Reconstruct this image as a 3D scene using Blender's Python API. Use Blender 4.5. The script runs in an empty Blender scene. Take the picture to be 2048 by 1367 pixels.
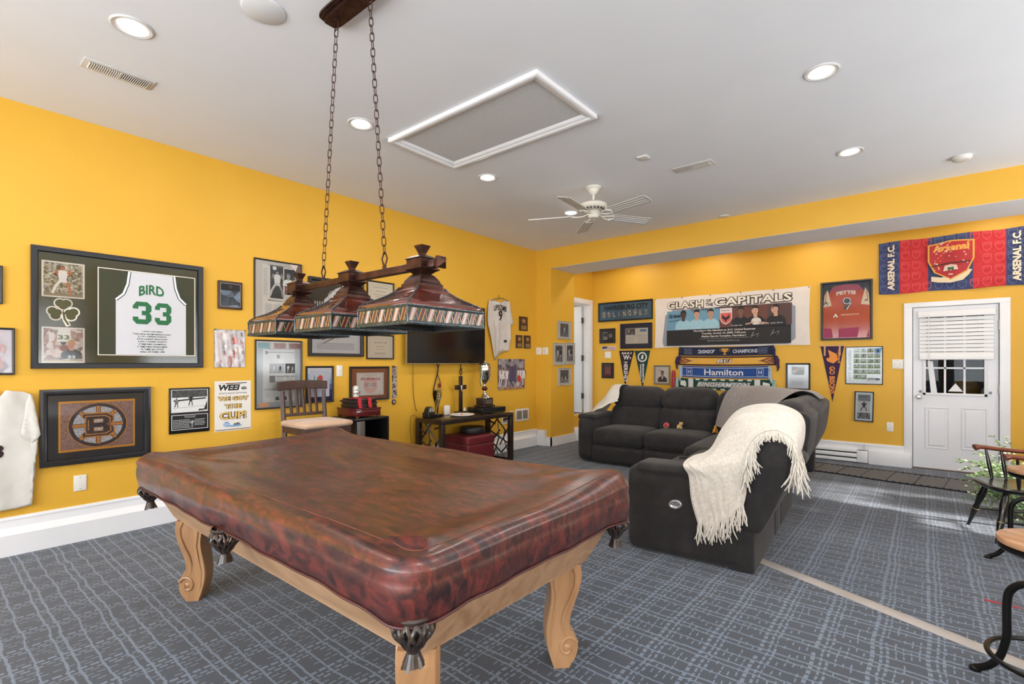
import bpy, bmesh, math, random
from mathutils import Vector, Matrix
random.seed(7)
SC = bpy.context.scene
COL = SC.collection
PI = math.pi
# ---------------------------------------------------------------- camera, world, light, exposure
F_PX, TH, Y0 = 1000.0, math.radians(39.56), 726.0
CAM = Vector((4.9, 0.0, 1.325))
sT, cT = math.sin(TH), math.cos(TH)
cam_d = bpy.data.cameras.new('camera'); cam = bpy.data.objects.new('camera', cam_d); COL.objects.link(cam)
cam.location = CAM; cam.rotation_euler = (PI/2, 0, TH)
cam_d.sensor_width = 36; cam_d.lens = 36*F_PX/2048; cam_d.shift_y = (Y0-683.5)/2048
cam_d.clip_start = .05; cam_d.clip_end = 200
SC.camera = cam
SC.view_settings.view_transform = 'Standard'; SC.view_settings.look = 'None'
SC.view_settings.exposure = -.13; SC.view_settings.gamma = 1; SC.view_settings.use_curve_mapping = False
W = bpy.data.worlds.new('daylight'); SC.world = W; W.use_nodes = True
wn = W.node_tree.nodes; bg = wn['Background']
tc = wn.new('ShaderNodeTexCoord'); sp = wn.new('ShaderNodeSeparateXYZ'); rp = wn.new('ShaderNodeValToRGB')
W.node_tree.links.new(tc.outputs['Generated'], sp.inputs[0]); W.node_tree.links.new(sp.outputs['Z'], rp.inputs[0])
rp.color_ramp.elements[0].position = .0; rp.color_ramp.elements[0].color = (.55,.6,.55,1)
rp.color_ramp.elements[1].position = .25; rp.color_ramp.elements[1].color = (.75,.88,1,1)
W.node_tree.links.new(rp.outputs[0], bg.inputs[0]); bg.inputs[1].default_value = 1.3
def light(name, kind, loc, rot, energy, color=(1,1,1), size=1, size_y=None, **kw):
    l = bpy.data.lights.new(name, kind); l.energy = energy; l.color = color
    if kind == 'AREA':
        l.size = size
        if size_y: l.shape = 'RECTANGLE'; l.size_y = size_y
    for k, v in kw.items(): setattr(l, k, v)
    o = bpy.data.objects.new(name, l); COL.objects.link(o); o.location = loc; o.rotation_euler = rot
    return o
XR, YB, YR, H = 7.6, 8.15, -3.2, 3.155          # right wall, back wall, rear wall, ceiling
# rear lamps: added frontal fill, unseen; side lamps: daylight through the right wall windows
light('rear_fill', 'AREA', (3.0, YR-.05, 1.6), (PI/2+.6, 0, 0), 320, (.90,.95,1), 4.4, 1.9)
light('rear_fill', 'AREA', (6.3, YR-.05, 1.6), (PI/2+.6, 0, 0), 115, (.90,.95,1), 1.5, 1.9)
WINS = [(-2.1,-.7), (.9,2.1), (3.1,4.4), (5.2,6.4)]
for a, b in WINS:
    light('daylight_side_window', 'AREA', (XR+.16, (a+b)/2, 1.75), (0, PI/2+.55, 0), 80, (.90,.95,1), 1.5, b-a-.1)
sun = light('sun', 'SUN', (12,5,6), (0,0,0), 13.0, (1,.97,.92), angle=math.radians(5))
sun.rotation_euler = Vector((-2.9, .10, -1.30)).to_track_quat('-Z','Y').to_euler()

# ---------------------------------------------------------------- helpers
def ray(u, v):
    X = (u-1024)/F_PX
    return Vector((-sT+X*cT, cT+X*sT, -(v-Y0)/F_PX))
def at(u, v, ax, val):
    """the point of the axis plane that the photograph shows at (u, v)"""
    d = ray(u, v); return CAM + d*((val-CAM[ax])/d[ax])
def lin(c):
    c = c/255.
    return c/12.92 if c <= .04045 else ((c+.055)/1.055)**2.4
def rgb(c): return (lin(c[0]), lin(c[1]), lin(c[2]), 1)
_mc = {}
def M(c, rough=.6, metal=0, coat=0, emit=0, sheen=0):
    """plain coloured material with a faint procedural grain in its roughness"""
    key = (tuple(c), rough, metal, coat, emit, sheen)
    if key in _mc: return _mc[key]
    m = bpy.data.materials.new('mat_%d_%d_%d' % tuple(c)); m.use_nodes = True
    nt = m.node_tree; b = nt.nodes['Principled BSDF']
    b.inputs['Base Color'].default_value = rgb(c); b.inputs['Metallic'].default_value = metal
    n = nt.nodes.new('ShaderNodeTexNoise'); n.inputs['Scale'].default_value = 60
    mr = nt.nodes.new('ShaderNodeMapRange'); mr.inputs[3].default_value = max(0, rough-.05); mr.inputs[4].default_value = min(1, rough+.05)
    nt.links.new(n.outputs[0], mr.inputs[0]); nt.links.new(mr.outputs[0], b.inputs['Roughness'])
    b.inputs['Coat Weight'].default_value = coat
    b.inputs['Sheen Weight'].default_value = sheen
    if emit:
        b.inputs['Emission Color'].default_value = rgb(c); b.inputs['Emission Strength'].default_value = emit
    _mc[key] = m; return m
def nm(name):
    m = bpy.data.materials.new(name); m.use_nodes = True
    return m, m.node_tree.nodes, m.node_tree.links, m.node_tree.nodes['Principled BSDF']
def ramp(ns, stops, const=False):
    r = ns.new('ShaderNodeValToRGB'); e = r.color_ramp.elements
    if const: r.color_ramp.interpolation = 'CONSTANT'
    while len(e) < len(stops): e.new(.5)
    for i, (p, c) in enumerate(stops): e[i].position = p; e[i].color = rgb(c)
    return r
def noise_mat(name, stops, scale=(5,5,5), detail=4, rough=.6, bump=0, bscale=None, coat=0, sheen=0, metal=0, nrough=.5, dist=0.):
    m, ns, ls, b = nm(name)
    t = ns.new('ShaderNodeTexCoord'); mp = ns.new('ShaderNodeMapping'); mp.inputs['Scale'].default_value = scale
    n = ns.new('ShaderNodeTexNoise'); n.inputs['Scale'].default_value = 1; n.inputs['Detail'].default_value = detail
    n.inputs['Roughness'].default_value = nrough; n.inputs['Distortion'].default_value = dist
    ls.new(t.outputs['Object'], mp.inputs[0]); ls.new(mp.outputs[0], n.inputs['Vector'])
    r = ramp(ns, stops); ls.new(n.outputs[0], r.inputs[0]); ls.new(r.outputs[0], b.inputs['Base Color'])
    b.inputs['Roughness'].default_value = rough; b.inputs['Coat Weight'].default_value = coat
    b.inputs['Sheen Weight'].default_value = sheen; b.inputs['Metallic'].default_value = metal
    if bump:
        n2 = ns.new('ShaderNodeTexNoise'); n2.inputs['Scale'].default_value = bscale or 200; n2.inputs['Detail'].default_value = 3
        ls.new(t.outputs['Object'], n2.inputs['Vector'])
        bp = ns.new('ShaderNodeBump'); bp.inputs['Strength'].default_value = bump; bp.inputs['Distance'].default_value = .004
        ls.new(n2.outputs[0], bp.inputs['Height']); ls.new(bp.outputs[0], b.inputs['Normal'])
    return m
_ph = {}
def photo(stops, scale=60, key=None):
    """mottled picture content: a crowd, a field, a blurred background"""
    k = (tuple(stops), scale)
    if k in _ph: return _ph[k]
    m, ns, ls, b = nm('picture_print')
    t = ns.new('ShaderNodeTexCoord'); v = ns.new('ShaderNodeTexVoronoi'); v.inputs['Scale'].default_value = scale
    n = ns.new('ShaderNodeTexNoise'); n.inputs['Scale'].default_value = scale*.35; n.inputs['Detail'].default_value = 5
    ls.new(t.outputs['Object'], v.inputs['Vector']); ls.new(t.outputs['Object'], n.inputs['Vector'])
    mx = ns.new('ShaderNodeMath'); mx.operation = 'MULTIPLY_ADD'; mx.inputs[1].default_value = .55
    ls.new(v.outputs['Color'], mx.inputs[0])
    m2 = ns.new('ShaderNodeMath'); m2.operation = 'MULTIPLY'; m2.inputs[1].default_value = .55
    ls.new(n.outputs[0], m2.inputs[0]); ls.new(m2.outputs[0], mx.inputs[2])
    N = len(stops)
    r = ramp(ns, [(.22+.56*i/max(1,N-1), c) for i, c in enumerate(stops)])
    ls.new(mx.outputs[0], r.inputs[0]); ls.new(r.outputs[0], b.inputs['Base Color']); b.inputs['Roughness'].default_value = .5
    _ph[k] = m; return m
# picture glass
def make_glass(name, tint=(1,1,1,1), ior=1.5, rough=.01):
    m, ns, ls, b = nm(name); ns.remove(b); out = ns['Material Output']
    tr = ns.new('ShaderNodeBsdfTransparent'); gl = ns.new('ShaderNodeBsdfGlossy'); fr = ns.new('ShaderNodeFresnel'); mx = ns.new('ShaderNodeMixShader')
    tr.inputs[0].default_value = tint; gl.inputs['Roughness'].default_value = rough; fr.inputs[0].default_value = ior
    ls.new(fr.outputs[0], mx.inputs[0]); ls.new(tr.outputs[0], mx.inputs[1]); ls.new(gl.outputs[0], mx.inputs[2]); ls.new(mx.outputs[0], out.inputs[0])
    return m
GLASS = make_glass('picture_glass', rough=.10)

class MB:
    """collects shapes and links them as ONE mesh object"""
    def __init__(s): s.bm = bmesh.new(); s.ms = []; s.layer = 0
    def mi(s, m):
        if m not in s.ms: s.ms.append(m)
        return s.ms.index(m)
    def face(s, pts, m, T=None):
        vs = [s.bm.verts.new(T @ Vector(p) if T else Vector(p)) for p in pts]
        f = s.bm.faces.new(vs); f.material_index = s.mi(m); return f
    def mesh(s, verts, faces, m, T=None):
        vs = [s.bm.verts.new(T @ Vector(p) if T else Vector(p)) for p in verts]
        k = s.mi(m)
        for f in faces:
            try: q = s.bm.faces.new([vs[i] for i in f]); q.material_index = k
            except ValueError: pass
    def box(s, lo, hi, m, T=None):
        x0,y0,z0 = lo; x1,y1,z1 = hi
        v = [(x0,y0,z0),(x1,y0,z0),(x1,y1,z0),(x0,y1,z0),(x0,y0,z1),(x1,y0,z1),(x1,y1,z1),(x0,y1,z1)]
        s.mesh(v, [(3,2,1,0),(4,5,6,7),(0,1,5,4),(1,2,6,5),(2,3,7,6),(3,0,4,7)], m, T)
    def bbox(s, lo, hi, m, r=.01, T=None, n=2, puff=0):
        s.rbox([(a+b)/2 for a,b in zip(lo,hi)], [b-a for a,b in zip(lo,hi)], m, r, puff, T, n)
    def rbox(s, c, size, m, r=.02, puff=0, T=None, n=6, fn=None):
        """rounded (and if asked pillowy) box"""
        hx = [d/2 for d in size]; r = min(r, min(hx)*.999)
        inner = [h-r for h in hx]
        def axis(i):
            k = n if (puff or fn) else 1
            a = [-hx[i]]
            st = 3 if n > 2 else 2
            for j in range(1, st): a.append(-hx[i]+r*(1-math.cos(j/st*PI/2)))
            for j in range(k+1): a.append(-inner[i]+2*inner[i]*j/k)
            for j in range(st-1, 0, -1): a.append(hx[i]-r*(1-math.cos(j/st*PI/2)))
            a.append(hx[i])
            o = [a[0]]
            for q in a[1:]:
                if q-o[-1] > 1e-6: o.append(q)
            return o
        A = [axis(i) for i in range(3)]; idx = {}; verts = []
        def vid(i, j, k):
            key = (i, j, k)
            if key in idx: return idx[key]
            p = [A[0][i], A[1][j], A[2][k]]
            q = [max(-inner[t], min(inner[t], p[t])) for t in range(3)]
            d = [p[t]-q[t] for t in range(3)]; L = math.sqrt(sum(e*e for e in d))
            if L > 1e-9:
                # push to radius along the direction
                p = [q[t]+d[t]/L*r for t in range(3)]
                if sum(1 for e in d if abs(e) > 1e-9) > 1: pass
            if puff:
                e = [1-(abs(p[t])/hx[t])**2 for t in range(3)]
                e = [max(0, x)**.6 for x in e]
                g = [e[1]*e[2], e[0]*e[2], e[0]*e[1]]
                p = [p[t]+puff*g[t]*(p[t]/hx[t]) for t in range(3)]
            if fn: p = fn(p)
            idx[key] = len(verts); verts.append((p[0]+c[0], p[1]+c[1], p[2]+c[2])); return idx[key]
        N = [len(a)-1 for a in A]; F = []
        for i in range(N[0]):
            for j in range(N[1]):
                F.append((vid(i,j,0), vid(i,j+1,0), vid(i+1,j+1,0), vid(i+1,j,0)))
                F.append((vid(i,j,N[2]), vid(i+1,j,N[2]), vid(i+1,j+1,N[2]), vid(i,j+1,N[2])))
        for i in range(N[0]):
            for k in range(N[2]):
                F.append((vid(i,0,k), vid(i+1,0,k), vid(i+1,0,k+1), vid(i,0,k+1)))
                F.append((vid(i,N[1],k), vid(i,N[1],k+1), vid(i+1,N[1],k+1), vid(i+1,N[1],k)))
        for j in range(N[1]):
            for k in range(N[2]):
                F.append((vid(0,j,k), vid(0,j,k+1), vid(0,j+1,k+1), vid(0,j+1,k)))
                F.append((vid(N[0],j,k), vid(N[0],j+1,k), vid(N[0],j+1,k+1), vid(N[0],j,k+1)))
        s.mesh(verts, F, m, T)
    def lathe(s, prof, m, c=(0,0,0), seg=28, T=None, cap=True, sx=1, sy=1, rot=0):
        v = []; f = []
        for r, z in prof:
            for k in range(seg):
                a = 2*PI*k/seg+rot; v.append((c[0]+r*math.cos(a)*sx, c[1]+r*math.sin(a)*sy, c[2]+z))
        for i in range(len(prof)-1):
            for k in range(seg):
                k2 = (k+1) % seg
                f.append((i*seg+k, i*seg+k2, (i+1)*seg+k2, (i+1)*seg+k))
        if cap:
            f.append(tuple(range(seg-1, -1, -1))); f.append(tuple((len(prof)-1)*seg+k for k in range(seg)))
        s.mesh(v, f, m, T)
    def tube(s, pts, r, m, seg=8, T=None, closed=False, flat=1.0):
        P = [Vector(p) for p in pts]; n = len(P)
        R = r if isinstance(r, (list, tuple)) else [r]*n
        v = []; f = []; up = None
        for i in range(n):
            if closed: t = P[(i+1) % n]-P[i-1]
            else: t = P[min(i+1, n-1)]-P[max(i-1, 0)]
            t.normalize()
            if up is None:
                up = Vector((0,0,1)) if abs(t.z) < .9 else Vector((1,0,0))
            x = t.cross(up)
            if x.length < 1e-6: x = t.orthogonal()
            x.normalize(); y = x.cross(t).normalized(); up = y
            for k in range(seg):
                a = 2*PI*k/seg; v.append(P[i]+x*math.cos(a)*R[i]+y*math.sin(a)*R[i]*flat)
        for i in range(n if closed else n-1):
            i2 = (i+1) % n
            for k in range(seg):
                k2 = (k+1) % seg
                f.append((i*seg+k, i*seg+k2, i2*seg+k2, i2*seg+k))
        if not closed:
            f.append(tuple(range(seg-1, -1, -1))); f.append(tuple((n-1)*seg+k for k in range(seg)))
        s.mesh(v, f, m, T)
    def cyl(s, a, b, r0, m, r1=None, seg=16, T=None): s.tube([a, b], [r0, r0 if r1 is None else r1], m, seg, T)
    def prism(s, poly, z0, z1, m, T=None):
        n = len(poly)
        v = [(x,y,z0) for x,y in poly]+[(x,y,z1) for x,y in poly]
        f = [tuple(range(n-1,-1,-1)), tuple(range(n, 2*n))]+[(i, (i+1) % n, n+(i+1) % n, n+i) for i in range(n)]
        s.mesh(v, f, m, T)
    def grid(s, fn, nu, nv, m, T=None, thick=0):
        v = [fn(i/nu, j/nv) for i in range(nu+1) for j in range(nv+1)]
        f = [(i*(nv+1)+j, (i+1)*(nv+1)+j, (i+1)*(nv+1)+j+1, i*(nv+1)+j+1) for i in range(nu) for j in range(nv)]
        if thick:
            P = [Vector(p) for p in v]; N = [Vector((0,0,0)) for _ in P]
            for q in f:
                nn = (P[q[2]]-P[q[0]]).cross(P[q[3]]-P[q[1]])
                for i in q: N[i] += nn
            o = len(P); P2 = [p-N[i].normalized()*thick for i, p in enumerate(P)]
            v = P+P2; f2 = [tuple(o+i for i in reversed(q)) for q in f]
            edge = [i*(nv+1) for i in range(nu+1)]+[nu*(nv+1)+j for j in range(1, nv+1)]+[i*(nv+1)+nv for i in range(nu-1, -1, -1)]+[j for j in range(nv-1, 0, -1)]
            f3 = [(edge[(k+1) % len(edge)], edge[k], o+edge[k], o+edge[(k+1) % len(edge)]) for k in range(len(edge))]
            f = f+f2+f3
        s.mesh(v, f, m, T)
    def build(s, name, parent=None, smooth=True, ang=40, mw=None, fixn=False):
        if fixn: bmesh.ops.recalc_face_normals(s.bm, faces=s.bm.faces)
        me = bpy.data.meshes.new(name); s.bm.to_mesh(me); s.bm.free()
        for m in s.ms: me.materials.append(m)
        if smooth:
            me.polygons.foreach_set('use_smooth', [True]*len(me.polygons))
            me.set_sharp_from_angle(angle=math.radians(ang))
        o = bpy.data.objects.new(name, me); COL.objects.link(o)
        if parent: o.parent = parent
        if mw is not None: o.matrix_world = mw
        return o
def tag(o, label=None, cat=None, group=None, kind=None):
    if label: o['label'] = label
    if cat: o['category'] = cat
    if group: o['group'] = group
    if kind: o['kind'] = kind
    return o
def thing(name, label, cat, loc=(0,0,0), rotz=0, group=None, mw=None):
    o = bpy.data.objects.new(name, None); COL.objects.link(o); o.empty_display_size = .05
    o.location = loc; o.rotation_euler = (0,0,rotz)
    if mw is not None: o.matrix_world = mw
    return tag(o, label, cat, group)
def struct(name, mb, label=None, parent=None, **kw):
    o = mb.build(name, parent, **kw)
    if not parent: o['kind'] = 'structure'
    if label: o['label'] = label
    return o
def dup(root, loc=None, label=None):
    r = root.copy(); COL.objects.link(r)
    if loc is not None: r.location = loc
    if label: r['label'] = label
    for ch in list(root.children):
        c = ch.copy(); COL.objects.link(c); c.parent = r
        for g in ch.children:
            d = g.copy(); COL.objects.link(d); d.parent = c
    return r
# wall frames: local x runs right along the wall, y up, z out into the room
def wmat(wall, a, z, off=0.):
    if wall == 'L':   R = Matrix(((0,0,1),(1,0,0),(0,1,0))); p = Vector((0+off, a, z))
    elif wall == 'P': R = Matrix(((0,0,1),(1,0,0),(0,1,0))); p = Vector((XP+off, a, z))
    elif wall == 'B': R = Matrix(((1,0,0),(0,0,-1),(0,1,0))); p = Vector((a, YB-off, z))
    elif wall == 'H': R = Matrix(((1,0,0),(0,0,-1),(0,1,0))); p = Vector((a, YH-off, z))
    return Matrix.Translation(p) @ R.to_4x4()
XP, YH = .29, 6.56
def wrect(wall, u0, v0t, v0b, u1, v1t, v1b, off=0.):
    ax, val, k = {'L':(0,0+off,1),'P':(0,XP+off,1),'B':(1,YB-off,0),'H':(1,YH-off,0)}[wall]
    p = [at(u0,v0t,ax,val), at(u0,v0b,ax,val), at(u1,v1t,ax,val), at(u1,v1b,ax,val)]
    a0 = (p[0][k]+p[1][k])/2; a1 = (p[2][k]+p[3][k])/2; z1 = (p[0].z+p[2].z)/2; z0 = (p[1].z+p[3].z)/2
    return (a0+a1)/2, (z0+z1)/2, a1-a0, z1-z0      # centre along wall, centre height, width, height

def text_mesh(body, bold=0., shear=0., spacing=1.):
    cu = bpy.data.curves.new('letters', 'FONT'); cu.body = body; cu.offset = bold; cu.shear = shear; cu.resolution_u = 2
    cu.space_character = spacing; cu.align_x = 'LEFT'
    ob = bpy.data.objects.new('letters', cu); me = bpy.data.meshes.new_from_object(ob)
    vs = [tuple(v.co) for v in me.vertices]; fs = [tuple(p.vertices) for p in me.polygons]
    bpy.data.objects.remove(ob); bpy.data.curves.remove(cu); bpy.data.meshes.remove(me)
    return vs, fs
class Art(MB):
    """flat printed artwork: every layer 0.15 mm over the last"""
    def __init__(s, z=.0, step=.00018): super().__init__(); s.z = z; s.step = step
    def _z(s): s.z += s.step; return s.z
    def rect(s, x, y, w, h, m, rot=0):     # centre, size
        if isinstance(m, tuple): m = M(m)
        z = s._z(); c, q = math.cos(rot), math.sin(rot)
        s.face([(x+a*c-b*q, y+a*q+b*c, z) for a, b in ((-w/2,-h/2),(w/2,-h/2),(w/2,h/2),(-w/2,h/2))], m)
    def poly(s, pts, m):
        if isinstance(m, tuple): m = M(m)
        z = s._z(); s.face([(a,b,z) for a,b in pts], m)
    def ell(s, x, y, rx, ry, m, n=24):
        s.poly([(x+rx*math.cos(2*PI*k/n), y+ry*math.sin(2*PI*k/n)) for k in range(n)], m)
    def ring(s, x, y, rx, ry, t, m, n=32):
        if isinstance(m, tuple): m = M(m)
        z = s._z()
        for k in range(n):
            a, b = 2*PI*k/n, 2*PI*(k+1)/n
            s.face([(x+(rx-t)*math.cos(a), y+(ry-t)*math.sin(a), z), (x+rx*math.cos(a), y+ry*math.sin(a), z), (x+rx*math.cos(b), y+ry*math.sin(b), z), (x+(rx-t)*math.cos(b), y+(ry-t)*math.sin(b), z)], m)
    def line(s, pts, t, m):
        if isinstance(m, tuple): m = M(m)
        z = s._z()
        for (x0,y0),(x1,y1) in zip(pts, pts[1:]):
            d = Vector((x1-x0, y1-y0)); L = d.length
            if L < 1e-6: continue
            n = Vector((-d.y, d.x))/L*t/2
            s.face([(x0-n.x,y0-n.y,z),(x1-n.x,y1-n.y,z),(x1+n.x,y1+n.y,z),(x0+n.x,y0+n.y,z)], m)
    def deform(s, fn, maxlen=.06, lift=1.):
        """bend the print onto a wavy cloth: fn(x, y, z) -> (x, y, z)"""
        bmesh.ops.triangulate(s.bm, faces=s.bm.faces[:])
        for _ in range(7):
            e = [e for e in s.bm.edges if e.calc_length() > maxlen]
            if not e: break
            bmesh.ops.subdivide_edges(s.bm, edges=e, cuts=1); bmesh.ops.triangulate(s.bm, faces=[f for f in s.bm.faces if len(f.verts) > 3])
        for v in s.bm.verts: v.co = fn(v.co.x, v.co.y, v.co.z*lift)
    def border(s, x, y, w, h, t, m):
        a, b = w/2-t/2, h/2-t/2
        s.line([(x-a-t/2,y-b),(x+a+t/2,y-b)], t, m); s.line([(x-a-t/2,y+b),(x+a+t/2,y+b)], t, m)
        s.line([(x-a,y-b),(x-a,y+b)], t, m); s.line([(x+a,y-b),(x+a,y+b)], t, m)
    def text(s, body, x, y, w, h, m, bold=.015, shear=0, rot=0, arch=0, keep=False, spacing=1., fn=None):
        """letters fitted into a box of width w and height h centred at (x, y)"""
        if isinstance(m, tuple): m = M(m)
        vs, fs = text_mesh(body, bold, shear, spacing)
        if not vs: return
        x0 = min(v[0] for v in vs); x1 = max(v[0] for v in vs); y0 = min(v[1] for v in vs); y1 = max(v[1] for v in vs)
        sx = w/(x1-x0); sy = h/(y1-y0)
        if keep: sx = sy = min(sx, sy)
        z = s._z(); out = []
        c, q = math.cos(rot), math.sin(rot)
        for vx, vy, _ in vs:
            a = (vx-(x0+x1)/2)*sx; b = (vy-(y0+y1)/2)*sy
            if arch: b += arch*(1-(2*a/w)**2)
            if fn: a, b = fn(a, b)
            out.append((x+a*c-b*q, y+a*q+b*c, z))
        s.mesh(out, fs, m)
    def lines(s, x, y, w, h, n, m, t=None, ragged=.15, center=False):
        """block of n lines of print too small to read"""
        if isinstance(m, tuple): m = M(m)
        z = s._z(); dy = h/n; t = t or dy*.38
        for i in range(n):
            cy = y+h/2-dy*(i+.5); L = w*(1-random.random()*ragged)
            a = x-w/2 if not center else x-L/2
            p = a
            while p < a+L-1e-4:
                q = min(a+L, p+random.uniform(.02, .07)*max(w, h*.5)+t)
                s.face([(p,cy-t/2,z),(q,cy-t/2,z),(q,cy+t/2,z),(p,cy+t/2,z)], m); p = q+t*.8
    def figure(s, x, y, h, shirt, pants, skin=(190,140,110), hair=(50,35,30), pose=0, lean=0):
        """standing or running player, feet at (x, y), height h"""
        u = h/8.
        sw = (.9, 1.6, .5)[pose % 3]
        s.line([(x-.45*u, y+3.9*u), (x-sw*u, y+2*u), (x-sw*u*1.2-.3*u, y+.1*u)], .62*u, pants if pants != 'skin' else skin)
        s.line([(x+.45*u, y+3.9*u), (x+sw*u*.9, y+2*u), (x+sw*u*1.1, y)], .62*u, skin)
        s.poly([(x-.95*u,y+3.3*u),(x+.95*u,y+3.3*u),(x+.8*u,y+4.5*u),(x-.8*u,y+4.5*u)], pants if pants != 'skin' else shirt)
        l = lean*u
        s.poly([(x-.8*u,y+4.2*u),(x+.8*u,y+4.2*u),(x+l+1.15*u,y+6.4*u),(x+l+.5*u,y+6.8*u),(x+l-.5*u,y+6.8*u),(x+l-1.15*u,y+6.4*u)], shirt)
        up = 1 if pose == 1 else -1
        s.line([(x+l-1.0*u,y+6.3*u),(x+l-1.7*u,y+5.3*u),(x+l-1.2*u,y+(6.9 if pose == 1 else 4.2)*u)], .45*u, skin)
        s.line([(x+l+1.0*u,y+6.3*u),(x+l+1.8*u,y+5.4*u),(x+l+(1.3)*u,y+(7.1 if pose else 4.1)*u)], .45*u, skin)
        s.ell(x+l, y+7.35*u, .48*u, .6*u, skin, 12)
        s.poly([(x+l-.5*u,y+7.4*u),(x+l-.42*u,y+7.9*u),(x+l,y+8.1*u),(x+l+.42*u,y+7.9*u),(x+l+.5*u,y+7.4*u),(x+l+.25*u,y+7.65*u),(x+l-.25*u,y+7.65*u)], hair)
    def bust(s, x, y, h, shirt, skin=(190,140,110), hair=(40,30,25), turn=0):
        """head and shoulders portrait, bottom edge at y"""
        u = h/4.
        s.poly([(x-1.7*u,y),(x+1.7*u,y),(x+1.6*u,y+1.2*u),(x+1.0*u,y+1.75*u),(x+.35*u,y+2.0*u),(x-.35*u,y+2.0*u),(x-1.0*u,y+1.75*u),(x-1.6*u,y+1.2*u)], shirt)
        s.poly([(x-.35*u,y+1.7*u),(x+.35*u,y+1.7*u),(x+.3*u,y+2.4*u),(x-.3*u,y+2.4*u)], skin)
        s.ell(x+turn*u*.1, y+3.0*u, .58*u, .8*u, skin, 20)
        s.poly([(x+(-.62)*u,y+3.05*u),(x-.6*u,y+3.5*u),(x-.3*u,y+3.9*u),(x+.2*u,y+3.95*u),(x+.55*u,y+3.6*u),(x+.62*u,y+3.05*u),(x+.45*u,y+3.35*u),(x-.35*u,y+3.45*u)], hair)
        dk = (70,45,38)
        for e in (-.22, .22): s.ell(x+(e+turn*.1)*u, y+3.05*u, .09*u, .05*u, dk, 8)
        s.line([(x+(-.2+turn*.1)*u,y+2.58*u),(x+(.2+turn*.1)*u,y+2.58*u)], .07*u, (130,70,65))

def ring_frame(w, h, fw, d, m, lip=.004, m2=None):
    """mitred picture-frame moulding with a raised outer and sloping inner edge"""
    mb = MB()
    prof = [(0,0),(0,d),(-fw*.15,d+lip*.3),(-fw*.5,d),(-fw*.85,d-.004),(-fw,d*.45),(-fw,0)]
    n = len(prof); v = []
    for sx, sy in ((-1,-1),(1,-1),(1,1),(-1,1)):
        for o, z in prof: v.append((sx*(w/2+o), sy*(h/2+o), z))
    f = []
    for c in range(4):
        c2 = (c+1) % 4
        for i in range(n-1): f.append((c*n+i, c2*n+i, c2*n+i+1, c*n+i+1))
    mb.mesh(v, f, m)
    if m2:
        b = w/2-fw; e = h/2-fw
        for (x0,y0,x1,y1) in ((-b,-e,b,-e+.003),(-b,e-.003,b,e),(-b,-e,-b+.003,e),(b-.003,-e,b,e)):
            mb.box((x0,y0,d*.3), (x1,y1,d*.6), m2)
    return mb
BLACK = (24,22,22)
def picture(wall, rc, name, label, cat, fw=.02, d=.02, fc=BLACK, matc=None, art=None, glass=True, group=None, rot=0, rough=.35, fm=None, inset=None, tilt=0):
    """framed picture hanging on a wall. art(A, w, h) draws inside the opening"""
    a, z, w, h = rc
    root = thing(name, label, cat, group=group, mw=wmat(wall, a, z, .001) @ Matrix.Rotation(rot, 4, 'Z'))
    ring_frame(w, h, fw, d, fm or M(fc, rough), m2=inset).build('frame', root, ang=25)
    iw, ih = w-2*fw, h-2*fw
    b = MB(); b.box((-w/2+.002,-h/2+.002,0.0005), (w/2-.002,h/2-.002,d*.28), M((60,50,42))); b.build('backing', root)
    if matc:
        t = Art(d*.28); t.rect(0, 0, iw+.004, ih+.004, matc if not isinstance(matc, tuple) else M(matc, .8)); t.build('mat_board', root, smooth=False)
    A = Art(d*.28+.0006)
    art(A, iw, ih); A.build('picture_print', root, smooth=False)
    if glass:
        g = MB(); g.face([(-iw/2,-ih/2,d*.5),(iw/2,-ih/2,d*.5),(iw/2,ih/2,d*.5),(-iw/2,ih/2,d*.5)], GLASS); g.build('glass', root)
    return root
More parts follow.
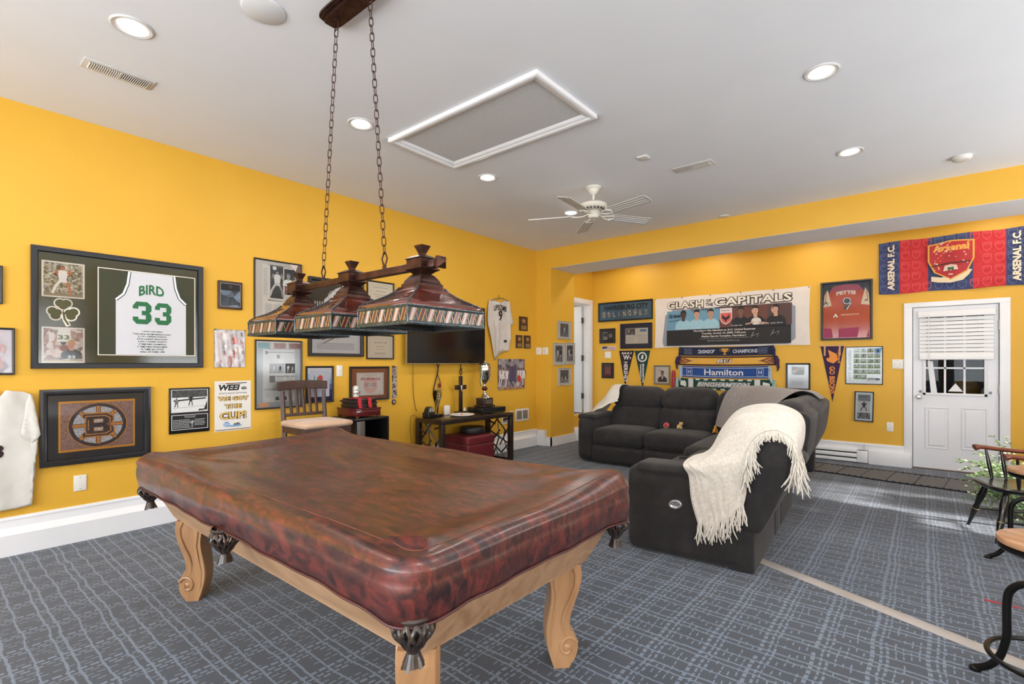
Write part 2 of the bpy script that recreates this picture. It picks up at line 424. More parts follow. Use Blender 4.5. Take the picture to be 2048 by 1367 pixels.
# ---------------------------------------------------------------- materials of the room
YELLOW = noise_mat('yellow_wall_paint', [(.3,(221,169,48)),(.7,(225,173,53))], (1.5,1.5,1.5), 2, .55, bump=.04, bscale=350)
WHITE = noise_mat('white_ceiling_paint', [(.3,(227,229,233)),(.7,(230,232,236))], (2,2,2), 2, .8)
TRIM = noise_mat('white_trim_paint', [(.3,(232,233,236)),(.7,(238,238,240))], (3,3,3), 2, .35)
def carpet():
    m, ns, ls, b = nm('patterned_carpet')
    def mth(op, a, b2=None, c=None, clamp=False):
        n = ns.new('ShaderNodeMath'); n.operation = op; n.use_clamp = clamp
        for i, q in enumerate((a, b2, c)):
            if q is None: continue
            if isinstance(q, (int, float)): n.inputs[i].default_value = q
            else: ls.new(q, n.inputs[i])
        return n.outputs[0]
    t = ns.new('ShaderNodeTexCoord'); sp = ns.new('ShaderNodeSeparateXYZ'); ls.new(t.outputs['Object'], sp.inputs[0])
    X, Y = sp.outputs['X'], sp.outputs['Y']
    def noise(sx, sy, detail=2, off=0):
        mp = ns.new('ShaderNodeMapping'); mp.inputs['Scale'].default_value = (sx, sy, 1); mp.inputs['Location'].default_value = (off, off, 0)
        n = ns.new('ShaderNodeTexNoise'); n.inputs['Scale'].default_value = 1; n.inputs['Detail'].default_value = detail
        ls.new(t.outputs['Object'], mp.inputs[0]); ls.new(mp.outputs[0], n.inputs['Vector']); return n.outputs[0]
    wob = mth('MULTIPLY', mth('SUBTRACT', noise(5, 2.2), .5), .042)
    fine = mth('MULTIPLY', mth('SUBTRACT', noise(70, 60, 1, 3), .5), .012)
    yy = mth('ADD', mth('ADD', Y, wob), fine)
    fr = mth('FRACT', mth('DIVIDE', yy, .205))
    def band(f, c, w): return mth('LESS_THAN', mth('ABSOLUTE', mth('SUBTRACT', f, c)), w)
    # long wavy lines running across the room
    lines = mth('MAXIMUM', mth('MAXIMUM', band(fr, .18, .024), band(fr, .36, .026)), band(fr, .74, .022))
    # short dashes crossing them, lined up in columns
    wx = mth('ADD', X, mth('MULTIPLY', mth('SUBTRACT', noise(2.0, 5, 2, 7), .5), .03))
    fx = mth('FRACT', mth('DIVIDE', wx, .029)); ix = mth('FLOOR', mth('DIVIDE', wx, .029))
    ysh = mth('ADD', mth('DIVIDE', Y, .042), mth('MULTIPLY', mth('FRACT', mth('MULTIPLY', ix, .618)), 1.))
    iy = mth('FLOOR', ysh); fy = mth('FRACT', ysh)
    wn2 = ns.new('ShaderNodeTexWhiteNoise'); wn2.noise_dimensions = '2D'
    cb = ns.new('ShaderNodeCombineXYZ'); ls.new(ix, cb.inputs[0]); ls.new(iy, cb.inputs[1]); ls.new(cb.outputs[0], wn2.inputs['Vector'])
    gx = mth('FRACT', mth('DIVIDE', wx, .203))
    col = mth('MAXIMUM', band(gx, .2, .07), band(gx, .42, .07))         # denser columns
    thr = mth('SUBTRACT', .52, mth('MULTIPLY', col, .5))
    dash = mth('MULTIPLY', mth('MULTIPLY', mth('GREATER_THAN', wn2.outputs['Value'], thr), mth('LESS_THAN', mth('ABSOLUTE', mth('SUBTRACT', fx, .5)), mth('ADD', .11, mth('MULTIPLY', col, .17)))), band(fy, .5, .36))
    pat = mth('MAXIMUM', lines, dash)
    pile = noise(420, 420, 2, 1)
    big = noise(.9, .9, 2, 5)
    dark = ramp(ns, [(.3,(51,63,81)),(.7,(60,70,86))]); ls.new(big, dark.inputs[0])
    light_c = ramp(ns, [(.3,(118,135,158)),(.7,(130,145,164))]); ls.new(big, light_c.inputs[0])
    mx = ns.new('ShaderNodeMix'); mx.data_type = 'RGBA'
    ls.new(pat, mx.inputs[0]); ls.new(dark.outputs[0], mx.inputs[6]); ls.new(light_c.outputs[0], mx.inputs[7])
    m2 = ns.new('ShaderNodeMix'); m2.data_type = 'RGBA'; m2.blend_type = 'MULTIPLY'; m2.inputs[0].default_value = 1
    pr = ramp(ns, [(.3,(150,150,150)),(.65,(255,255,255))]); ls.new(pile, pr.inputs[0])
    ls.new(mx.outputs[2], m2.inputs[6]); ls.new(pr.outputs[0], m2.inputs[7]); ls.new(m2.outputs[2], b.inputs['Base Color'])
    b.inputs['Roughness'].default_value = .95; b.inputs['Sheen Weight'].default_value = .25
    bp = ns.new('ShaderNodeBump'); bp.inputs['Strength'].default_value = .5; bp.inputs['Distance'].default_value = .004
    ls.new(pile, bp.inputs['Height']); ls.new(bp.outputs[0], b.inputs['Normal'])
    return m
CARPET = carpet()
# ---------------------------------------------------------------- the shell
mb = MB(); mb.box((-.3, YR-.1, -.1), (XR+.1, YB+.05, 0), CARPET); struct('floor', mb)
mb = MB(); mb.box((-.2, YR-.1, H), (XR+.1, YB+.2, H+.1), WHITE); struct('ceiling', mb)
mb = MB(); mb.box((-.12, YR, 0), (0, YH, H), YELLOW); struct('wall_left', mb)
ZS = at(1848, 426.2, 1, YH).z
Y2 = 7.24
mb = MB(); mb.box((-.12, YH, 0), (XP, Y2, H), YELLOW); mb.box((XP, YH, ZS+.002), (XR, Y2+.02, H), YELLOW); mb.box((XP, YH+.002, ZS), (XR, Y2+.02, ZS+.002), WHITE)
struct('wall_header', mb)
XA = .11; DY0, DY1, DZ0, DZ1 = 7.32, 8.05, .40, 2.40      # opening to the raised hall
mb = MB()
mb.box((-.01, Y2, 0), (XA, DY0, H), YELLOW); mb.box((-.01, DY1, 0), (XA, YB, H), YELLOW)
mb.box((-.01, DY0, DZ1), (XA, DY1, H), YELLOW); mb.box((-.01, DY0, 0), (XA, DY1, DZ0), YELLOW)
struct('wall_alcove', mb)
# hall behind the opening
HALL = M((205,200,196), .8)
mb = MB(); mb.box((-1.5, Y2+.01, .3), (-.01, 8.7, .395), photo([(70,68,66),(150,145,140),(96,92,90)], 30)); struct('floor_hall', mb)
mb = MB(); mb.box((-1.55, Y2+.01, .4), (-1.5, 8.7, 2.7), HALL); mb.box((-1.5, 8.65, .4), (-.02, 8.7, 2.7), HALL); mb.box((-1.5, Y2+.01, 2.65), (-.02, 8.65, 2.7), HALL)
struct('wall_hall', mb)
light('hall_lamp', 'POINT', (-.8, 7.7, 2.3), (0,0,0), 12, (1,.93,.85), shadow_soft_size=.1)
# back wall with the half-glazed door
dl, dr = at(1825,618,1,YB), at(1999,610,1,YB); DX0, DX1, DT = dl.x, dr.x, 2.03
mb = MB()
mb.box((-.01, YB, 0), (DX0-.005, YB+.14, H), YELLOW); mb.box((DX1+.005, YB, 0), (XR, YB+.14, H), YELLOW); mb.box((DX0-.005, YB, DT+.005), (DX1+.005, YB+.14, H), YELLOW)
struct('wall_back', mb)
# right wall with its windows, rear wall with openings added for the fill (behind the camera)
def windowed_wall(name, axis, val, outer, spans, lo, hi, a0, a1):
    mb = MB()
    def bx(p, q, z0, z1):
        if q-p < 1e-4: return
        if axis == 'x': mb.box((val, p, z0), (outer, q, z1), YELLOW)
        else: mb.box((p, outer, z0), (q, val, z1), YELLOW)
    cur = a0
    for p, q in spans:
        bx(cur, p, 0, H); bx(p, q, 0, lo); bx(p, q, hi, H); cur = q
    bx(cur, a1, 0, H); return struct(name, mb)
windowed_wall('wall_right', 'x', XR, XR+.12, WINS, .95, 2.55, YR, YB)
RW = [(.8, 5.2), (5.5, 7.1)]
windowed_wall('wall_rear', 'y', YR, YR-.12, RW, .6, 2.6, -.12, XR)
SLAT = M((236,236,236), .4)
for i, (a, b) in enumerate(WINS):
    mb = MB()
    for p, q in ((a-.07, a), (b, b+.07)): mb.box((XR-.02, p, .88), (XR+.02, q, 2.62), TRIM)
    mb.box((XR-.02, a-.07, 2.55), (XR+.02, b+.07, 2.62), TRIM); mb.box((XR-.05, a-.09, .91), (XR+.02, b+.09, .95), TRIM)
    mb.box((XR+.05, a, 1.73), (XR+.09, b, 1.77), TRIM); mb.box((XR+.05, (a+b)/2-.015, .95), (XR+.09, (a+b)/2+.015, 2.55), TRIM)
    w = struct('window_%d' % (i+1), mb)
    r = thing('window_blind', 'white slatted blind in side window %s' % ('rearmost of the row','beside the bar, second from the rear','third from the rear','nearest the far door')[i], 'blind', (XR-.03, (a+b)/2, .95), group='side window blinds')
    hw = (b-a)/2-.01; zt = 1.6
    z0 = .02 if i != 3 else .62
    s = MB(); z = z0+.03
    while z < zt-.06:
        s.mesh([(-.019,-hw,z+.016),(.019,-hw,z-.016),(.019,hw,z-.016),(-.019,hw,z+.016)], [(0,1,2,3)], SLAT); z += .046
    s.build('slats', r, smooth=False)
    s = MB(); s.box((-.03,-hw,zt-.06),(.03,hw,zt),SLAT); s.build('head_rail', r); s = MB(); s.box((-.025,-hw,z0-.005),(.025,hw,z0+.02),SLAT); s.build('bottom_rail', r)
for i, (a, b) in enumerate(RW):
    mb = MB()
    for p, q in ((a-.08, a), (b, b+.08)): mb.box((p, YR-.02, .55), (q, YR+.02, 2.68), TRIM)
    mb.box((a-.08, YR-.02, 2.6), (b+.08, YR+.02, 2.68), TRIM); mb.box((a-.08, YR-.02, .55), (b+.08, YR+.03, .6), TRIM)
    n = 3 if b-a > 3 else 1
    for k in range(1, n): x = a+(b-a)*k/n; mb.box((x-.03, YR-.1, .6), (x+.03, YR-.05, 2.6), TRIM)
    struct('window_%d' % (i+5), mb)  # unseen frame of an opening added for the fill lamps
# ---------------------------------------------------------------- boxed skirting
def base_profile(mb, a, b, t=.055, z1=.26, zs=.155):
    # left wall: steps out below zs, small moulding at the top; a..b along y
    pr = [(0,z1),(.012,z1-.004),(.016,z1-.018),(.012,z1-.03),(.014,zs+.03),(.03,zs+.012),(t-.01,zs),(t,zs-.012),(t,0),(0,0)]
    v = [(x,a,z) for x,z in pr]+[(x,b,z) for x,z in pr]; n = len(pr)
    mb.mesh(v, [tuple(range(n)), tuple(range(2*n-1,n-1,-1))]+[(i+1 if i+1<n else 0, i, n+i, n+(i+1)%n) for i in range(n)], TRIM)
mb = MB(); base_profile(mb, YR, YH, .055); mb.build('baseboard_left', ang=20)['kind'] = 'structure'
mb = MB()
mb.box((.055, YH-.05, 0), (.20, YH, .25), TRIM); mb.box((.2, YH-.02, 0), (XP+.02, YH, .14), TRIM)
mb.box((XP, YH-.02, 0), (XP+.02, Y2, .14), TRIM); mb.box((XA, Y2-.02+.02, 0), (XP+.02, Y2+.02, .14), TRIM)
struct('baseboard_pier', mb)
bx0 = XA; hx0, hx1 = 1.2, at(1736,900,1,YB-.07).x; bxe = at(1808,890,1,YB).x
zt = at(1808,891.6,1,YB).z
mb = MB(); mb.box((XA, YB-.02, 0), (bxe, YB, zt), TRIM); mb.box((XA, YB-.028, zt-.03), (bxe, YB, zt-.012), TRIM)
mb.bbox((hx1+.004, YB-.10, 0), (DX0-.01, YB-.018, .175), TRIM, .006)
xj = at(1729,890,1,YB-.02).x; mb.box((xj-.008, YB-.03, .18), (xj+.004, YB-.018, zt-.015), M((205,205,208)))
struct('baseboard_back', mb)
mb = MB(); mb.box((DX1+.11, YB-.02, 0), (XR, YB, .15), TRIM); struct('baseboard_back_right', mb)
# electric heater along the back wall
r = thing('baseboard_heater', 'long white electric baseboard heater between sofa and back door', 'heater', (0, YB-.02, 0))
s = MB(); DK = M((34,34,36), .7)
s.bbox((hx0, -.085, .012), (hx1-.12, -.0, .055), TRIM, .004); s.bbox((hx0, -.09, .075), (hx1-.12, -.07, .125), TRIM, .004); s.bbox((hx0, -.075, .14), (hx1, 0, .168), TRIM, .004)
s.box((hx0, -.05, .02), (hx1-.1, -.004, .15), DK); s.build('cover', r)
s = MB(); s.bbox((hx1-.12, -.092, .012), (hx1, 0, .168), TRIM, .005); s.build('end_cap', r)
# ---------------------------------------------------------------- casings and doors
c0, c1, ct = at(1807.8,700,1,YB).x, at(2021,700,1,YB).x, at(1808,606.7,1,YB).z
mb = MB()
for p, q in ((c0, DX0), (DX1, c1)):
    mb.bbox((p, YB-.022, 0), (q, YB-.0005, ct), TRIM, .006)
mb.bbox((c0, YB-.024, DT), (c1, YB-.0005, ct), TRIM, .006)
mb.box((DX0-.004, YB, 0), (DX0, YB+.13, DT+.004), TRIM); mb.box((DX1, YB, 0), (DX1+.004, YB+.13, DT+.004), TRIM); mb.box((DX0, YB, DT), (DX1, YB+.13, DT+.004), TRIM)
struct('trim_1', mb, 'white casing of the back door')
def dp(u, v): p = at(u, v, 1, YB+.02); return p.x, p.z
gx0, gz0 = dp(1851, 785); gx1, _ = dp(1969, 785); gz1 = 1.93
DOORM = noise_mat('white_door_paint', [(.3,(225,226,230)),(.7,(232,232,236))], (2,2,2), 2, .4)
mb = MB(); yd0, yd1 = YB+.02, YB+.064; e = .006
mb.box((DX0+e, yd0, .012), (gx0, yd1, DT-.004), DOORM); mb.box((gx1, yd0, .012), (DX1-e, yd1, DT-.004), DOORM)
mb.box((gx0, yd0, .012), (gx1, yd1, gz0), DOORM); mb.box((gx0, yd0, gz1), (gx1, yd1, DT-.004), DOORM)
door = struct('door_1', mb, 'white half-glazed back door with nine panes and two lower panels')
s = MB(); t = .028
for p, q, w0, w1 in ((gx0-t,gx0+.004,gz0-t,gz1+t),(gx1-.004,gx1+t,gz0-t,gz1+t)): s.bbox((p,yd0-.012,w0),(q,yd0,w1),DOORM,.004)
for w0, w1 in ((gz0-t,gz0+.004),(gz1-.004,gz1+t)): s.bbox((gx0-t,yd0-.012,w0),(gx1+t,yd0,w1),DOORM,.004)
zm = dp(1900,735.6)[1]; dz = zm-gz0
dz = (gz1-gz0)/3 if False else dz
for x in (dp(1890,735)[0], dp(1929,735)[0]): s.box((x-.01,yd0-.004,gz0),(x+.01,yd0+.02,gz1),DOORM)
k = 1
for z in (zm, zm+.33, zm+.66):
    if z < gz1: s.box((gx0,yd0-.004,z-.01),(gx1,yd0+.02,z+.01),DOORM)
s.build('glazing_frame', door)
s = MB(); s.box((gx0,yd0+.022,gz0),(gx1,yd0+.028,gz1),make_glass('door_glass',(.8,.83,.85,1),1.2,.01)); s.build('glass', door)
for (u0,v0,u1,v1) in ((1849,813,1898,899),(1922,815,1974,903)):
    x0, z1 = dp(u0,v0); x1, z0 = dp(u1,v1); s = MB()
    pr = [(0,.0),(.008,-.006),(.02,.004),(.032,.001),(.045,-.007)]
    rings = []
    v = []; n = len(pr)
    for cx, cz, sx, sz in ((x0,z0,1,1),(x1,z0,-1,1),(x1,z1,-1,-1),(x0,z1,1,-1)):
        for o, d in pr: v.append((cx+sx*o, yd0+d-.001, cz+sz*o))
    f = []
    for c in range(4):
        c2 = (c+1)%4
        for i in range(n-1): f.append((c*n+i, c*n+i+1, c2*n+i+1, c2*n+i))
    f.append(tuple(c*n+n-1 for c in range(4)))
    s.mesh(v, f, DOORM); s.build('panel', door, ang=15)
BRASS = M((165,140,105), .25, 1); STEEL = M((170,165,158), .3, 1)
kx, kz = dp(1838,793); s = MB(); Tk = Matrix.Translation((kx, yd0, kz)) @ Matrix.Rotation(PI/2, 4, 'X')
s.lathe([(.03,0),(.03,.008),(.012,.012),(.012,.03),(.024,.04),(.029,.055),(.022,.07),(0.001,.072)], STEEL, T=Tk); s.build('door_knob', door)
for v in (649, 778): 
    x, z = dp(1999, v); s = MB(); s.bbox((DX1-.012,yd0-.012,z-.05),(DX1+.002,yd0+.004,z+.05),STEEL,.003); s.cyl((DX1-.004,yd0-.012,z-.055),(DX1-.004,yd0-.012,z+.055),.007,STEEL); s.build('hinge', door)
s = MB(); s.box((DX0,YB-.01,0),(DX1,YB+.13,.012),M((104,80,66),.6)); struct('trim_2', s, 'brown wooden threshold under the back door')
# small latch plates under the glazing
for u, v in ((1841,782),(1981,785)):
    x, z = dp(u, v); s = MB(); s.bbox((x-.012,yd0-.012,z-.014),(x+.012,yd0,z+.014),M((120,120,120),.4,.6),.003); s.build('blind_bracket', door)
# blind on the back door
x0, zt = dp(1838,624); x1, _ = dp(1988,624); zb = dp(1900,719)[1]
r = thing('window_blind', 'white slatted blind half raised over the back door glass', 'blind', ((x0+x1)/2, yd0-.012, zb)); hw = (x1-x0)/2; hh = zt-zb
s = MB(); s.bbox((-hw-.01,-.06,hh-.075),(hw+.01,-.0,hh),SLAT,.006); s.build('valance', r)
s = MB(); s.bbox((-hw+.005,-.05,0),(hw-.005,-.005,.055),SLAT,.006)
s.build('bottom_rail', r)
s = MB(); z = .075
while z < hh-.08:
    s.bbox((-hw+.005,-.049,z-.0215),(hw-.005,-.044,z+.0215),SLAT,.002,T=Matrix.Translation((0,-.03,z))@Matrix.Rotation(math.radians(-14),4,'X')@Matrix.Translation((0,.046,-z))); z += .047
s.build('slats', r)
for q in (-.62, .62):
    s = MB(); s.box((hw*q-.001,-.055,.02),(hw*q+.001,-.053,hh-.02),SLAT); s.build('ladder_cord', r)
s = MB(); s.cyl((-hw*.72,-.062,-.02),(-hw*.72,-.062,hh-.04),.005,SLAT); s.build('tilt_wand', r)
# sheets of paper and a strip seen at the glass
p = at(1911,766,1,YB+.018); q = at(1926,783,1,YB+.018)
s = MB(); d = q.x-p.x; s.prism([(p.x-d,q.z),(p.x+d,q.z),(p.x,p.z)], -YB-.019, -YB-.017, M((232,232,234),.8), T=Matrix.Rotation(PI/2,4,'X'))
tag(s.build('paper_sheet'), 'white paper corner propped at the bottom of the back door glass', 'paper')
s = MB(); a = dp(1855,722); c = dp(1868,783)
s.mesh([(a[0],YB+.014,a[1]),(a[0]+.05,YB+.014,a[1]),(c[0]+.03,YB+.012,gz0+.005),(c[0]-.03,YB+.012,gz0+.005),(a[0],YB+.018,a[1]),(a[0]+.05,YB+.018,a[1]),(c[0]+.03,YB+.018,gz0+.005),(c[0]-.03,YB+.018,gz0+.005)],
  [(0,1,2,3),(7,6,5,4),(0,4,5,1),(1,5,6,2),(2,6,7,3),(3,7,4,0)], M((228,229,232),.6))
tag(s.build('paper_strip'), 'slanting white strip hanging at left edge of the back door glass', 'strip')
# dark storeroom seen through the panes
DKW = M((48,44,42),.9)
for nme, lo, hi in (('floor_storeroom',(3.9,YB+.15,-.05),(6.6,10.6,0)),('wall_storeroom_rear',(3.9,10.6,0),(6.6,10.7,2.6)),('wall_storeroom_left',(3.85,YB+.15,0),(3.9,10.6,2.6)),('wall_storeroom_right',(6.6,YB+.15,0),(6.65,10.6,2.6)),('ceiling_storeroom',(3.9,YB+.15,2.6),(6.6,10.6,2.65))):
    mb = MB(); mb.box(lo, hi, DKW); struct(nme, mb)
light('storeroom_lamp', 'POINT', (5.2, 9.0, 2.4), (0,0,0), 7, (1,.95,.9), shadow_soft_size=.1)
cols = [((40,60,110),'blue'),((150,110,30),'mustard yellow'),((70,70,74),'grey'),((200,200,205),'clear plastic'),((90,50,40),'brown'),((30,40,60),'navy')]
spots = [(4.95,9.75,.75,.16,.2),(5.35,9.75,.75,.2,.3),(5.28,9.2,.75,.13,.12),(5.58,9.3,.75,.13,.22),(4.72,9.3,.75,.12,.16),(5.0,9.22,.75,.12,.1)]
s = MB(); s.box((4.3,9.0,.7),(6.1,10.2,.75),DKW)
for x in (4.35,6.05):
    for y in (9.05,10.15): s.box((x-.03,y-.03,0),(x+.03,y+.03,.7),DKW)
tag(s.build('storage_table'), 'dark table in the storeroom behind the back door glass', 'table')
for (x,y,z,w,h),(c,nme) in zip(spots, cols):
    s = MB(); s.rbox((x,y,z+h/2+.02),(w*1.4,w*1.3,h),M(c,.4),r=w*.4,puff=.01,n=4)
    tag(s.build('storage_bag'), '%s bag lying in the storeroom seen through back door glass' % nme, 'bag', 'bags in the storeroom')
# raised hall door
mb = MB()
mb.bbox((XA-.001,DY1,DZ0),(XA+.018,min(DY1+.09,YB-.002),DZ1+.09),TRIM,.005); mb.bbox((XA-.001,DY0-.075,DZ0),(XA+.018,DY0,DZ1+.09),TRIM,.005); mb.bbox((XA-.001,DY0-.075,DZ1),(XA+.02,min(DY1+.09,YB-.002),DZ1+.09),TRIM,.005)
mb.box((-.012,DY1-.012,DZ0),(XA,DY1,DZ1),TRIM); mb.box((-.012,DY0,DZ0),(XA,DY0+.012,DZ1),TRIM); mb.box((-.012,DY0,DZ1-.012),(XA,DY1,DZ1),TRIM)
struct('trim_3', mb, 'white casing of the raised hall doorway')
mb = MB(); mb.box((-.8,DY1-.062,DZ0+.01),(-.03,DY1-.022,DZ1-.02),DOORM); d2 = struct('door_2', mb, 'white hall door standing open')
for z in (.72,1.42,2.12):
    s = MB(); s.bbox((-.028,DY1-.06,z-.05),(-.004,DY1-.012,z+.05),M((92,88,84),.3,1),.003); s.cyl((-.018,DY1-.066,z-.055),(-.018,DY1-.066,z+.055),.008,M((92,88,84),.3,1)); s.build('hinge', d2)
# white step up to the hall
mb = MB(); mb.bbox((XA+.001,DY0-.04,0),(XA+.28,DY1+.04,.2),TRIM,.01); struct('trim_4', mb, 'white step below the hall doorway')
# ---------------------------------------------------------------- ceiling fittings
def ceil(u, v, z=H): return at(u, v, 2, z)
BAF = M((246,240,234), .6); TR = M((208,207,205), .45); LENS = M((255,250,242), .5, emit=9)
root = thing('recessed_light', 'recessed ceiling light', 'light', (1.575,.78,H))
s = MB(); s.lathe([(.098,0),(.098,-.005),(.092,-.009),(.078,-.006),(.076,0)], TR, cap=False, seg=40); s.build('trim_ring', root)
s = MB(); s.lathe([(.076,-.004),(.07,-.001),(.066,-.0006)], BAF, cap=False, seg=40); s.build('baffle', root)
s = MB(); s.lathe([(.066,-.0012),(.001,-.0012)], LENS, cap=False, seg=40); s.build('lens', root)
LP = [(1.575,.78,'above the framed green and white jersey'),(1.575,2.21,'left of the ceiling hatch'),(1.575,3.645,'between the ceiling hatch and the far corner'),
      (1.575,5.15,'partly behind the fan blades'),(4.4,3.66,'nearest at right, largest of the right row'),(4.4,5.2,'right row, toward the far beam'),
      (4.4,.78,'right row, above the camera'),(4.4,2.2,'right row, second from the camera')]
for i, (x, y, t) in enumerate(LP):
    o = root if i == 0 else dup(root, (x,y,H))
    o['label'] = 'round recessed light, '+t; o['group'] = 'recessed ceiling lights'
    light('recessed_lamp', 'AREA', (x,y,H-.012), (0,0,0), 11, (1,.95,.88), .12, shape='DISK')
ZA = H
for i, x in enumerate((1.0, 2.3, 3.75, 5.6)):
    o = dup(root, (x, 7.6, H), 'recessed light hidden behind the beam, above '+('the blue team frame','the white banner','the grey throw','the back door')[i]); o['group'] = 'recessed lights behind the beam'
    light('recessed_lamp', 'AREA', (x,7.6,H-.012), (0,0,0), 6, (1,.93,.82), .12, shape='DISK')
# attic hatch
h0, h1, h2, h3 = [ceil(760+a/4.452, 120+b/4.452, H-.01) for a, b in ((70,710),(655,950),(1935,505),(1400,90))]
X0, X1, YY0, YY1 = (h0.x+h1.x)/2, (h2.x+h3.x)/2, (h0.y+h3.y)/2, (h1.y+h2.y)/2
r = thing('attic_hatch', 'large rectangular white attic hatch with moulded frame in the ceiling', 'hatch', ((X0+X1)/2,(YY0+YY1)/2,H))
w, h = X1-X0, YY1-YY0
s = MB(); pr = [(0,0),(0,-.028),(-.012,-.032),(-.03,-.03),(-.042,-.022),(-.06,-.018),(-.075,-.01),(-.082,-.004),(-.082,0)]
v = []; n = len(pr)
for sx, sy in ((-1,-1),(1,-1),(1,1),(-1,1)):
    for o, z in pr: v.append((sx*(w/2+o), sy*(h/2+o), z))
s.mesh(v, [(c*n+i+1, ((c+1)%4)*n+i+1, ((c+1)%4)*n+i, c*n+i) for c in range(4) for i in range(n-1)], TRIM); s.build('moulding', r, ang=15)
s = MB(); s.box((-w/2+.08,-h/2+.08,-.004),(w/2-.08,h/2-.08,-.0005), noise_mat('hatch_board',[(.3,(196,196,196)),(.7,(203,203,203))],(40,40,40),3,.9)); s.build('panel', r)
# supply vents
def vent(loc, rot, L, w, label):
    r = thing('ceiling_vent', label, 'vent', loc, rot, 'slotted ceiling vents')
    VM = M((206,202,196), .45)
    s = MB(); s.bbox((-L/2,-w/2,-.008),(L/2,w/2,-.0005),VM,.004); s.build('frame', r)
    s = MB(); s.box((-L/2+.03,-w/2+.03,-.0095),(L/2-.03,w/2-.03,-.0082),M((60,58,56),.7)); s.build('duct_opening', r)
    s = MB(); n = 28
    for i in range(n+1):
        x = -L/2+.03+(L-.06)*i/n
        t = .0022 if i != n//2 else .006
        a = math.radians(35 if i > n/2 else -35)
        s.box((-.001-t*.5,-w/2+.028,-.006),(.001+t*.5,w/2-.028,.002),VM,T=Matrix.Translation((x,0,-.012))@Matrix.Rotation(a,4,'Y'))
    s.build('louvres', r, smooth=False)
vent((.97,.855,H), PI/2, .36, .14, 'white slotted air vent near the left wall above the framed green jersey')
a = [ceil(*p) for p in ((1344,338),(1359,348),(1420,317),(1431,325))]
vent(((a[0].x+a[3].x)/2,(a[0].y+a[3].y)/2,H), 0, .36, .13, 'white slotted air vent between the ceiling fan and the smoke alarm')
def disc(name, label, cat, u, v, prof, m, group=None, **kw):
    p = ceil(u, v); s = MB(); s.lathe(prof, m, seg=36); o = s.build(name); o.location = (p.x,p.y,H); return tag(o, label, cat, group)
disc('smoke_alarm', 'small round white smoke alarm on the ceiling by the beam', 'alarm', 1924, 313, [(.07,0),(.07,-.014),(.064,-.03),(.05,-.038),(.02,-.04),(.001,-.04)], M((214,210,205),.5))
disc('ceiling_speaker', 'flat round white speaker in the ceiling beside the billiard lamp canopy', 'speaker', 527, 20, [(.105,0),(.105,-.006),(.098,-.01),(.001,-.011)], M((216,216,217),.8))
for u, v, t in ((1287,314,'small square white sensor plate beside the ceiling vent'),(1449,431,'tiny square white plate on the ceiling just above the beam')):
    p = ceil(u, v); s = MB(); s.bbox((-.045,-.045,-.012),(.045,.045,-.0004),M((222,220,218),.5),.004); o = s.build('ceiling_plate'); o.location = (p.x,p.y,H); tag(o, t, 'plate')
# ceiling fan
FP = ceil(1187,374); FZ = H-.285
r = thing('ceiling_fan', 'white five-blade ceiling fan with slotted blades and no lamp', 'fan', (FP.x,FP.y,H))
FM = M((226,222,212), .4)
s = MB(); s.lathe([(.075,0),(.078,-.008),(.07,-.02),(.055,-.03),(.05,-.05),(.035,-.065),(.022,-.08),(.014,-.085)], FM); s.build('canopy', r)
s = MB(); s.cyl((0,0,-.08),(0,0,-.17),.012,FM); s.build('downrod', r)
s = MB(); s.lathe([(.02,-.15),(.09,-.158),(.135,-.183),(.14,-.208),(.13,-.228),(.12,-.235),(.10,-.245),(.06,-.252),(.001,-.252)], FM, seg=40)
for k in range(20):
    a = 2*PI*k/20; s.box((.1,-.006,-.2475),(.125,.006,-.228),M((60,58,54)),T=Matrix.Rotation(a,4,'Z'))
s.build('motor_housing', r)
s = MB(); s.lathe([(.06,-.252),(.062,-.274),(.055,-.305),(.04,-.322),(.001,-.325)], FM); s.build('switch_hub', r)
BL = M((186,183,178), .5); GR = M((228,226,222), .5)
for k in range(5):
    T = Matrix.Rotation(math.radians(60+72*k), 4, 'Z') @ Matrix.Translation((0,0,-.292)) @ Matrix.Rotation(math.radians(-13), 4, 'X')
    s = MB()
    s.prism([(.19,-.055),(.24,-.062),(.66,-.07),(.685,-.055),(.69,0),(.685,.055),(.66,.07),(.24,.062),(.19,.055)], -.004, .004, BL, T=T)
    for y in (-.035, 0, .035): s.box((.22,y-.004,-.0062),(.66,y+.004,.0062),GR,T=T)
    b = s.build('blade', r)
    s = MB(); s.tube([(.05,0,.02),(.10,.0,-.004),(.15,-.03,-.01),(.22,-.045,-.008)], .006, FM, T=T); s.tube([(.10,0,-.004),(.15,.03,-.01),(.22,.045,-.008)], .006, FM, T=T); s.tube([(.2,-.045,-.009),(.24,0,-.009),(.2,.045,-.009)], .007, FM, T=T); s.build('blade_bracket', b)
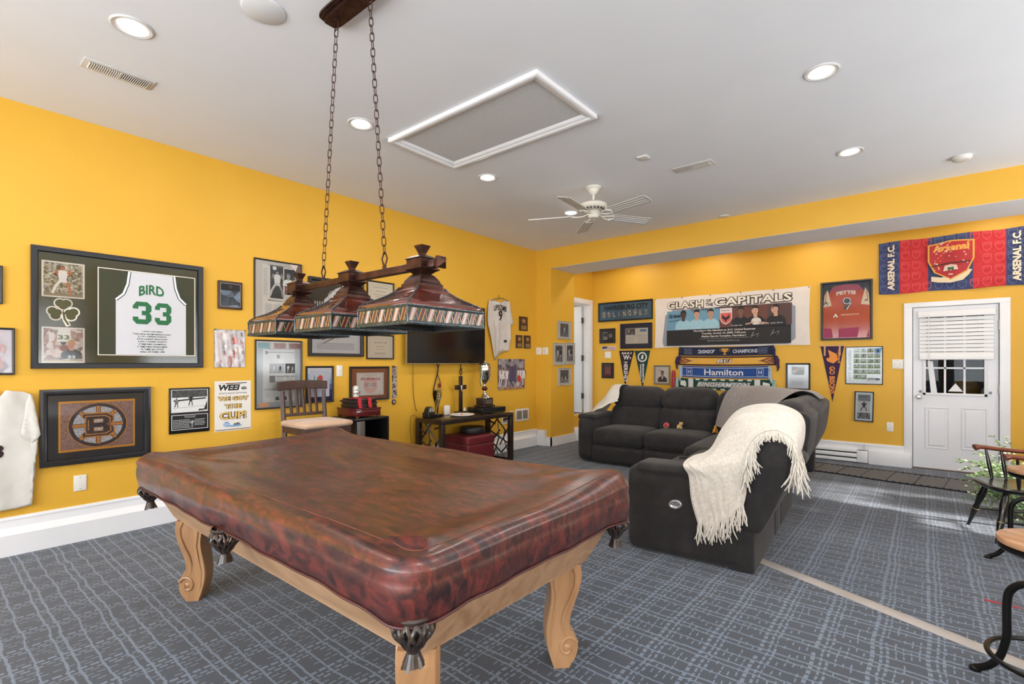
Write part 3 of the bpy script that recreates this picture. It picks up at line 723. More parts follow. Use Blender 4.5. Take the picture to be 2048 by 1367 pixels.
# ---------------------------------------------------------------- things on the left wall
INK = (45,44,44); PAPER = (222,216,208); GREY = (120,118,116)
CROWD = photo([(38,28,14),(120,100,52),(206,196,170),(70,60,34),(228,222,205)], 75)
BWP = photo([(14,14,15),(70,70,72),(150,150,150),(40,40,42)], 70)
def bw_photo(A, x, y, w, h, ground=(196,196,196), fig=1, dark=.42):
    A.rect(x, y, w, h, BWP); A.rect(x, y-h*dark/2-.0, w*.999, h*(1-dark), M(ground)) if False else A.rect(x, y-h/2+h*dark/2, w, h*dark, ground)
    for i in range(fig):
        fx = x+w*((i+1)/(fig+1)-.5); A.figure(fx, y-h*.42, h*.72, (235,235,235) if i % 2 == 0 else (30,30,32), (225,225,225) if i % 2 == 0 else (60,60,60), (120,120,120), (30,30,30), i+1)
def jersey_poly(x, y, w, h, sleeveless=True):
    X = lambda a: x+a*w; Y = lambda b: y+b*h
    return [(X(-.5),Y(-.5)),(X(.5),Y(-.5)),(X(.5),Y(.13)),(X(.40),Y(.22)),(X(.345),Y(.34)),(X(.32),Y(.5)),(X(-.32),Y(.5)),(X(-.345),Y(.34)),(X(-.40),Y(.22)),(X(-.5),Y(.15))]
def block3(A, x, y, w, h, m):
    X = lambda a: x+a*w/2; Y = lambda b: y+b*h/2
    A.poly([(X(-1),Y(.62)),(X(-.62),Y(1)),(X(.55),Y(1)),(X(1),Y(.66)),(X(1),Y(.2)),(X(.78),Y(0)),(X(1),Y(-.2)),(X(1),Y(-.66)),(X(.55),Y(-1)),(X(-.62),Y(-1)),(X(-1),Y(-.66)),(X(-1),Y(-.36)),(X(-.4),Y(-.36)),(X(-.4),Y(-.58)),(X(.38),Y(-.58)),(X(.38),Y(-.2)),(X(-.05),Y(-.2)),(X(-.05),Y(.2)),(X(.38),Y(.2)),(X(.38),Y(.6)),(X(-.4),Y(.6)),(X(-.4),Y(.36)),(X(-1),Y(.36))], m)
OLIVE = (74,72,38); GRN = (32,104,62)
def art_bird(A, w, h):
    A.rect(0, 0, w, h, OLIVE)
    px = lambda u: (u-342)/(1800-342)*w-w/2      # measures taken on the frame itself
    py = lambda v: h/2-(v)/1000*h
    for t, (cx, cy) in enumerate(((-.365*w, .265*h), (-.365*w, -.335*h))):
        pw, ph = .215*w, .30*h
        A.rect(cx, cy, pw+.022, ph+.022, (236,228,216)); A.rect(cx, cy, pw, ph, CROWD if t == 0 else photo([(90,60,50),(180,140,120),(230,215,205),(60,40,40)], 30))
        if t == 0:
            A.rect(cx, cy-ph*.46, pw, ph*.09, (150,130,100)); A.figure(cx-.005, cy-ph*.44, ph*.86, (236,232,224), (236,232,224), (196,120,84), (150,90,50), 1)
        else:
            A.figure(cx-pw*.3, cy-ph*.1, ph*.55, (225,220,214), (225,220,214), (180,130,110), (60,40,30), 0)
            A.poly([(cx-pw*.18,cy+ph*.1),(cx+pw*.2,cy+ph*.1),(cx+pw*.16,cy+ph*.5),(cx-pw*.14,cy+ph*.5)], (232,228,215)); A.text('33', cx+.0*pw, cy+ph*.24, pw*.3, ph*.14, (84,96,30), .03)
            A.bust(cx+pw*.2, cy-ph*.42, ph*.6, (28,34,26), (214,160,128), (196,160,96)); A.text('33', cx+pw*.2, cy-ph*.36, pw*.2, ph*.09, (220,220,215), .03)
            A.ell(cx-.0*pw, cy-ph*.1, pw*.1, pw*.1, (150,84,50)); A.rect(cx, cy-ph*.47, pw, ph*.05, (200,176,130))
    # shamrock outline between the two photographs
    cx, cy, s = -.368*w, -.03*h, .058*w
    for k, c in ((1.0,(238,228,214)), (.78, OLIVE)):
        z = 0
        for a in (90, 205, 335):
            ax, ay = cx+s*.85*math.cos(math.radians(a)), cy+s*.82*math.sin(math.radians(a))+s*.15
            for b in (-1, 1):
                o = math.radians(a+b*90); A.ell(ax+s*.3*math.cos(o)+s*.1*math.cos(math.radians(a)), ay+s*.3*math.sin(o)+s*.1*math.sin(math.radians(a)), s*(.62 if k == 1 else .47), s*(.62 if k == 1 else .47), c)
            A.ell(ax-s*.25*math.cos(math.radians(a)), ay-s*.25*math.sin(math.radians(a)), s*(.52 if k == 1 else .42), s*(.52 if k == 1 else .42), c)
        t = .3*s if k == 1 else .13*s
        A.line([(cx, cy), (cx+.12*s, cy-.9*s), (cx+.5*s, cy-1.75*s if k == 1 else cy-1.6*s)], t*1.6, c)
    # jersey window
    jx, jy, jw, jh = .142*w, -.0*h, .635*w, .83*h
    jx, jw = (px(828)+px(1765))/2*1.0, (px(1765)-px(828)); jy = -.002*h
    A.rect(jx, jy, jw+.012, jh+.012, (238,230,214)); A.rect(jx, jy, jw, jh, (52,54,32))
    bx, bw = jx+.02*w, jw*.74
    P = jersey_poly(bx, jy+.0, bw, jh*.995); A.poly(P, M((206,206,211), .85))
    for s2 in (-1, 1):
        pts = [(bx+s2*.5*bw, jy+.15*jh), (bx+s2*.40*bw, jy+.225*jh), (bx+s2*.345*bw, jy+.345*jh), (bx+s2*.32*bw, jy+.495*jh)]
        A.line(pts, .026, (28,50,36)); A.line(pts, .014, (238,238,238)); A.line([(a-s2*.010, b-.006) for a, b in pts], .004, (28,50,36))
    A.text('BIRD', bx-.005, jy+.27*jh, .36*bw, .12*jh, M(GRN), .03, arch=.02)
    block3(A, bx-.145*bw, jy+.01*jh, .26*bw, .27*jh, M(GRN)); block3(A, bx+.155*bw, jy+.01*jh, .24*bw, .27*jh, M(GRN))
    T = ['LARRY JOE BIRD', '"THE HICK FROM FRENCH LICK"', '21,791 CAREER POINTS', '8,974 CAREER REBOUNDS', '5,695 CAREER ASSISTS', '3 TIME NBA CHAMPION', '2 TIME NBA FINALS MVP', '12 TIME ALL-STAR', 'HALL OF FAME 1998']
    for i, t in enumerate(T): A.text(t, bx, jy-(.215+.031*i)*jh, len(t)*.0205*bw, .019*jh, (30,70,50), .012)
picture('L', wrect('L',60.5,490,737,403.5,534,734.5), 'framed_jersey', 'large black-framed white basketball jersey with green 33 and two photos', 'framed jersey', .04, .035, (26,28,34), OLIVE, art_bird)

def art_bear(A, w, h):       # spoked wheel emblem as a photomosaic
    A.rect(0, 0, w, h, (52,52,54)); iw, ih = w*.80, h*.80
    A.rect(0, 0, iw, ih, (226,160,52))
    MOS = lambda c: photo([tuple(max(0,int(k*.55)) for k in c), c, tuple(min(255,int(k*1.12)+14) for k in c)], 260)
    A.rect(0, 0, iw*.95, ih*.92, MOS((150,116,104)))
    G, D, L = MOS((196,130,50)), MOS((58,48,52)), MOS((186,186,190))
    rx, ry = iw*.37, ih*.43
    A.ell(0, 0, rx*1.06, ry*1.06, G, 48); A.ell(0, 0, rx*1.02, ry*1.02, D, 48); A.ell(0, 0, rx*.88, ry*.87, L, 48)
    for k in range(8):
        a = k*PI/4; c, s = math.cos(a), math.sin(a)
        A.line([(0,0),(c*rx*.9, s*ry*.9)], .03, D); A.line([(0,0),(c*rx*.9, s*ry*.9)], .022, G)
    bw, bh = rx*.52, ry*.5
    def B(sx, m):
        A.poly([(x*bw*sx*1.0, y*bh*sx) for x, y in ((-1,1),(.55,1),(.95,.7),(.95,.3),(.72,0),(1,-.3),(1,-.72),(.6,-1),(-1,-1),(-1,-.66),(-.8,-.6),(-.8,.6),(-1,.66))], m)
    B(1.16, G); B(1.04, D); B(.9, G); B(.8, D)
    for y in (.38, -.4):
        A.rect(-.0*bw, y*bh, .66*bw, .38*bh, G); A.rect(-.0*bw, y*bh, .52*bw, .24*bh, L)
picture('L', wrect('L',78,778,934,299.5,773.5,910), 'framed_emblem', 'black-framed mosaic of a spoked B emblem on gold border', 'framed picture', .045, .03, (36,36,38), (52,52,54), art_bear, rough=.25)

def art_plaque(A, w, h):
    A.rect(0, .21*h, w*.9, .5*h, (232,232,232)); A.rect(0, .21*h, w*.87, .485*h, photo([(22,22,22),(80,80,80),(30,30,30)], 90))
    A.rect(0, .13*h, w*.87, .32*h, (214,214,214)); A.line([(-.4*w,.06*h),(.38*w,.09*h)], .002, (60,60,60)); A.line([(-.4*w,.22*h),(.4*w,.26*h)], .012, (40,40,40))
    A.figure(.02*w, .10*h, .24*h, (24,24,24), (24,24,24), (90,90,90), (20,20,20), 0); A.figure(-.33*w, .08*h, .2*h, (120,120,120), (30,30,30), (90,90,90), (20,20,20), 0); A.poly([(.35*w,.02*h),(.43*w,.2*h),(.43*w,.0),(.2*w,-.02*h),(.22*w,.02*h)], (30,30,30))
    A.rect(0, -.255*h, w*.9, .33*h, (228,228,228)); A.rect(0, -.255*h, w*.87, .31*h, (10,10,11))
    A.lines(-.2*w, -.29*h, .42*w, .2*h, 6, (200,200,200), ragged=.1); A.lines(.25*w, -.27*h, .28*w, .16*h, 5, (200,200,200), ragged=.2); A.lines(0, -.14*h, .3*w, .05*h, 2, (200,200,200), center=True)
    A.figure(.05*w, -.39*h, .18*h, (170,170,170), (120,120,120), (150,150,150), (90,90,90), 2)
def slab(wall, rc, name, label, cat, col, d, art, group=None, rough=.3, r=.004, rot=0):
    a, z, w, h = rc
    root = thing(name, label, cat, group=group, mw=wmat(wall, a, z, .001) @ Matrix.Rotation(rot, 4, 'Z'))
    s = MB(); s.bbox((-w/2,-h/2,0),(w/2,h/2,d), M(col, rough) if isinstance(col, tuple) else col, r); s.build('board', root)
    A = Art(d+.0004); art(A, w, h); A.build('face_print', root, smooth=False); return root
slab('L', wrect('L',337,775,868,418,774.5,861), 'wall_plaque', 'black plaque with ice hockey photograph, right of the B emblem frame', 'plaque', (18,17,17), .015, art_plaque)
def art_small(A, w, h):
    A.rect(0, 0, w*.84, h*.84, (150,140,130)); A.rect(0, 0, w*.80, h*.81, photo([(18,18,20),(44,52,62),(110,126,144),(28,30,34)], 14)); A.rect(0, .28*h, w*.8, .24*h, (16,16,17))
    A.ring(0, .3*h, .012, .012, .002, (150,110,60)); A.lines(0, .02*h, .3*w, .16*h, 3, (140,150,165), center=True)
slab('L', wrect('L',434.5,559.5,616.5,483,566,620), 'wall_plaque', 'small brown plaque with dark shiny face above the foil poster', 'plaque', (58,34,26), .02, art_small)
# glossy poster in a crinkled plastic sleeve
a, z, w, h = wrect('L',428,657,733,489.5,661,735)
r = thing('sleeved_poster', 'small sports poster in crinkled shiny plastic, pinned above the white cup poster', 'poster', mw=wmat('L', a, z, .001))
A = Art(.002); A.rect(0,0,w,h,photo([(196,190,196),(120,110,112),(226,220,226),(150,60,60)],26)); A.figure(-.04,-.1*h,h*.6,(220,210,205),(180,170,170),(170,110,90),(50,30,30),1); A.figure(.05,-.2*h,h*.6,(190,70,60),(200,200,205),(150,100,80),(50,30,30),0); A.figure(.0,-.45*h,h*.5,(210,205,210),(170,60,60),(170,110,90),(50,30,30),2)
A.border(0,0,w,h,.003,(110,110,110)); A.build('picture_print', r, smooth=False)
m, ns, ls, b = nm('crinkled_plastic'); b.inputs['Base Color'].default_value = (1,1,1,1); b.inputs['Roughness'].default_value = .12; b.inputs['Alpha'].default_value = .35
rnd = random.Random(3)
s = MB(); ph = [rnd.uniform(0, 6) for _ in range(8)]
s.grid(lambda u, v: ((u-.5)*w, (v-.5)*h, .006+.004*math.sin(u*19+ph[0]+2.5*math.sin(v*3+ph[1]))+.003*math.sin(u*41+ph[2]+4*v)), 40, 14, m); s.build('plastic_sleeve', r)
for sx in (-1, 1):
    s = MB(); s.cyl((sx*w*.48,h*.49,.004),(sx*w*.48,h*.49,.018),.006,M((40,90,50))); s.build('push_pin', r)
# radio poster
a, z, w, h = wrect('L',429,762,863,501.5,760.5,858)
s = Art(.001); s.rect(0,0,w,h,(226,222,216))
s.text('WEEI', -.1*w, .37*h, .58*w, .12*h, M((24,24,26)), .05, shear=.2); s.line([(-.2*w,.445*h),(.38*w,.46*h)], .008, (24,24,26)); s.line([(-.36*w,.455*h),(.1*w,.46*h)], .004, (196,150,60))
s.ell(.3*w,.35*h,.085*w,.028*h,(24,24,26)); s.ell(.3*w,.365*h,.08*w,.024*h,(222,218,212)); s.ell(.3*w,.365*h,.07*w,.019*h,(120,120,124))
s.text('SPORTS RADIO NETWORK', -.0*w, .255*h, .78*w, .03*h, (60,60,62), .005, shear=.2)
for t, y, ww, hh in (('WE GOT',.15,.86,.1),('THE',-.005,.48,.1),('CUP!',-.19,.76,.17)):
    s.text(t, 0, y*h, ww*w, hh*h, M((30,28,30)), .10); s.text(t, 0, y*h, ww*w*.97, hh*h*.95, M((222,186,110)), .035)
s.ell(-.18*w,-.365*h,.09*w,.05*h,(60,130,190)); 
for k in range(4): s.line([(-.26*w,(-.34-.018*k)*h),(-.10*w,(-.345-.018*k)*h)], .0035, (226,230,236))
s.ell(.05*w,-.40*h,.2*w,.018*h,(110,160,200)); s.text('at&t', .1*w, -.36*h, .18*w, .05*h, (24,30,40), .02); s.rect(0,-.47*h,.96*w,.018*h,(150,130,96))
b = MB(); b.box((-w/2,-h/2,0),(w/2,h/2,.0011),M((226,222,216)))
r = thing('wall_poster', 'white paper poster reading WE GOT THE CUP! taped to wall', 'poster', mw=wmat('L', a, z, .0005)); b.build('sheet', r); s.build('picture_print', r, smooth=False)
# newspaper pages
def art_news1(A, w, h):
    A.rect(0,0,w,h,(206,200,192)); A.rect(.05*w,.02*h,.8*w,.86*h,PAPER)
    A.rect(-.04*w,.21*h,.29*w,.48*h,(60,60,62)); A.figure(-.03*w,-.0*h,.38*h,(222,220,216),(200,198,196),(150,150,150),(60,60,60),1); A.ell(-.09*w,.41*h,.045*w,.03*h,(222,222,220))
    A.rect(.3*w,.29*h,.35*w,.26*h,(50,50,52)); A.bust(.22*w,.17*h,.2*h,(226,226,222),(160,160,160),(90,90,90)); A.bust(.40*w,.17*h,.2*h,(222,222,218),(140,140,140),(50,50,50))
    A.poly([(.3*w,.5*h),(.5*w,.5*h),(.5*w,.30*h),(.42*w,.36*h)],(96,76,66)); A.poly([(.24*w,.5*h),(.44*w,.5*h),(.38*w,.4*h)],(200,186,176))
    A.lines(.3*w,.1*h,.3*w,.045*h,2,(70,70,72)); A.lines(-.28*w,.2*h,.1*w,.4*h,16,(150,148,146)); A.lines(.05*w,.445*h,.6*w,.03*h,2,(140,140,140))
    A.text('McDevitt pairs soccer stars', .08*w, -.065*h, .62*w, .03*h, (60,58,58), .005)
    for i in range(4): A.lines((-.22+.19*i)*w, -.25*h, .15*w, .28*h, 18, (150,148,146))
    A.rect(.36*w,-.12*h,.07*w,.05*h,(70,70,72)); A.lines(.27*w,.02*h,.32*w,.1*h,5,(150,148,146))
picture('L', wrect('L',507,515,657,602.5,529,670), 'framed_newspaper', 'framed newspaper page with black and white sports photos, upper of the two', 'framed picture', .014, .018, (34,26,24), (206,200,192), art_news1)
def art_news2(A, w, h):
    A.rect(0,0,w,h,(176,184,188)); A.rect(0,-.02*h,.72*w,.8*h,(214,214,212)); A.rect(0,.45*h,w,.1*h,(205,196,190))
    for x, c in ((-.34,(96,160,168)),(.02,(150,82,66)),(.36,(140,70,62))): A.rect(x*w,.435*h,.27*w,.085*h,c); A.lines(x*w,.45*h,.2*w,.05*h,2,tuple(int(k*.5) for k in c))
    A.lines(.06*w, .335*h, .6*w, .028*h, 1, (110,110,112)); A.rect(-.28*w,.33*h,.05*w,.05*h,(110,110,110)); A.rect(-.02*w,.27*h,.07*w,.055*h,(90,90,92))
    A.lines(-.2*w,.24*h,.22*w,.1*h,6,(170,170,170)); A.lines(.22*w,.24*h,.22*w,.1*h,6,(170,170,170))
    A.rect(-.05*w,.09*h,.34*w,.15*h,(130,130,130)); A.figure(-.12*w,.03*h,.11*h,(230,230,230),(200,200,200),(90,90,90),(40,40,40),1); A.figure(.02*w,.03*h,.1*h,(40,40,40),(40,40,40),(90,90,90),(40,40,40),0)
    A.rect(.25*w,.09*h,.22*w,.15*h,(60,60,62)); A.figure(.2*w,.03*h,.11*h,(200,200,200),(180,180,180),(130,130,130),(40,40,40),2); A.figure(.3*w,.03*h,.1*h,(120,120,120),(200,200,200),(130,130,130),(40,40,40),0)
    A.text('Time on their side', .13*w, -.03*h, .44*w, .03*h, (40,40,42), .01); A.rect(-.16*w,-.07*h,.12*w,.1*h,(90,90,92)); A.lines(.02*w,-.1*h,.16*w,.1*h,7,(150,150,150)); A.lines(.24*w,-.1*h,.18*w,.1*h,7,(150,150,150))
    A.text('Four line years of first and improvement', .0*w, -.225*h, .66*w, .018*h, (60,60,62), .003)
    for i in range(4): A.lines((-.25+.17*i)*w,-.3*h,.14*w,.1*h,7,(160,160,160))
    for x in (-.05,.12): A.rect(x*w,-.37*h,.08*w,.05*h,(60,60,62))
    A.rect(-.35*w,-.455*h,.22*w,.06*h,(170,120,84))
picture('L', wrect('L',509,678,818,603,682,814), 'framed_newspaper', 'framed newspaper page reading Time on their side, lower of the two', 'framed picture', .014, .018, (34,30,30), (176,184,188), art_news2)
# large frame behind the billiard lamp
def art_jersey2(A, w, h):
    A.rect(0,0,w,h,(28,27,26)); A.rect(0,-.36*h,w,.28*h,(210,208,212))
    A.poly([(-.3*w,-.5*h),(.42*w,-.5*h),(.46*w,.2*h),(.3*w,.40*h),(.1*w,.46*h),(-.02*w,.42*h),(-.25*w,.25*h),(-.32*w,0)],(216,214,214))
    for k in range(12): A.line([(-.3*w+.0*k,(.18-.05*k)*h),(.16*w,(.34-.05*k)*h)],.008,(110,84,74))
    A.poly([(-.45*w,-.15*h),(-.28*w,-.1*h),(-.28*w,.14*h),(-.45*w,.1*h)],(110,160,190))
    for k in range(4): A.rect((-.43+.045*k)*w,.17*h,.016*w,.1*h,(226,226,226)); A.rect((-.43+.045*k)*w,-.18*h,.016*w,.08*h,(226,226,226))
    A.ring(.24*w,.42*h,.16*w,.12*h,.014,(28,22,20)); A.ell(.24*w,.43*h,.14*w,.10*h,(222,220,220)); A.ring(-.05*w,.3*h,.13*w,.09*h,.008,(190,188,186)); A.lines(.34*w,.1*h,.12*w,.1*h,3,(120,160,190))
    A.lines(-.0*w,-.4*h,.8*w,.1*h,4,(170,170,178))
z1 = at(615,552,0,0).z; z0 = at(615,712,0,0).z; y0 = at(615,600,0,0).y; y1 = at(724,600,0,0).y
picture('L', ((y0+y1)/2,(z0+z1)/2,y1-y0,z1-z0), 'framed_jersey', 'black shadow-box frame with striped white jersey, half hidden behind the lamp shades', 'framed jersey', .035, .04, (24,23,25), (28,27,26), art_jersey2)
def cert(lines, title=None, bgc=(224,214,196), tc=(70,66,60), seal=None, matb=None):
    def f(A, w, h):
        A.rect(0,0,w,h,matb or bgc)
        k = .86 if matb is None else .72
        A.rect(0,0,w*k,h*k,bgc); A.border(0,0,w*k*.94,h*k*.92,.002,(150,140,124))
        if seal: A.ring(0,-.04*h,.2*w,.2*w,.035,seal); A.ell(0,-.04*h,.06*w,.06*w,seal)
        for t, y, ww, hh, c in lines:
            if t: A.text(t, 0, y*h, ww*w, hh*h, c, .004)
            else: A.lines(0, y*h, ww*w, hh*h, 1, c, center=True)
        A.lines(0,-.3*h,.5*w,.1*h,3,(150,140,130),center=True)
    return f
ya, yb = at(733,560,0,0).y, at(787,565,0,0).y
za = at(733,559,0,0).z
picture('L', ((ya+yb)/2, za-.155, yb-ya, .31), 'framed_certificate', 'framed cream certificate above the lamp shades, left of television', 'framed certificate', .016, .018, BLACK, None, cert([('',.3,.68,.05,(90,130,130)),('',.14,.4,.05,(90,86,80)),('',.0,.6,.045,(90,130,130)),('',-.1,.5,.03,(120,116,108))]))
picture('L', wrect('L',732,668,718,786.5,670,718), 'framed_certificate', 'framed cream ALL-STAR TEAM certificate directly left of television', 'framed certificate', .016, .018, BLACK, None, cert([('ALL-STAR TEAM',.2,.5,.06,(120,110,90)),('',.02,.36,.05,(150,130,90)),('',-.1,.4,.04,(150,130,90))]))
def art_blue(A, w, h):
    g = [(228,230,238),(206,212,232),(168,176,212),(110,118,170),(62,68,120),(36,40,84)]
    for i, c in enumerate(g): A.rect(0, h/2-h*(i+.5)/6, w, h/6, c)
    A.rect(0,.02*h,w*.8,.8*h,(214,218,232)); A.rect(-.22*w,.15*h,.04*w,.22*h,(90,160,130)); A.rect(0,.15*h,.34*w,.34*h,(214,224,226)); A.rect(0,.12*h,.24*w,.2*h,(96,160,140)); A.ell(.02*w,.2*h,.1*w,.08*h,(226,80,90)); A.lines(0,-.12*h,.6*w,.2*h,5,(150,156,190),center=True)
picture('L', wrect('L',610.5,731,806,666,732,803), 'framed_poster', 'black-framed pale blue poster with red flower, behind the chair back', 'framed picture', .02, .018, (28,22,24), None, art_blue)
a, z, w, h = wrect('L',672.5,730,752.5,684.5,730,752)
def switch_plate(wall, rc, label, toggles=1, rocker=False, outlet=False, blank=False, cat='switch'):
    a, z, w, h = rc
    r = thing('wall_plate', label, cat, mw=wmat(wall, a, z, .0005))
    P = M((232,228,220), .35)
    s = MB(); s.bbox((-w/2,-h/2,0),(w/2,h/2,.007),P,.003)
    for y in (-h*.37, h*.37): s.lathe([(.0035,.0065),(.003,.0082),(.0005,.0084)], M((140,136,130),.4), c=(0,y,0), seg=10)
    s.build('plate', r)
    for i in range(toggles):
        x = (i-(toggles-1)/2)*w*.44
        s = MB()
        if outlet:
            for y in (-h*.2, h*.2):
                s.lathe([(.016,.0068),(.016,.0085),(.001,.0088)], P, c=(x,y,0), seg=20); s.box((x-.007,y+.001,.0085),(x-.004,y+.009,.0095),M((60,58,56))); s.box((x+.004,y+.001,.0085),(x+.007,y+.009,.0095),M((60,58,56)))
            s.build('socket', r)
        elif rocker:
            s.bbox((x-w*.2,-h*.3,.005),(x+w*.2,h*.3,.011),P,.003); s.box((x-w*.12,-h*.05,.011),(x+w*.05,h*.15,.013),M((190,186,180))); s.build('dial', r)
        elif not blank:
            s.box((x-.006,-.013,.006),(x+.006,.013,.0085),M((206,202,194))); s.box((x-.004,-.002,.007),(x+.004,.01,.018),P); s.build('toggle', r)
    return r
switch_plate('L', (a,z,w,h), 'white light switch plate between blue poster and All-America certificate')
def art_aa(A, w, h):
    A.rect(0,0,w,h,(150,92,58)); A.rect(.02*w,-.03*h,.76*w,.76*h,(110,70,50)); A.rect(.02*w,-.02*h,.76*w,.76*h,(222,214,206)); A.border(.02*w,-.02*h,.68*w,.68*h,.002,(160,120,110))
    A.ring(.02*w,-.06*h,.2*w,.2*w,.06,(222,186,178)); A.text('All-America', .02*w, .16*h, .56*w, .1*h, (156,36,44), .01); A.lines(.02*w,-.05*h,.34*w,.14*h,4,(110,110,110),center=True); A.lines(.02*w,.27*h,.4*w,.03*h,1,(140,130,126),center=True)
    A.ell(-.28*w,-.28*h,.02*w,.03*h,(160,50,56)); A.lines(.28*w,-.3*h,.12*w,.03*h,2,(140,130,126))
picture('L', wrect('L',698,731.5,801,776.5,733,799), 'framed_certificate', 'black-framed All-America certificate on brown mat beside the light switch', 'framed certificate', .024, .022, (30,26,26), None, art_aa)
# lanyard
a0 = at(789,731,0,.01); a1 = at(789,800,0,.01); L = a0.z-a1.z
r = thing('lanyard', 'black patterned lanyard with medallion hanging left of television', 'lanyard', mw=wmat('L', a0.y, a0.z, .002))
PAT = photo([(20,16,16),(60,40,36),(190,186,184),(24,18,20)], 50)
s = MB(); s.box((-.03,-L,0),(.0,0,.004),PAT); s.box((.004,-L*.93,.002),(.034,0,.006),PAT); s.build('strap', r)
s = MB(); s.lathe([(.03,0),(.032,.004),(.028,.009),(.001,.009)], M((40,26,30),.4), c=(-.004,-L-.02,.0)); s.lathe([(.02,.009),(.018,.011),(.001,.011)], M((190,184,180),.3,.6), c=(-.004,-L-.02,.0)); s.build('medallion', r)
# television
p0 = at(814,727,0,.11); p1 = at(971,616,0,.11); w, h = p1.y-p0.y, p1.z-p0.z
r = thing('television', 'large black flat television mounted on the yellow wall behind the lamp', 'television', mw=wmat('L', (p0.y+p1.y)/2, (p0.z+p1.z)/2, .045))
s = MB(); s.bbox((-w/2,-h/2,.02),(w/2,h/2,.058),M((22,21,22),.3),.006); s.build('bezel', r)
s = MB(); s.box((-w/2+.012,-h/2+.016,.0582),(w/2-.012,h/2-.012,.0588),M((16,15,16),.12)); s.build('screen', r)
s = MB(); s.box((-w/2,-h/2-.001,.03),(w/2,-h/2+.008,.061),M((190,188,186),.25,1)); s.box((-w/2-.001,-h/2,.03),(-w/2+.006,h/2,.0605),M((190,188,186),.25,1)); s.build('silver_trim', r)
s = MB(); s.box((-.25,-.2,-.044),(.25,.2,.02),M((30,30,30))); s.build('wall_bracket', r)
# cables below it
def wire(pts, rad, label, name='cable', m=None):
    s = MB(); P = [Vector(p) for p in pts]; Q = []
    for i in range(len(P)-1):
        a, b, c, d = P[max(i-1,0)], P[i], P[i+1], P[min(i+2,len(P)-1)]
        for k in range(6):
            t = k/6; Q.append(.5*((2*b)+(c-a)*t+(2*a-5*b+4*c-d)*t*t+(3*b-a-3*c+d)*t**3))
    Q.append(P[-1]); s.tube(Q, rad, m or M((22,18,18),.5), 6); return tag(s.build(name), label, 'cable')
def W(u, v, x=.02): p = at(u, v, 0, x); return (x, p.y, p.z)
wire([W(826,727,.05),W(826,760),W(827,790),W(831,815),W(834,822,.06)], .0035, 'thin black cable hanging below the left end of the television')
wire([W(874,727,.06),W(876,740,.03),W(869,770),W(867,785),W(871,805),W(872,824,.05)], .008, 'thick black cable bundle dropping from television to the console')
wire([W(879,727,.06),W(875,745,.03),W(880,762),W(880,770)], .005, 'short cable with red plugs hanging under the television')
s = MB(); p = W(879,766); s.bbox((p[0]-.01,p[1]-.02,p[2]-.06),(p[0]+.012,p[1]+.02,p[2]-.0),M((110,30,30),.5),.006); tag(s.build('cable_plugs'), 'dark red cable plugs dangling below the television centre', 'plug')
wire([W(922,727,.06),W(921,737),W(924,744),W(922,749),W(919,744),W(924,736)], .006, 'small knotted black cable hanging under right end of television')
# baseball jersey on a hanger
def cloth(name, root, outline, m, depth=.015, seed=1, folds=3., amp=.008, y_sag=0):
    """cloth panel filled from an outline, with standing folds; local coordinates"""
    rnd = random.Random(seed); ph = [rnd.uniform(0, 6.3) for _ in range(6)]
    bm = bmesh.new(); vs = [bm.verts.new((x,y,0)) for x, y in outline]; f = bm.faces.new(vs)
    bmesh.ops.triangulate(bm, faces=[f]); 
    for _ in range(3): bmesh.ops.subdivide_edges(bm, edges=[e for e in bm.edges if e.calc_length() > .03], cuts=1, use_grid_fill=True); bmesh.ops.triangulate(bm, faces=bm.faces[:])
    w = max(x for x, y in outline)-min(x for x, y in outline); h = max(y for x, y in outline)-min(y for x, y in outline)
    def zf(x, y):
        return depth+amp*math.sin(x/w*6.3*folds+ph[0]+1.3*math.sin(y/h*4+ph[1]))+amp*.5*math.sin((x+y*.6)/w*6.3*folds*1.7+ph[2])
    for v in bm.verts: v.co.z = max(.002, zf(v.co.x, v.co.y))
    g = bmesh.ops.solidify(bm, geom=bm.faces[:], thickness=.0015) if False else None
    me = bpy.data.meshes.new(name); bm.normal_update(); bm.to_mesh(me); bm.free(); me.materials.append(m)
    me.polygons.foreach_set('use_smooth', [True]*len(me.polygons))
    o = bpy.data.objects.new(name, me); COL.objects.link(o); o.parent = root
    so = o.modifiers.new('thickness', 'SOLIDIFY'); so.thickness = .003
    return o, zf
CREAM = noise_mat('cream_jersey_cloth', [(.3,(204,196,190)),(.7,(214,207,200))], (8,8,8), 2, .9, bump=.2, bscale=600)
c = at(1000,655,0,0)
r = thing('hanging_jersey', 'cream baseball jersey with dark number 9 on a hanger, right of television', 'jersey', mw=wmat('L', c.y, c.z, .001))
def lp(u, v): p = at(u, v, 0, .02); return (p.y-c.y, p.z-c.z)
out = [lp(*p) for p in ((985,598),(992,603),(1004,604),(1012,599),(1018,604),(1021,625),(1026,647),(1020,650),(1017,640),(1020,690),(1018,700),(1005,702),(999,706),(992,716),(989,720),(989,700),(991,665),(987,640),(983,645),(974,645),(974,625),(977,600))]
o, zf = cloth('shirt', r, out[::-1], CREAM, .03, 4, 2.2, .007)
A = Art(0); DKR = M((44,24,24))
x, y = lp(999.5,617.5); A.text('LIPSCOMB', x, y, lp(1012,617)[0]-lp(987,617)[0], .085, DKR, .02, arch=.02); x, y = lp(999,631); A.text('9', x, y, .085, .16, DKR, .03); A.line([lp(996,645),lp(998,670),lp(997,700)], .004, M((150,110,60))); x, y = lp(1009,682); A.rect(x, y, .07, .035, DKR)
for v in A.bm.verts: v.co.z = zf(v.co.x, v.co.y)+.006+.0003
A.build('lettering', r, smooth=False)
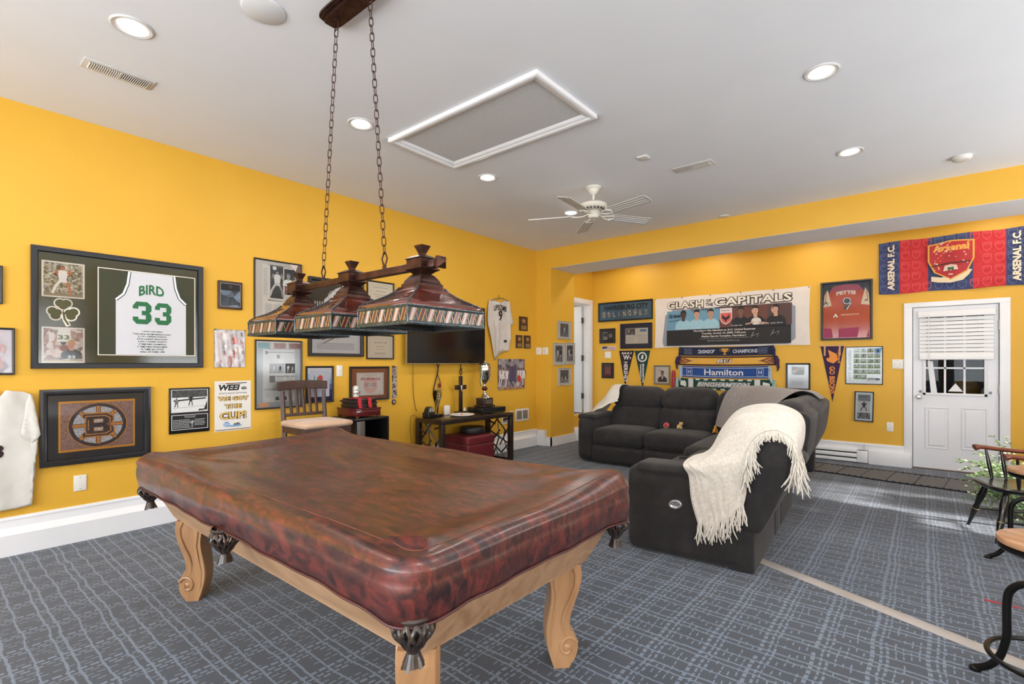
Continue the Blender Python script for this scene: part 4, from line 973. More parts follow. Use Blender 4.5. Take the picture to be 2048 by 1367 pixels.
s = MB(); s.tube([lp(979,602)+(.03,), lp(990,597)+(.025,), lp(1004,596)+(.025,), lp(1015,602)+(.03,)], .006, M((120,110,96),.4)); s.tube([lp(998,597)+(.025,), lp(998,592)+(.012,), lp(1000,590)+(.006,)], .003, M((120,116,110),.3,1)); s.build('hanger', r)
def art_award(A, w, h):
    A.rect(0, .16*h, w*.62, .42*h, (96,66,44)); A.ell(0, .2*h, .2*w, .12*h, (170,130,80)); A.rect(0, -.28*h, w*.66, .28*h, (150,118,72)); A.lines(0,-.28*h,w*.5,.2*h,3,(80,60,40),center=True)
for rc, t in (((1037.5,632,660.5,1054,634,662), 'top of the three small wooden award plaques'), ((1031,669.5,695,1043.5,670,696), 'lower left of the three small wooden award plaques'), ((1047,670,696,1060,671,697), 'lower right of the three small wooden award plaques')):
    slab('L', wrect('L',*rc), 'award_plaque', t+' near the corner', 'plaque', (58,34,26), .016, art_award, group='small wooden award plaques')
def art_lip(A, w, h):
    A.rect(0,0,w,h,photo([(40,34,40),(90,80,92),(180,170,176),(60,54,66)], 16)); A.text('LIPSCOMB', 0, .36*h, .84*w, .12*h, (150,144,150), .04); A.rect(.02*w,0,.28*w,.5*h,(64,54,84))
    for k in range(4): A.rect((-.09+.07*k)*w,0,.02*w,.46*h,(110,104,130))
    for i, x in enumerate((-.42,-.32,-.2,.26,.35,.44)): A.figure(x*w,-.4*h,.6*h,(224,220,222),(214,210,212),(150,110,96),(40,30,30),i)
    A.ell(.26*w,-.16*h,.07*w,.12*h,(190,60,50)); A.rect(0,-.46*h,.9*w,.03*h,(190,120,70))
slab('L', wrect('L',995.5,717,778,1048,718,777), 'team_poster', 'dark purple team poster with white-shirted players, right of the trophy', 'poster', (24,20,22), .012, art_lip)
# wall registers
def register(rc, label):
    a, z, w, h = rc
    r = thing('return_register', label, 'vent', mw=wmat('L', a, z, .0005)); P = M((226,220,212), .45)
    s = MB(); s.bbox((-w/2,-h/2,0),(w/2,h/2,.008),P,.004); s.build('frame', r)
    s = MB()
    for x in (-w*.22, w*.22): s.box((x-w*.18,-h/2+.03,.0082),(x+w*.18,h/2-.03,.0088),M((108,100,96),.7))
    s.build('grille_opening', r)
    s = MB(); n = 12
    for i in range(n):
        y = -h/2+.035+(h-.07)*i/(n-1)
        for x in (-w*.22, w*.22): s.box((x-w*.18,y-.0025,.0088),(x+w*.18,y+.0025,.013),M((160,152,146),.5))
    s.build('louvres', r, smooth=False)
register(wrect('L',1030,818,844,1057,815,838), 'white two-panel wall register between console table and the corner')
register(wrect('L',1003,824,848,1025,821,846), 'white wall register mostly hidden behind end of the console table')
switch_plate('L', wrect('L',147,951,982,173,947.5,979), 'blank white cover plate low on the wall below B emblem frame', blank=True, cat='plate')
# framed photographs cut by the picture edge
def art_edge(A, w, h): A.rect(0,0,w,h,photo([(60,50,40),(150,80,50),(200,190,180),(40,36,30)],12)); A.figure(.2*w,-.45*h,.8*h,(200,90,50),(180,180,180),(180,130,100),(40,30,30),1)
yR = at(5,570,0,0).y
picture('L', (yR-.22, (at(5,532,0,0).z+at(5,608,0,0).z)/2, .44, at(5,532,0,0).z-at(5,608,0,0).z), 'framed_photo', 'framed sports photo cut off at the left picture edge, upper', 'framed picture', .014, .018, (20,20,20), None, art_edge)
def art_edge2(A, w, h): A.rect(0,0,w,h,photo([(180,170,180),(226,216,222),(150,140,150)],10)); A.figure(.3*w,-.4*h,.7*h,(216,160,160),(220,216,220),(200,150,140),(90,70,60),0)
yR = at(29,700,0,0).y
picture('L', (yR-.2, (at(29,656,0,0).z+at(29,749,0,0).z)/2, .4, at(29,656,0,0).z-at(29,749,0,0).z), 'framed_photo', 'pale framed picture cut off at the left edge above white T-shirt', 'framed picture', .014, .018, (20,20,20), (226,220,224), art_edge2)
# white T-shirt
c = at(20,900,0,0)
r = thing('hanging_shirt', 'white short-sleeved T-shirt pinned to the wall at far left', 'shirt', mw=wmat('L', c.y, c.z, .001))
out = [lp(*p) for p in ((-40,812),(-22,784),(-8,780),(0,792),(10,780),(48,783),(64,790),(72,830),(79,868),(76,872),(63,885),(61,880),(64,990),(63,1008),(30,1016),(-10,1022),(-120,1040),(-118,870),(-160,880),(-130,800),(-100,790),(-70,788))]
CR2 = noise_mat('white_shirt_cloth', [(.3,(206,202,194)),(.7,(216,212,205))], (6,6,6), 2, .9, bump=.2, bscale=600)
o, zf = cloth('shirt', r, out[::-1], CR2, .035, 9, 3., .007)
o2, _ = cloth('sleeve', r, [lp(*p) for p in ((58,786),(66,800),(73,830),(80,868),(76,873),(63,886),(52,878),(40,866),(47,836),(50,806))][::-1], CR2, .047, 12, 1.5, .005)
A = Art(0); x, y = lp(-35,905); A.text('883', x, y, .2, .09, DKR, .02)
for v in A.bm.verts: v.co.z = zf(v.co.x, v.co.y)+.006
A.build('lettering', r, smooth=False)
# ---------------------------------------------------------------- pier and back wall
switch_plate('H', wrect('H',1072.5,695,709,1083.5,694,708.5), 'cream wall thermostat plate on the pier, left one of the pair', rocker=True)
switch_plate('H', wrect('H',1085.5,694.5,709,1096.5,694,708.5), 'cream wall thermostat plate on the pier, right one of the pair', rocker=True)
SILV = (170,162,150)
def art_pier(k):
    def f(A, w, h):
        A.rect(0,0,w,h,(222,216,212)); A.rect(0,.01*h,w*.66,h*.78,BWP)
        for i, x in enumerate(((0,),(-.12,.14),(-.08,.12),(-.2,-.07,.07,.2))[k]): A.figure(x*w,-.36*h,h*(.62 if k < 3 else .4),(214,214,214) if i % 2 == 0 else (40,40,42),(200,200,200),(120,120,120),(30,30,30),i+k)
        A.rect(0,-.36*h,w*.66,h*.05,(130,130,130))
    return f
for k, (rc, t) in enumerate((((1115,641.5,677.5,1141,643,679),'uppermost'),((1106,685,730,1128.5,686,730),'left of the middle pair'),((1129.5,684.5,728.5,1149,685.5,728),'right of the middle pair'),((1115,735,770.5,1141,735,770),'lowest'))):
    picture('P', wrect('P',*rc), 'framed_photo', 'silver-framed black and white sports photo on the pier, '+t, 'framed picture', .012, .014, SILV, (222,216,212), art_pier(k), group='silver-framed photos on the pier')
def art_harr(A, w, h):
    A.rect(0,0,w,h,(70,112,138)); A.text('HARRISBURG CITY', .02*w, .25*h, .86*w, .30*h, M((16,20,26)), .035)
    for i, c in enumerate('ISLANDERS'):
        x = (-.415+i*.103)*w
        A.text(c, x, -.16*h, .075*w, .42*h, (24,24,26), .09); A.text(c, x, -.16*h, .066*w, .38*h, photo([(60,40,34),(200,170,140),(90,120,130),(220,214,206)],40), .07)
picture('B', wrect('B',1197.5,606,643.5,1306,597.5,638.5), 'framed_sign', 'wide dark frame reading HARRISBURG CITY in black letters on teal', 'framed sign', .03, .022, (18,20,22), None, art_harr)
def art_sb(A, w, h):
    A.rect(0,0,w,h,(44,30,28)); A.rect(-.17*w,0,.34*w,.66*h,(160,150,140)); A.rect(-.17*w,.1*h,.3*w,.34*h,(60,56,52)); A.lines(-.17*w,-.2*h,.26*w,.16*h,3,(90,84,80)); A.ring(.24*w,.02*h,.13*w,.13*w,.008,(200,190,176)); A.ell(.24*w,.02*h,.1*w,.1*w,(36,34,34)); A.ell(.24*w,.02*h,.04*w,.06*w,(190,184,170))
picture('B', wrect('B',1200,657.5,686.5,1231,656,685.5), 'framed_medal', 'small black frame with card and medal, left of the navy frame', 'framed medal', .03, .02, (18,16,16), None, art_sb)
def art_flag(A, w, h):
    A.rect(0,0,w,h,(214,206,206))
    for k in range(4): A.line([(-.48*w,(.34-.22*k)*h),(-.1*w,(.42-.22*k)*h),(.2*w,(.3-.22*k)*h),(.48*w,(.32-.22*k)*h)],.1*h,(150,50,60))
    A.rect(-.28*w,.2*h,.36*w,.5*h,(44,46,76))
slab('B', wrect('B',1204,692.5,700,1231.5,692,699.5), 'flag_sticker', 'little wavy stars and stripes plaque under the framed medal', 'plaque', (210,204,204), .008, art_flag)
switch_plate('B', wrect('B',1210,703,716,1222,702.5,715.5), 'blank white square plate under the little flag plaque', blank=True, cat='plate')
def art_navy(A, w, h):
    A.rect(0,0,w,h,(28,34,62)); A.rect(.02*w,0,.74*w,.66*h,(206,196,180)); A.rect(-.18*w,.18*h,.3*w,.26*h,(90,84,84)); A.figure(-.24*w,.06*h,.24*h,(210,206,200),(180,180,180),(120,100,90),(40,40,40),1); A.figure(-.12*w,.06*h,.22*h,(60,60,60),(180,180,180),(120,100,90),(40,40,40),0); A.rect(.24*w,.22*h,.2*w,.1*h,(96,130,160))
    A.lines(.06*w,-.0*h,.3*w,.03*h,1,(60,60,66)); A.lines(-.18*w,-.16*h,.24*w,.22*h,6,(170,160,150)); A.lines(.2*w,-.12*h,.3*w,.3*h,8,(170,160,150))
picture('B', wrect('B',1241,647.5,697,1305,644.5,696), 'framed_clipping', 'navy-matted frame holding a newspaper clipping, above the two pennants', 'framed picture', .016, .02, (24,28,50), (28,34,62), art_navy)
def art_red(A, w, h):
    A.rect(0,0,w,h,(28,24,30)); A.rect(0,0,w*.6,h*.6,(120,38,40)); A.lines(0,.38*h,.7*w,.14*h,2,(150,140,140),center=True); A.lines(0,0,.5*w,.5*h,7,(190,150,140),center=True); A.lines(0,-.38*h,.7*w,.1*h,1,(170,60,60),center=True)
picture('B', wrect('B',1204,725.5,756,1228,725,756), 'framed_print', 'small dark frame with red print beside the black pennant', 'framed picture', .012, .016, (24,16,16), None, art_red)
# felt pennants hanging point down
def pennant(u0, u1, v0, ut, vt, name, label, col, body, m, trim=None):
    p0, p1, pt = at(u0,v0,1,YB-.01), at(u1,v0,1,YB-.01), at(ut,vt,1,YB-.01)
    cx = (p0.x+p1.x)/2; r = thing('pennant', label, 'pennant', mw=wmat('B', cx, p0.z, .003))
    w = p1.x-p0.x; L = p0.z-pt.z; dx = pt.x-cx
    s = MB(); F = noise_mat(name, [(.3,tuple(max(0,c-6) for c in col)),(.7,tuple(c+6 for c in col))],(40,40,40),3,.95,sheen=.3)
    s.prism([(-w/2,0),(w/2,0),(dx,-L)][::-1], .001, .004, F); s.build('felt', r)
    A = Art(.0042); body(A, w, L, dx, m); A.build('lettering', r, smooth=False)
    return r, w, L
def btxt(A, t, x, y, length, height, m, dx=0):     # text running downwards
    A.text(t, x, y, length, height, m, .03, rot=-PI/2)
def b1(A, w, L, dx, m):
    A.text('1949', 0, -.07*L, .66*w, .06*L, M(m), .03, rot=PI); A.text('W', -.02*w, -.19*L, .42*w, .14*L, M(m), .04); A.line([(.1*w,-.17*L),(.3*w,-.2*L),(.22*w,-.24*L)], .012, M(m))
    btxt(A, 'HERSHEY', -.05*w, -.60*L, .58*L, .26*w, M(m))
pennant(1238,1268,701,1250,772,'black_felt','black felt pennant with white letters hanging point down, left of the green one',(34,22,26),b1,(216,206,206))
def b2(A, w, L, dx, m):
    A.ring(0, -.17*L, .3*w, .3*w, .016, M(m)); A.ring(0, -.17*L, .24*w, .24*w, .006, M(m)); A.text('B', 0, -.17*L, .17*w, .11*L, M(m), .06, shear=.3)
    btxt(A, 'BINGHAMTON', .06*w, -.60*L, .50*L, .13*w, M(m)); btxt(A, 'UNIVERSITY', -.1*w, -.56*L, .42*L, .1*w, M(m))
pennant(1269,1300,701,1285,776,'green_felt','dark green felt pennant with white circle emblem hanging point down',(20,52,44),b2,(222,222,222))
def b3(A, w, L, dx, m):
    A.poly([(-.18*w,-.06*L),(.0*w,-.1*L),(.2*w,-.14*L),(.24*w,-.25*L),(.05*w,-.31*L),(-.2*w,-.27*L),(-.26*w,-.22*L),(-.1*w,-.2*L)], M(m)); btxt(A, 'Howard', .3*w, -.18*L, .24*L, .12*w, M(m)); btxt(A, 'GO BISONS', .0*w, -.61*L, .50*L, .24*w, M(m))
r, w, L = pennant(1641,1688,692.5,1665,803,'purple_felt','purple GO BISONS pennant hanging point down beside the poster',(54,30,68),b3,(226,140,50))
TAN = M((206,160,110),.8)
for sx in (-.31, .33):
    s = MB(); s.box((sx*w-.012,-.13,.004),(sx*w+.008,.02,.007),TAN); s.build('tie_string', r)
s = MB(); s.box((-w/2-.03,.0,.001),(w/2+.0,.018,.006),TAN); s.build('felt_band', r)
# portrait
def art_port(A, w, h):
    A.rect(0,0,w,h,(206,196,186)); A.bust(.02*w,-.44*h,.72*h,(58,42,44),(150,110,96),(44,32,30)); A.lines(-.2*w,.3*h,.3*w,.14*h,3,(110,104,100)); A.poly([(-.05*w,-.12*h),(.09*w,-.12*h),(.02*w,-.3*h)],(220,214,208))
picture('B', wrect('B',1308.5,730,769,1341,729.5,768.5), 'framed_portrait', 'grey-framed portrait of a person in a dark suit above the sofa', 'framed picture', .03, .018, (124,112,98), (206,196,186), art_port)
p = at(1347,775,1,YB-.03); q = at(1346,740,1,YB-.03); s = MB()
s.tube([(p.x,p.y,p.z-.05),(p.x,p.y,p.z+.05),(p.x,p.y,q.z-.05),(p.x,p.y,q.z-.01),(p.x,p.y,q.z)], [.034,.036,.03,.026,.008], M((150,26,34),.4), 14)
tag(s.build('souvenir_bat'), 'short red plastic bat standing upright against back wall beside scarves', 'bat')
# the big banner
a, z, w, h = wrect('B',1310,599,696,1621,570.5,689)
r = thing('vinyl_banner', 'wide white CLASH OF THE CAPITALS banner pinned to the back wall', 'banner', mw=wmat('B', a, z, .002))
VIN = noise_mat('white_vinyl', [(.3,(218,208,200)),(.7,(226,217,209))], (4,4,4), 3, .6)
def bz(x, y):
    e = max(abs(x)/(w/2), abs(y)/(h/2)); return .006+.004*math.sin(x*9+y*5)*(e**3)+.006*math.exp(-((x-w/2+.06)/.05)**2)*(1+math.sin(y*22))*.5
s = MB(); s.grid(lambda u, v: ((u-.5)*w*(1-.012*math.sin(v*PI)), (v-.5)*h*(1-.02*math.sin(u*PI*3)**2), bz((u-.5)*w, (v-.5)*h)), 60, 20, VIN, thick=.0015); s.build('sheet', r)
A = Art(.0)
fs = lambda x, y: (x, y)
A.poly([(-.43*w,-.47*h),(.38*w,-.47*h),(.42*w,-.38*h),(.42*w,.17*h),(.38*w,.25*h),(-.36*w,.25*h),(-.42*w,.15*h),(-.44*w,-.38*h)], (140,146,158))
A.rect(-.005*w,-.13*h,.80*w,.66*h,(26,24,26)); A.rect(-.22*w,.035*h,.37*w,.38*h,(104,150,176)); A.rect(.18*w,.055*h,.44*w,.38*h,(104,62,54)); A.rect(.33*w,.05*h,.14*w,.37*h,(84,60,56))
for x, wd in ((.0,0),): pass
for t, x, y, ww, hh in (('CLASH',-.275,.34,.26,.15),('CAPITALS',.165,.345,.475,.155)):
    A.text(t, x*w+.008, y*h-.01, ww*w, hh*h, M((90,80,72)), .09, spacing=1.05); A.text(t, x*w, y*h, ww*w*1.015, hh*h*1.06, M((34,28,26)), .085, spacing=1.05); A.text(t, x*w, y*h, ww*w*.99, hh*h*.92, M((228,220,206)), .03, spacing=1.05)
A.text('OF', -.11*w, .385*h, .035*w, .06*h, (40,34,32), .03); A.text('THE', -.105*w, .31*h, .05*w, .06*h, (40,34,32), .03)
A.text('717-441-GOAL', -.17*w, .225*h, .125*w, .045*h, (36,32,32), .03); A.text('www.cityislanders.com', .06*w, .235*h, .26*w, .06*h, (36,32,32), .03)
for i, x in enumerate((-.285,-.19,-.095)): A.bust(x*w, -.15*h, .39*h, (150,190,206), ((70,50,44),(190,150,130),(180,140,120))[i], (30,24,24)); 
A.text('City Islanders', -.345*w, .12*h, .09*w, .1*h, (24,30,40), .03, shear=.2); A.line([(-.39*w,.02*h),(-.30*w,.05*h)], .008, (24,30,40))
A.poly([(-.035*w,.22*h),(.045*w,.22*h),(.045*w,.02*h),(.03*w,-.05*h),(.005*w,-.09*h),(-.02*w,-.05*h),(-.035*w,.02*h)], (214,206,204)); A.poly([(-.03*w,.13*h),(.04*w,.13*h),(.04*w,.02*h),(.027*w,-.04*h),(.005*w,-.07*h),(-.016*w,-.04*h),(-.03*w,.02*h)], (206,90,80)); A.lines(.005*w,.175*h,.06*w,.04*h,1,(150,60,60))
A.poly([(-.02*w,.1*h),(.005*w,.04*h),(.03*w,.1*h),(.028*w,.03*h),(.012*w,.0),(.005*w,-.05*h),(-.003*w,.0),(-.018*w,.03*h)], (26,24,28))
for i, x in enumerate((.10,.19,.31)): A.bust(x*w, -.14*h, .38*h, (26,26,30), ((120,86,72),(206,160,136),(200,156,134))[i], (40,30,26), turn=-i)
A.ell(.195*w,-.05*h,.03*w,.065*h,(214,206,196)); A.line([(.13*w,-.1*h),(.18*w,-.07*h)], .02, (190,146,124)); A.line([(.21*w,-.07*h),(.27*w,-.1*h)], .02, (190,146,124))
A.rect(-.005*w,-.31*h,.80*w,.30*h,(26,24,26))
for x, y in ((-.285,-.135),(-.19,-.13),(-.095,-.125)): A.lines(x*w, y*h, .07*w, .03*h, 1, (214,208,206))
for t, x, y in (('Freddy Adu',.075,-.115),('Ben Olsen',.21,-.10),('Josh Gros',.315,-.10)): A.text(t, x*w, y*h, .07*w, .03*h, (214,208,206), .01)
for t, y, ww in (('Harrisburg City Islanders vs. D.C. United Reserves',-.19,.40),('Tuesday, August 16, 2005, 7:30 p.m.',-.245,.29),('Skyline Sports Complex, Harrisburg',-.30,.29)): A.text(t, -.01*w, y*h, ww*w, .042*h, (216,206,200), .03)
A.line([(-.17*w,-.345*h),(.15*w,-.335*h)], .003, (190,184,180)); A.text('Superstar Freddy Adu scheduled to play', -.01*w, -.385*h, .21*w, .03*h, (180,174,170), .0, shear=.2)
for x, y in ((.18,-.3),(.30,-.27)): A.line([((x-.02)*w,(y-.05)*h),(x*w,(y+.06)*h),((x-.01)*w,(y-.02)*h),((x+.03)*w,(y+.03)*h),((x+.02)*w,(y-.04)*h)], .003, (190,190,190))
A.deform(lambda x, y, z: (x, y, z+bz(x, y)+.0012), .07, 1.6)
A.build('banner_print', r, smooth=False)
for k in range(6):
    s = MB(); s.cyl(((k/5-.5)*w*.985,h*.485,.008),((k/5-.5)*w*.985,h*.485,.018),.008,M((70,60,54),.4,.6),seg=10); s.build('tack', r)
# knitted scarves under the banner
def scarf(u0, u1, vt0, vb0, vt1, vb1, label, base, body, fringe, off, tilt=0, ends=.035):
    a, z, w, h = wrect('B', u0, vt0, vb0, u1, vt1, vb1, off)
    r = thing('knitted_scarf', label, 'scarf', mw=wmat('B', a, z, off), group='football scarves on the back wall')
    KN = noise_mat('knit', [(.3,tuple(max(0,c-5) for c in base)),(.7,tuple(min(255,c+5) for c in base))],(60,60,60),3,.95,bump=.3,bscale=400,sheen=.2)
    sag = lambda x: .012*((2*x/w)**2)-.012
    s = MB(); s.grid(lambda u, v: ((u-.5)*w, (v-.5)*h+sag((u-.5)*w), .006+.003*math.sin(u*30)*math.sin(v*4)), 40, 6, KN, thick=.005); s.build('knit', r)
    A = Art(0.0); body(A, w, h)
    A.deform(lambda x, y, z: (x, y+sag(x), z+.0065+.003*math.sin((x/w+.5)*30)*math.sin((y/h+.5)*4)), .04, 2.)
    A.build('woven_pattern', r, smooth=False)
    rn = random.Random(int(u0)+int(vt0))
    for sx in (-1, 1):
        s = MB()
        for k in range(14):
            y = (k/13-.5)*h*.9; x = sx*w/2; dx = sx*rn.uniform(.3, 1)*ends
            s.tube([(x-sx*.02,y,.01),(x+dx*.5,y+rn.uniform(-.01,.01),.022),(x+dx*.8,y-.04,.02),(x+dx*rn.uniform(.6,1),y-.07-rn.uniform(0,.03),.014)], .008, M(fringe,.95), 5)
        s.build('fringe', r)
    return r
def sA(A, w, h):
    A.text('2007', -.2*w, .0*h, .2*w, .44*h, (170,176,190), .05); A.text('CHAMPIONS', .22*w, .0, .26*w, .42*h, (170,176,190), .04)
    A.poly([(-.035*w,.34*h),(.045*w,.34*h),(.03*w,.0),(.012*w,-.1*h),(.012*w,-.25*h),(.03*w,-.36*h),(-.02*w,-.36*h),(-.002*w,-.25*h),(-.002*w,-.1*h),(-.02*w,.0)], (190,140,50)); A.ring(-.03*w,.16*h,.02*w,.14*h,.005,(190,140,50)); A.ring(.04*w,.16*h,.02*w,.14*h,.005,(190,140,50))
    for sx in (-1,1): A.lines(sx*.41*w, 0, .1*w, .7*h, 5, (120,134,160))
# the knit colours of each scarf
scarf(1362,1546,693.5,711,690.5,708.5,'navy 2007 CHAMPIONS scarf, topmost of the four under the banner',(30,34,62),sA,(40,46,78),.006)
def sB(A, w, h):
    A.rect(0,.0,w*.96,h*.7,(222,166,60))
    A.text('BU', 0, 0, .17*w, .5*h, M((34,20,30)), .12, shear=.25); A.text('BU', 0, 0, .155*w, .40*h, M((214,206,200)), .02, shear=.25)
    for sx in (-1,1): A.poly([(sx*.5*w,.35*h),(sx*.42*w,.3*h),(sx*.38*w,.12*h),(sx*.33*w,.02*h),(sx*.38*w,-.12*h),(sx*.43*w,-.3*h),(sx*.5*w,-.3*h)][::(-1 if sx>0 else 1)], (120,66,34)); A.line([(sx*.46*w,.2*h),(sx*.4*w,.0),(sx*.46*w,-.2*h)], .012, (196,130,60)); A.line([(sx*.36*w,.06*h),(sx*.30*w,.14*h)], .01, (200,180,150))
scarf(1357,1552,713,731,709,728,'yellow and maroon BU scarf, second from top under the banner',(48,24,38),sB,(60,40,70),.006,ends=.05)
def sC(A, w, h):
    A.line([(-.48*w,.37*h),(.48*w,.37*h)], .006, (214,220,232)); A.line([(-.48*w,-.37*h),(.48*w,-.37*h)], .006, (214,220,232))
    A.text('Hamilton', .0, 0, .44*w, .52*h, (220,216,214), .015)
    for sx in (-1,1): A.border(sx*.40*w,0,.07*w,.6*h,.005,(190,200,222)); A.text('H', sx*.40*w, 0, .035*w, .3*h, (190,200,222), .02)
scarf(1363,1540,732,755.5,730,753.5,'bright blue scarf with white lettering, third from top under the banner',(34,72,138),sC,(170,186,206),.006)
def sD(A, w, h):
    for k in range(7): x = (-.27+.09*k)*w; A.rect(x, .43*h, .045*w, .12*h, (206,206,206)); A.rect(x, -.43*h, .045*w, .12*h, (206,206,206))
    for sx in (-1,1):
        A.rect(sx*.345*w,0,.055*w,h*.98,(206,206,206)); A.text('B', sx*.43*w, 0, .07*w, .55*h, M((214,214,214)), .08, shear=.2, rot=-sx*PI/2)
    A.text('BINGHAMTON', .0, 0, .56*w, .48*h, M((206,206,206)), .14, shear=.3); A.text('BINGHAMTON', .0, 0, .55*w, .42*h, M((16,18,18)), .09, shear=.3); A.text('BINGHAMTON', .0, 0, .54*w, .36*h, M((214,214,214)), .025, shear=.3)
scarf(1355,1548,757,777.5,756.5,780,'green and white knitted scarf, lowest of the four under the banner',(20,66,52),sD,(160,196,186),.006)
# right group
def art_doc(A, w, h):
    A.rect(0,0,w,h,(214,216,222)); A.rect(.0,.24*h,.6*w,.34*h,photo([(90,110,60),(60,60,60),(180,190,170)],40)); A.figure(-.12*w,.12*h,.24*h,(200,60,60),(220,220,220),(180,130,110),(40,30,30),1); A.figure(.1*w,.12*h,.24*h,(40,50,90),(40,50,90),(180,130,110),(40,30,30),0); A.lines(0,-.2*h,.64*w,.34*h,8,(170,172,178))
picture('B', wrect('B',1572,725.5,779,1621,726,779.5), 'framed_photo', 'black-framed white sheet with small outdoor sports photo above the throw', 'framed picture', .022, .02, BLACK, (214,216,222), art_doc)
def art_pettis(A, w, h):
    A.rect(0,0,w,h,(26,30,48)); J = (206,84,38)
    A.poly([(-.5*w,-.5*h),(.5*w,-.5*h),(.5*w,.1*h),(.40*w,.32*h),(.26*w,.44*h),(-.26*w,.44*h),(-.40*w,.3*h),(-.5*w,.1*h)], noise_mat('orange_jersey',[(.3,(188,70,30)),(.7,(204,84,38))],(6,6,6),2,.8))
    A.poly([(-.36*w,.36*h),(.36*w,.36*h),(.26*w,.46*h),(0,.475*h),(-.26*w,.46*h)], (170,70,96))
    for s2 in (-1,1):
        A.poly([(s2*.49*w,.08*h),(s2*.31*w,.1*h),(s2*.40*w,.40*h),(s2*.47*w,.3*h)][::(1 if s2<0 else -1)], (226,206,170)); A.line([(s2*.43*w,.34*h),(s2*.45*w,.16*h)], .01, (206,96,50))
    A.ell(-.44*w,.14*h,.045*w,.045*h,(120,110,60)); A.ell(-.44*w,.12*h,.025*w,.02*h,(226,226,226)); A.rect(.42*w,.17*h,.06*w,.03*h,(150,80,70))
    A.text('PETTIS', .0, .315*h, .42*w, .07*h, M((232,220,200)), .06, arch=.012)
    A.text('9', .02*w, .12*h, .2*w, .24*h, M((40,36,40)), .10)
    rn = random.Random(5)
    for k in range(34):
        a = k/34*2*PI; 
        if k < 22: A.ell(.02*w+.075*w*math.cos(a*1.5), .175*h+.055*h*math.sin(a*1.5)+.0, .008*w+.002, .006*h+.0015, (226,222,216), 8)
    for k in range(10): A.ell(.105*w-.011*w*k*.9, .13*h-.012*h*k, .01*w, .008*h, (226,222,216), 8)
    A.text('ARLINGTON', .08*w, -.075*h, .38*w, .025*h, (228,206,180), .01); A.poly([(-.28*w,-.115*h),(-.17*w,-.115*h),(-.225*w,-.045*h)], (226,220,214)); A.poly([(-.25*w,-.11*h),(-.2*w,-.11*h),(-.225*w,-.08*h)], (90,70,66))
    MAG = (150,44,80); A.poly([(-.49*w,-.49*h),(-.28*w,-.49*h),(-.32*w,-.32*h),(-.49*w,-.31*h)], MAG); A.poly([(-.16*w,-.49*h),(.24*w,-.49*h),(.28*w,-.31*h),(-.16*w,-.33*h)], MAG); A.poly([(.42*w,-.49*h),(.49*w,-.49*h),(.49*w,-.36*h)], MAG)
picture('B', wrect('B',1642,565.5,679,1745.5,558,680), 'framed_jersey', 'black-framed orange number 9 soccer jersey above the purple pennant', 'framed jersey', .028, .035, (20,18,20), (26,30,48), art_pettis)
# long football flag
a, z, w, h = wrect('B',1758,488,591,2060,450,567)
r = thing('supporters_flag', 'long red and blue football flag with gold-edged shield above the back door', 'flag', mw=wmat('B', a, z, .002))
def fz(x, y): return .012+.006*math.sin(x*7+y*3)+.004*math.sin(x*17-y*8)
RED, NAV = (196,52,56), (62,72,112)
s = MB(); N = 60
fx_ = [(at(u,520,1,YB).x-a)/w for u in (1799.5,1856,1946,2012)]
segs = [(-.5,fx_[0],NAV),(fx_[0],fx_[1],RED),(fx_[1],fx_[2],NAV),(fx_[2],fx_[3],RED),(fx_[3],.5,NAV)]
fc_ = (at(1901,520,1,YB).x-a)/w; tx_ = [(at(u,520,1,YB).x-a)/w for u in (1782.5,2033)]
FL = {c: noise_mat('flag_cloth',[(.3,tuple(max(0,k-7) for k in c)),(.7,tuple(k+7 for k in c))],(10,10,10),3,.9,bump=.15,bscale=500) for c in (RED,NAV)}
for u0, u1, c in segs: s.grid(lambda u, v: (((u0+(u1-u0)*u))*w, (v-.5)*h+.012*math.sin((u0+(u1-u0)*u)*14)*(v-.5), fz((u0+(u1-u0)*u)*w,(v-.5)*h)), 14, 10, FL[c], thick=.0015)
s.build('cloth', r)
A = Art(0)
def shield(x, y, sw, sh, m, t=None):
    P = [(x-sw/2,y+sh/2*.86),(x,y+sh/2),(x+sw/2,y+sh/2*.9),(x+sw/2,y),(x+sw*.36,y-sh*.3),(x,y-sh/2),(x-sw*.36,y-sh*.3),(x-sw/2,y)]
    if t: A.line(P+[P[0]], t, m)
    else: A.poly(P[::-1], m)
for i in range(13):
    for j in range(5):
        x = (-.46+.078*i)*w; y = (.42-.205*j)*h
        if abs(x/w-fc_) < .17 and -.32 < y/h < .36: continue
        c = next(q for a0, a1, q in segs if a0 <= x/w <= a1)
        L = tuple(min(255, k+48) for k in c); shield(x, y, .055*w, .15*h, L, .0035); A.line([(x-.027*w,y+.03*h),(x+.027*w,y+.03*h)], .003, L); A.lines(x, y+.052*h, .04*w, .02*h, 1, L)
for x in tx_: A.text('ARSENAL F.C.', x*w, 0, .86*h, .052*w, M((232,214,186)), .045, rot=PI/2)
n0_ = len(A.bm.verts)
A.poly([(-.13*w,-.33*h),(-.08*w,-.36*h),(0,-.37*h),(.08*w,-.33*h),(.12*w,-.24*h),(.14*w,-.16*h),(.1*w,-.14*h),(.06*w,-.24*h),(-.06*w,-.27*h),(-.13*w,-.24*h)], (226,206,170))
shield(0,.04*h,.31*w,.72*h,M((214,156,66))); shield(0,.04*h,.285*w,.67*h,M((176,32,40)))
A.text('Arsenal', 0, .27*h, .24*w, .13*h, M((222,160,70)), .05)
rn = random.Random(8)
for k in range(22):
    x, y = rn.uniform(-.11,.11), rn.uniform(-.14,.36)
    for q in (-1,0,1): A.ell((x+.004*q)*w,(y+(.012 if q == 0 else 0))*h,.003*w,.009*h,(224,196,180),6)
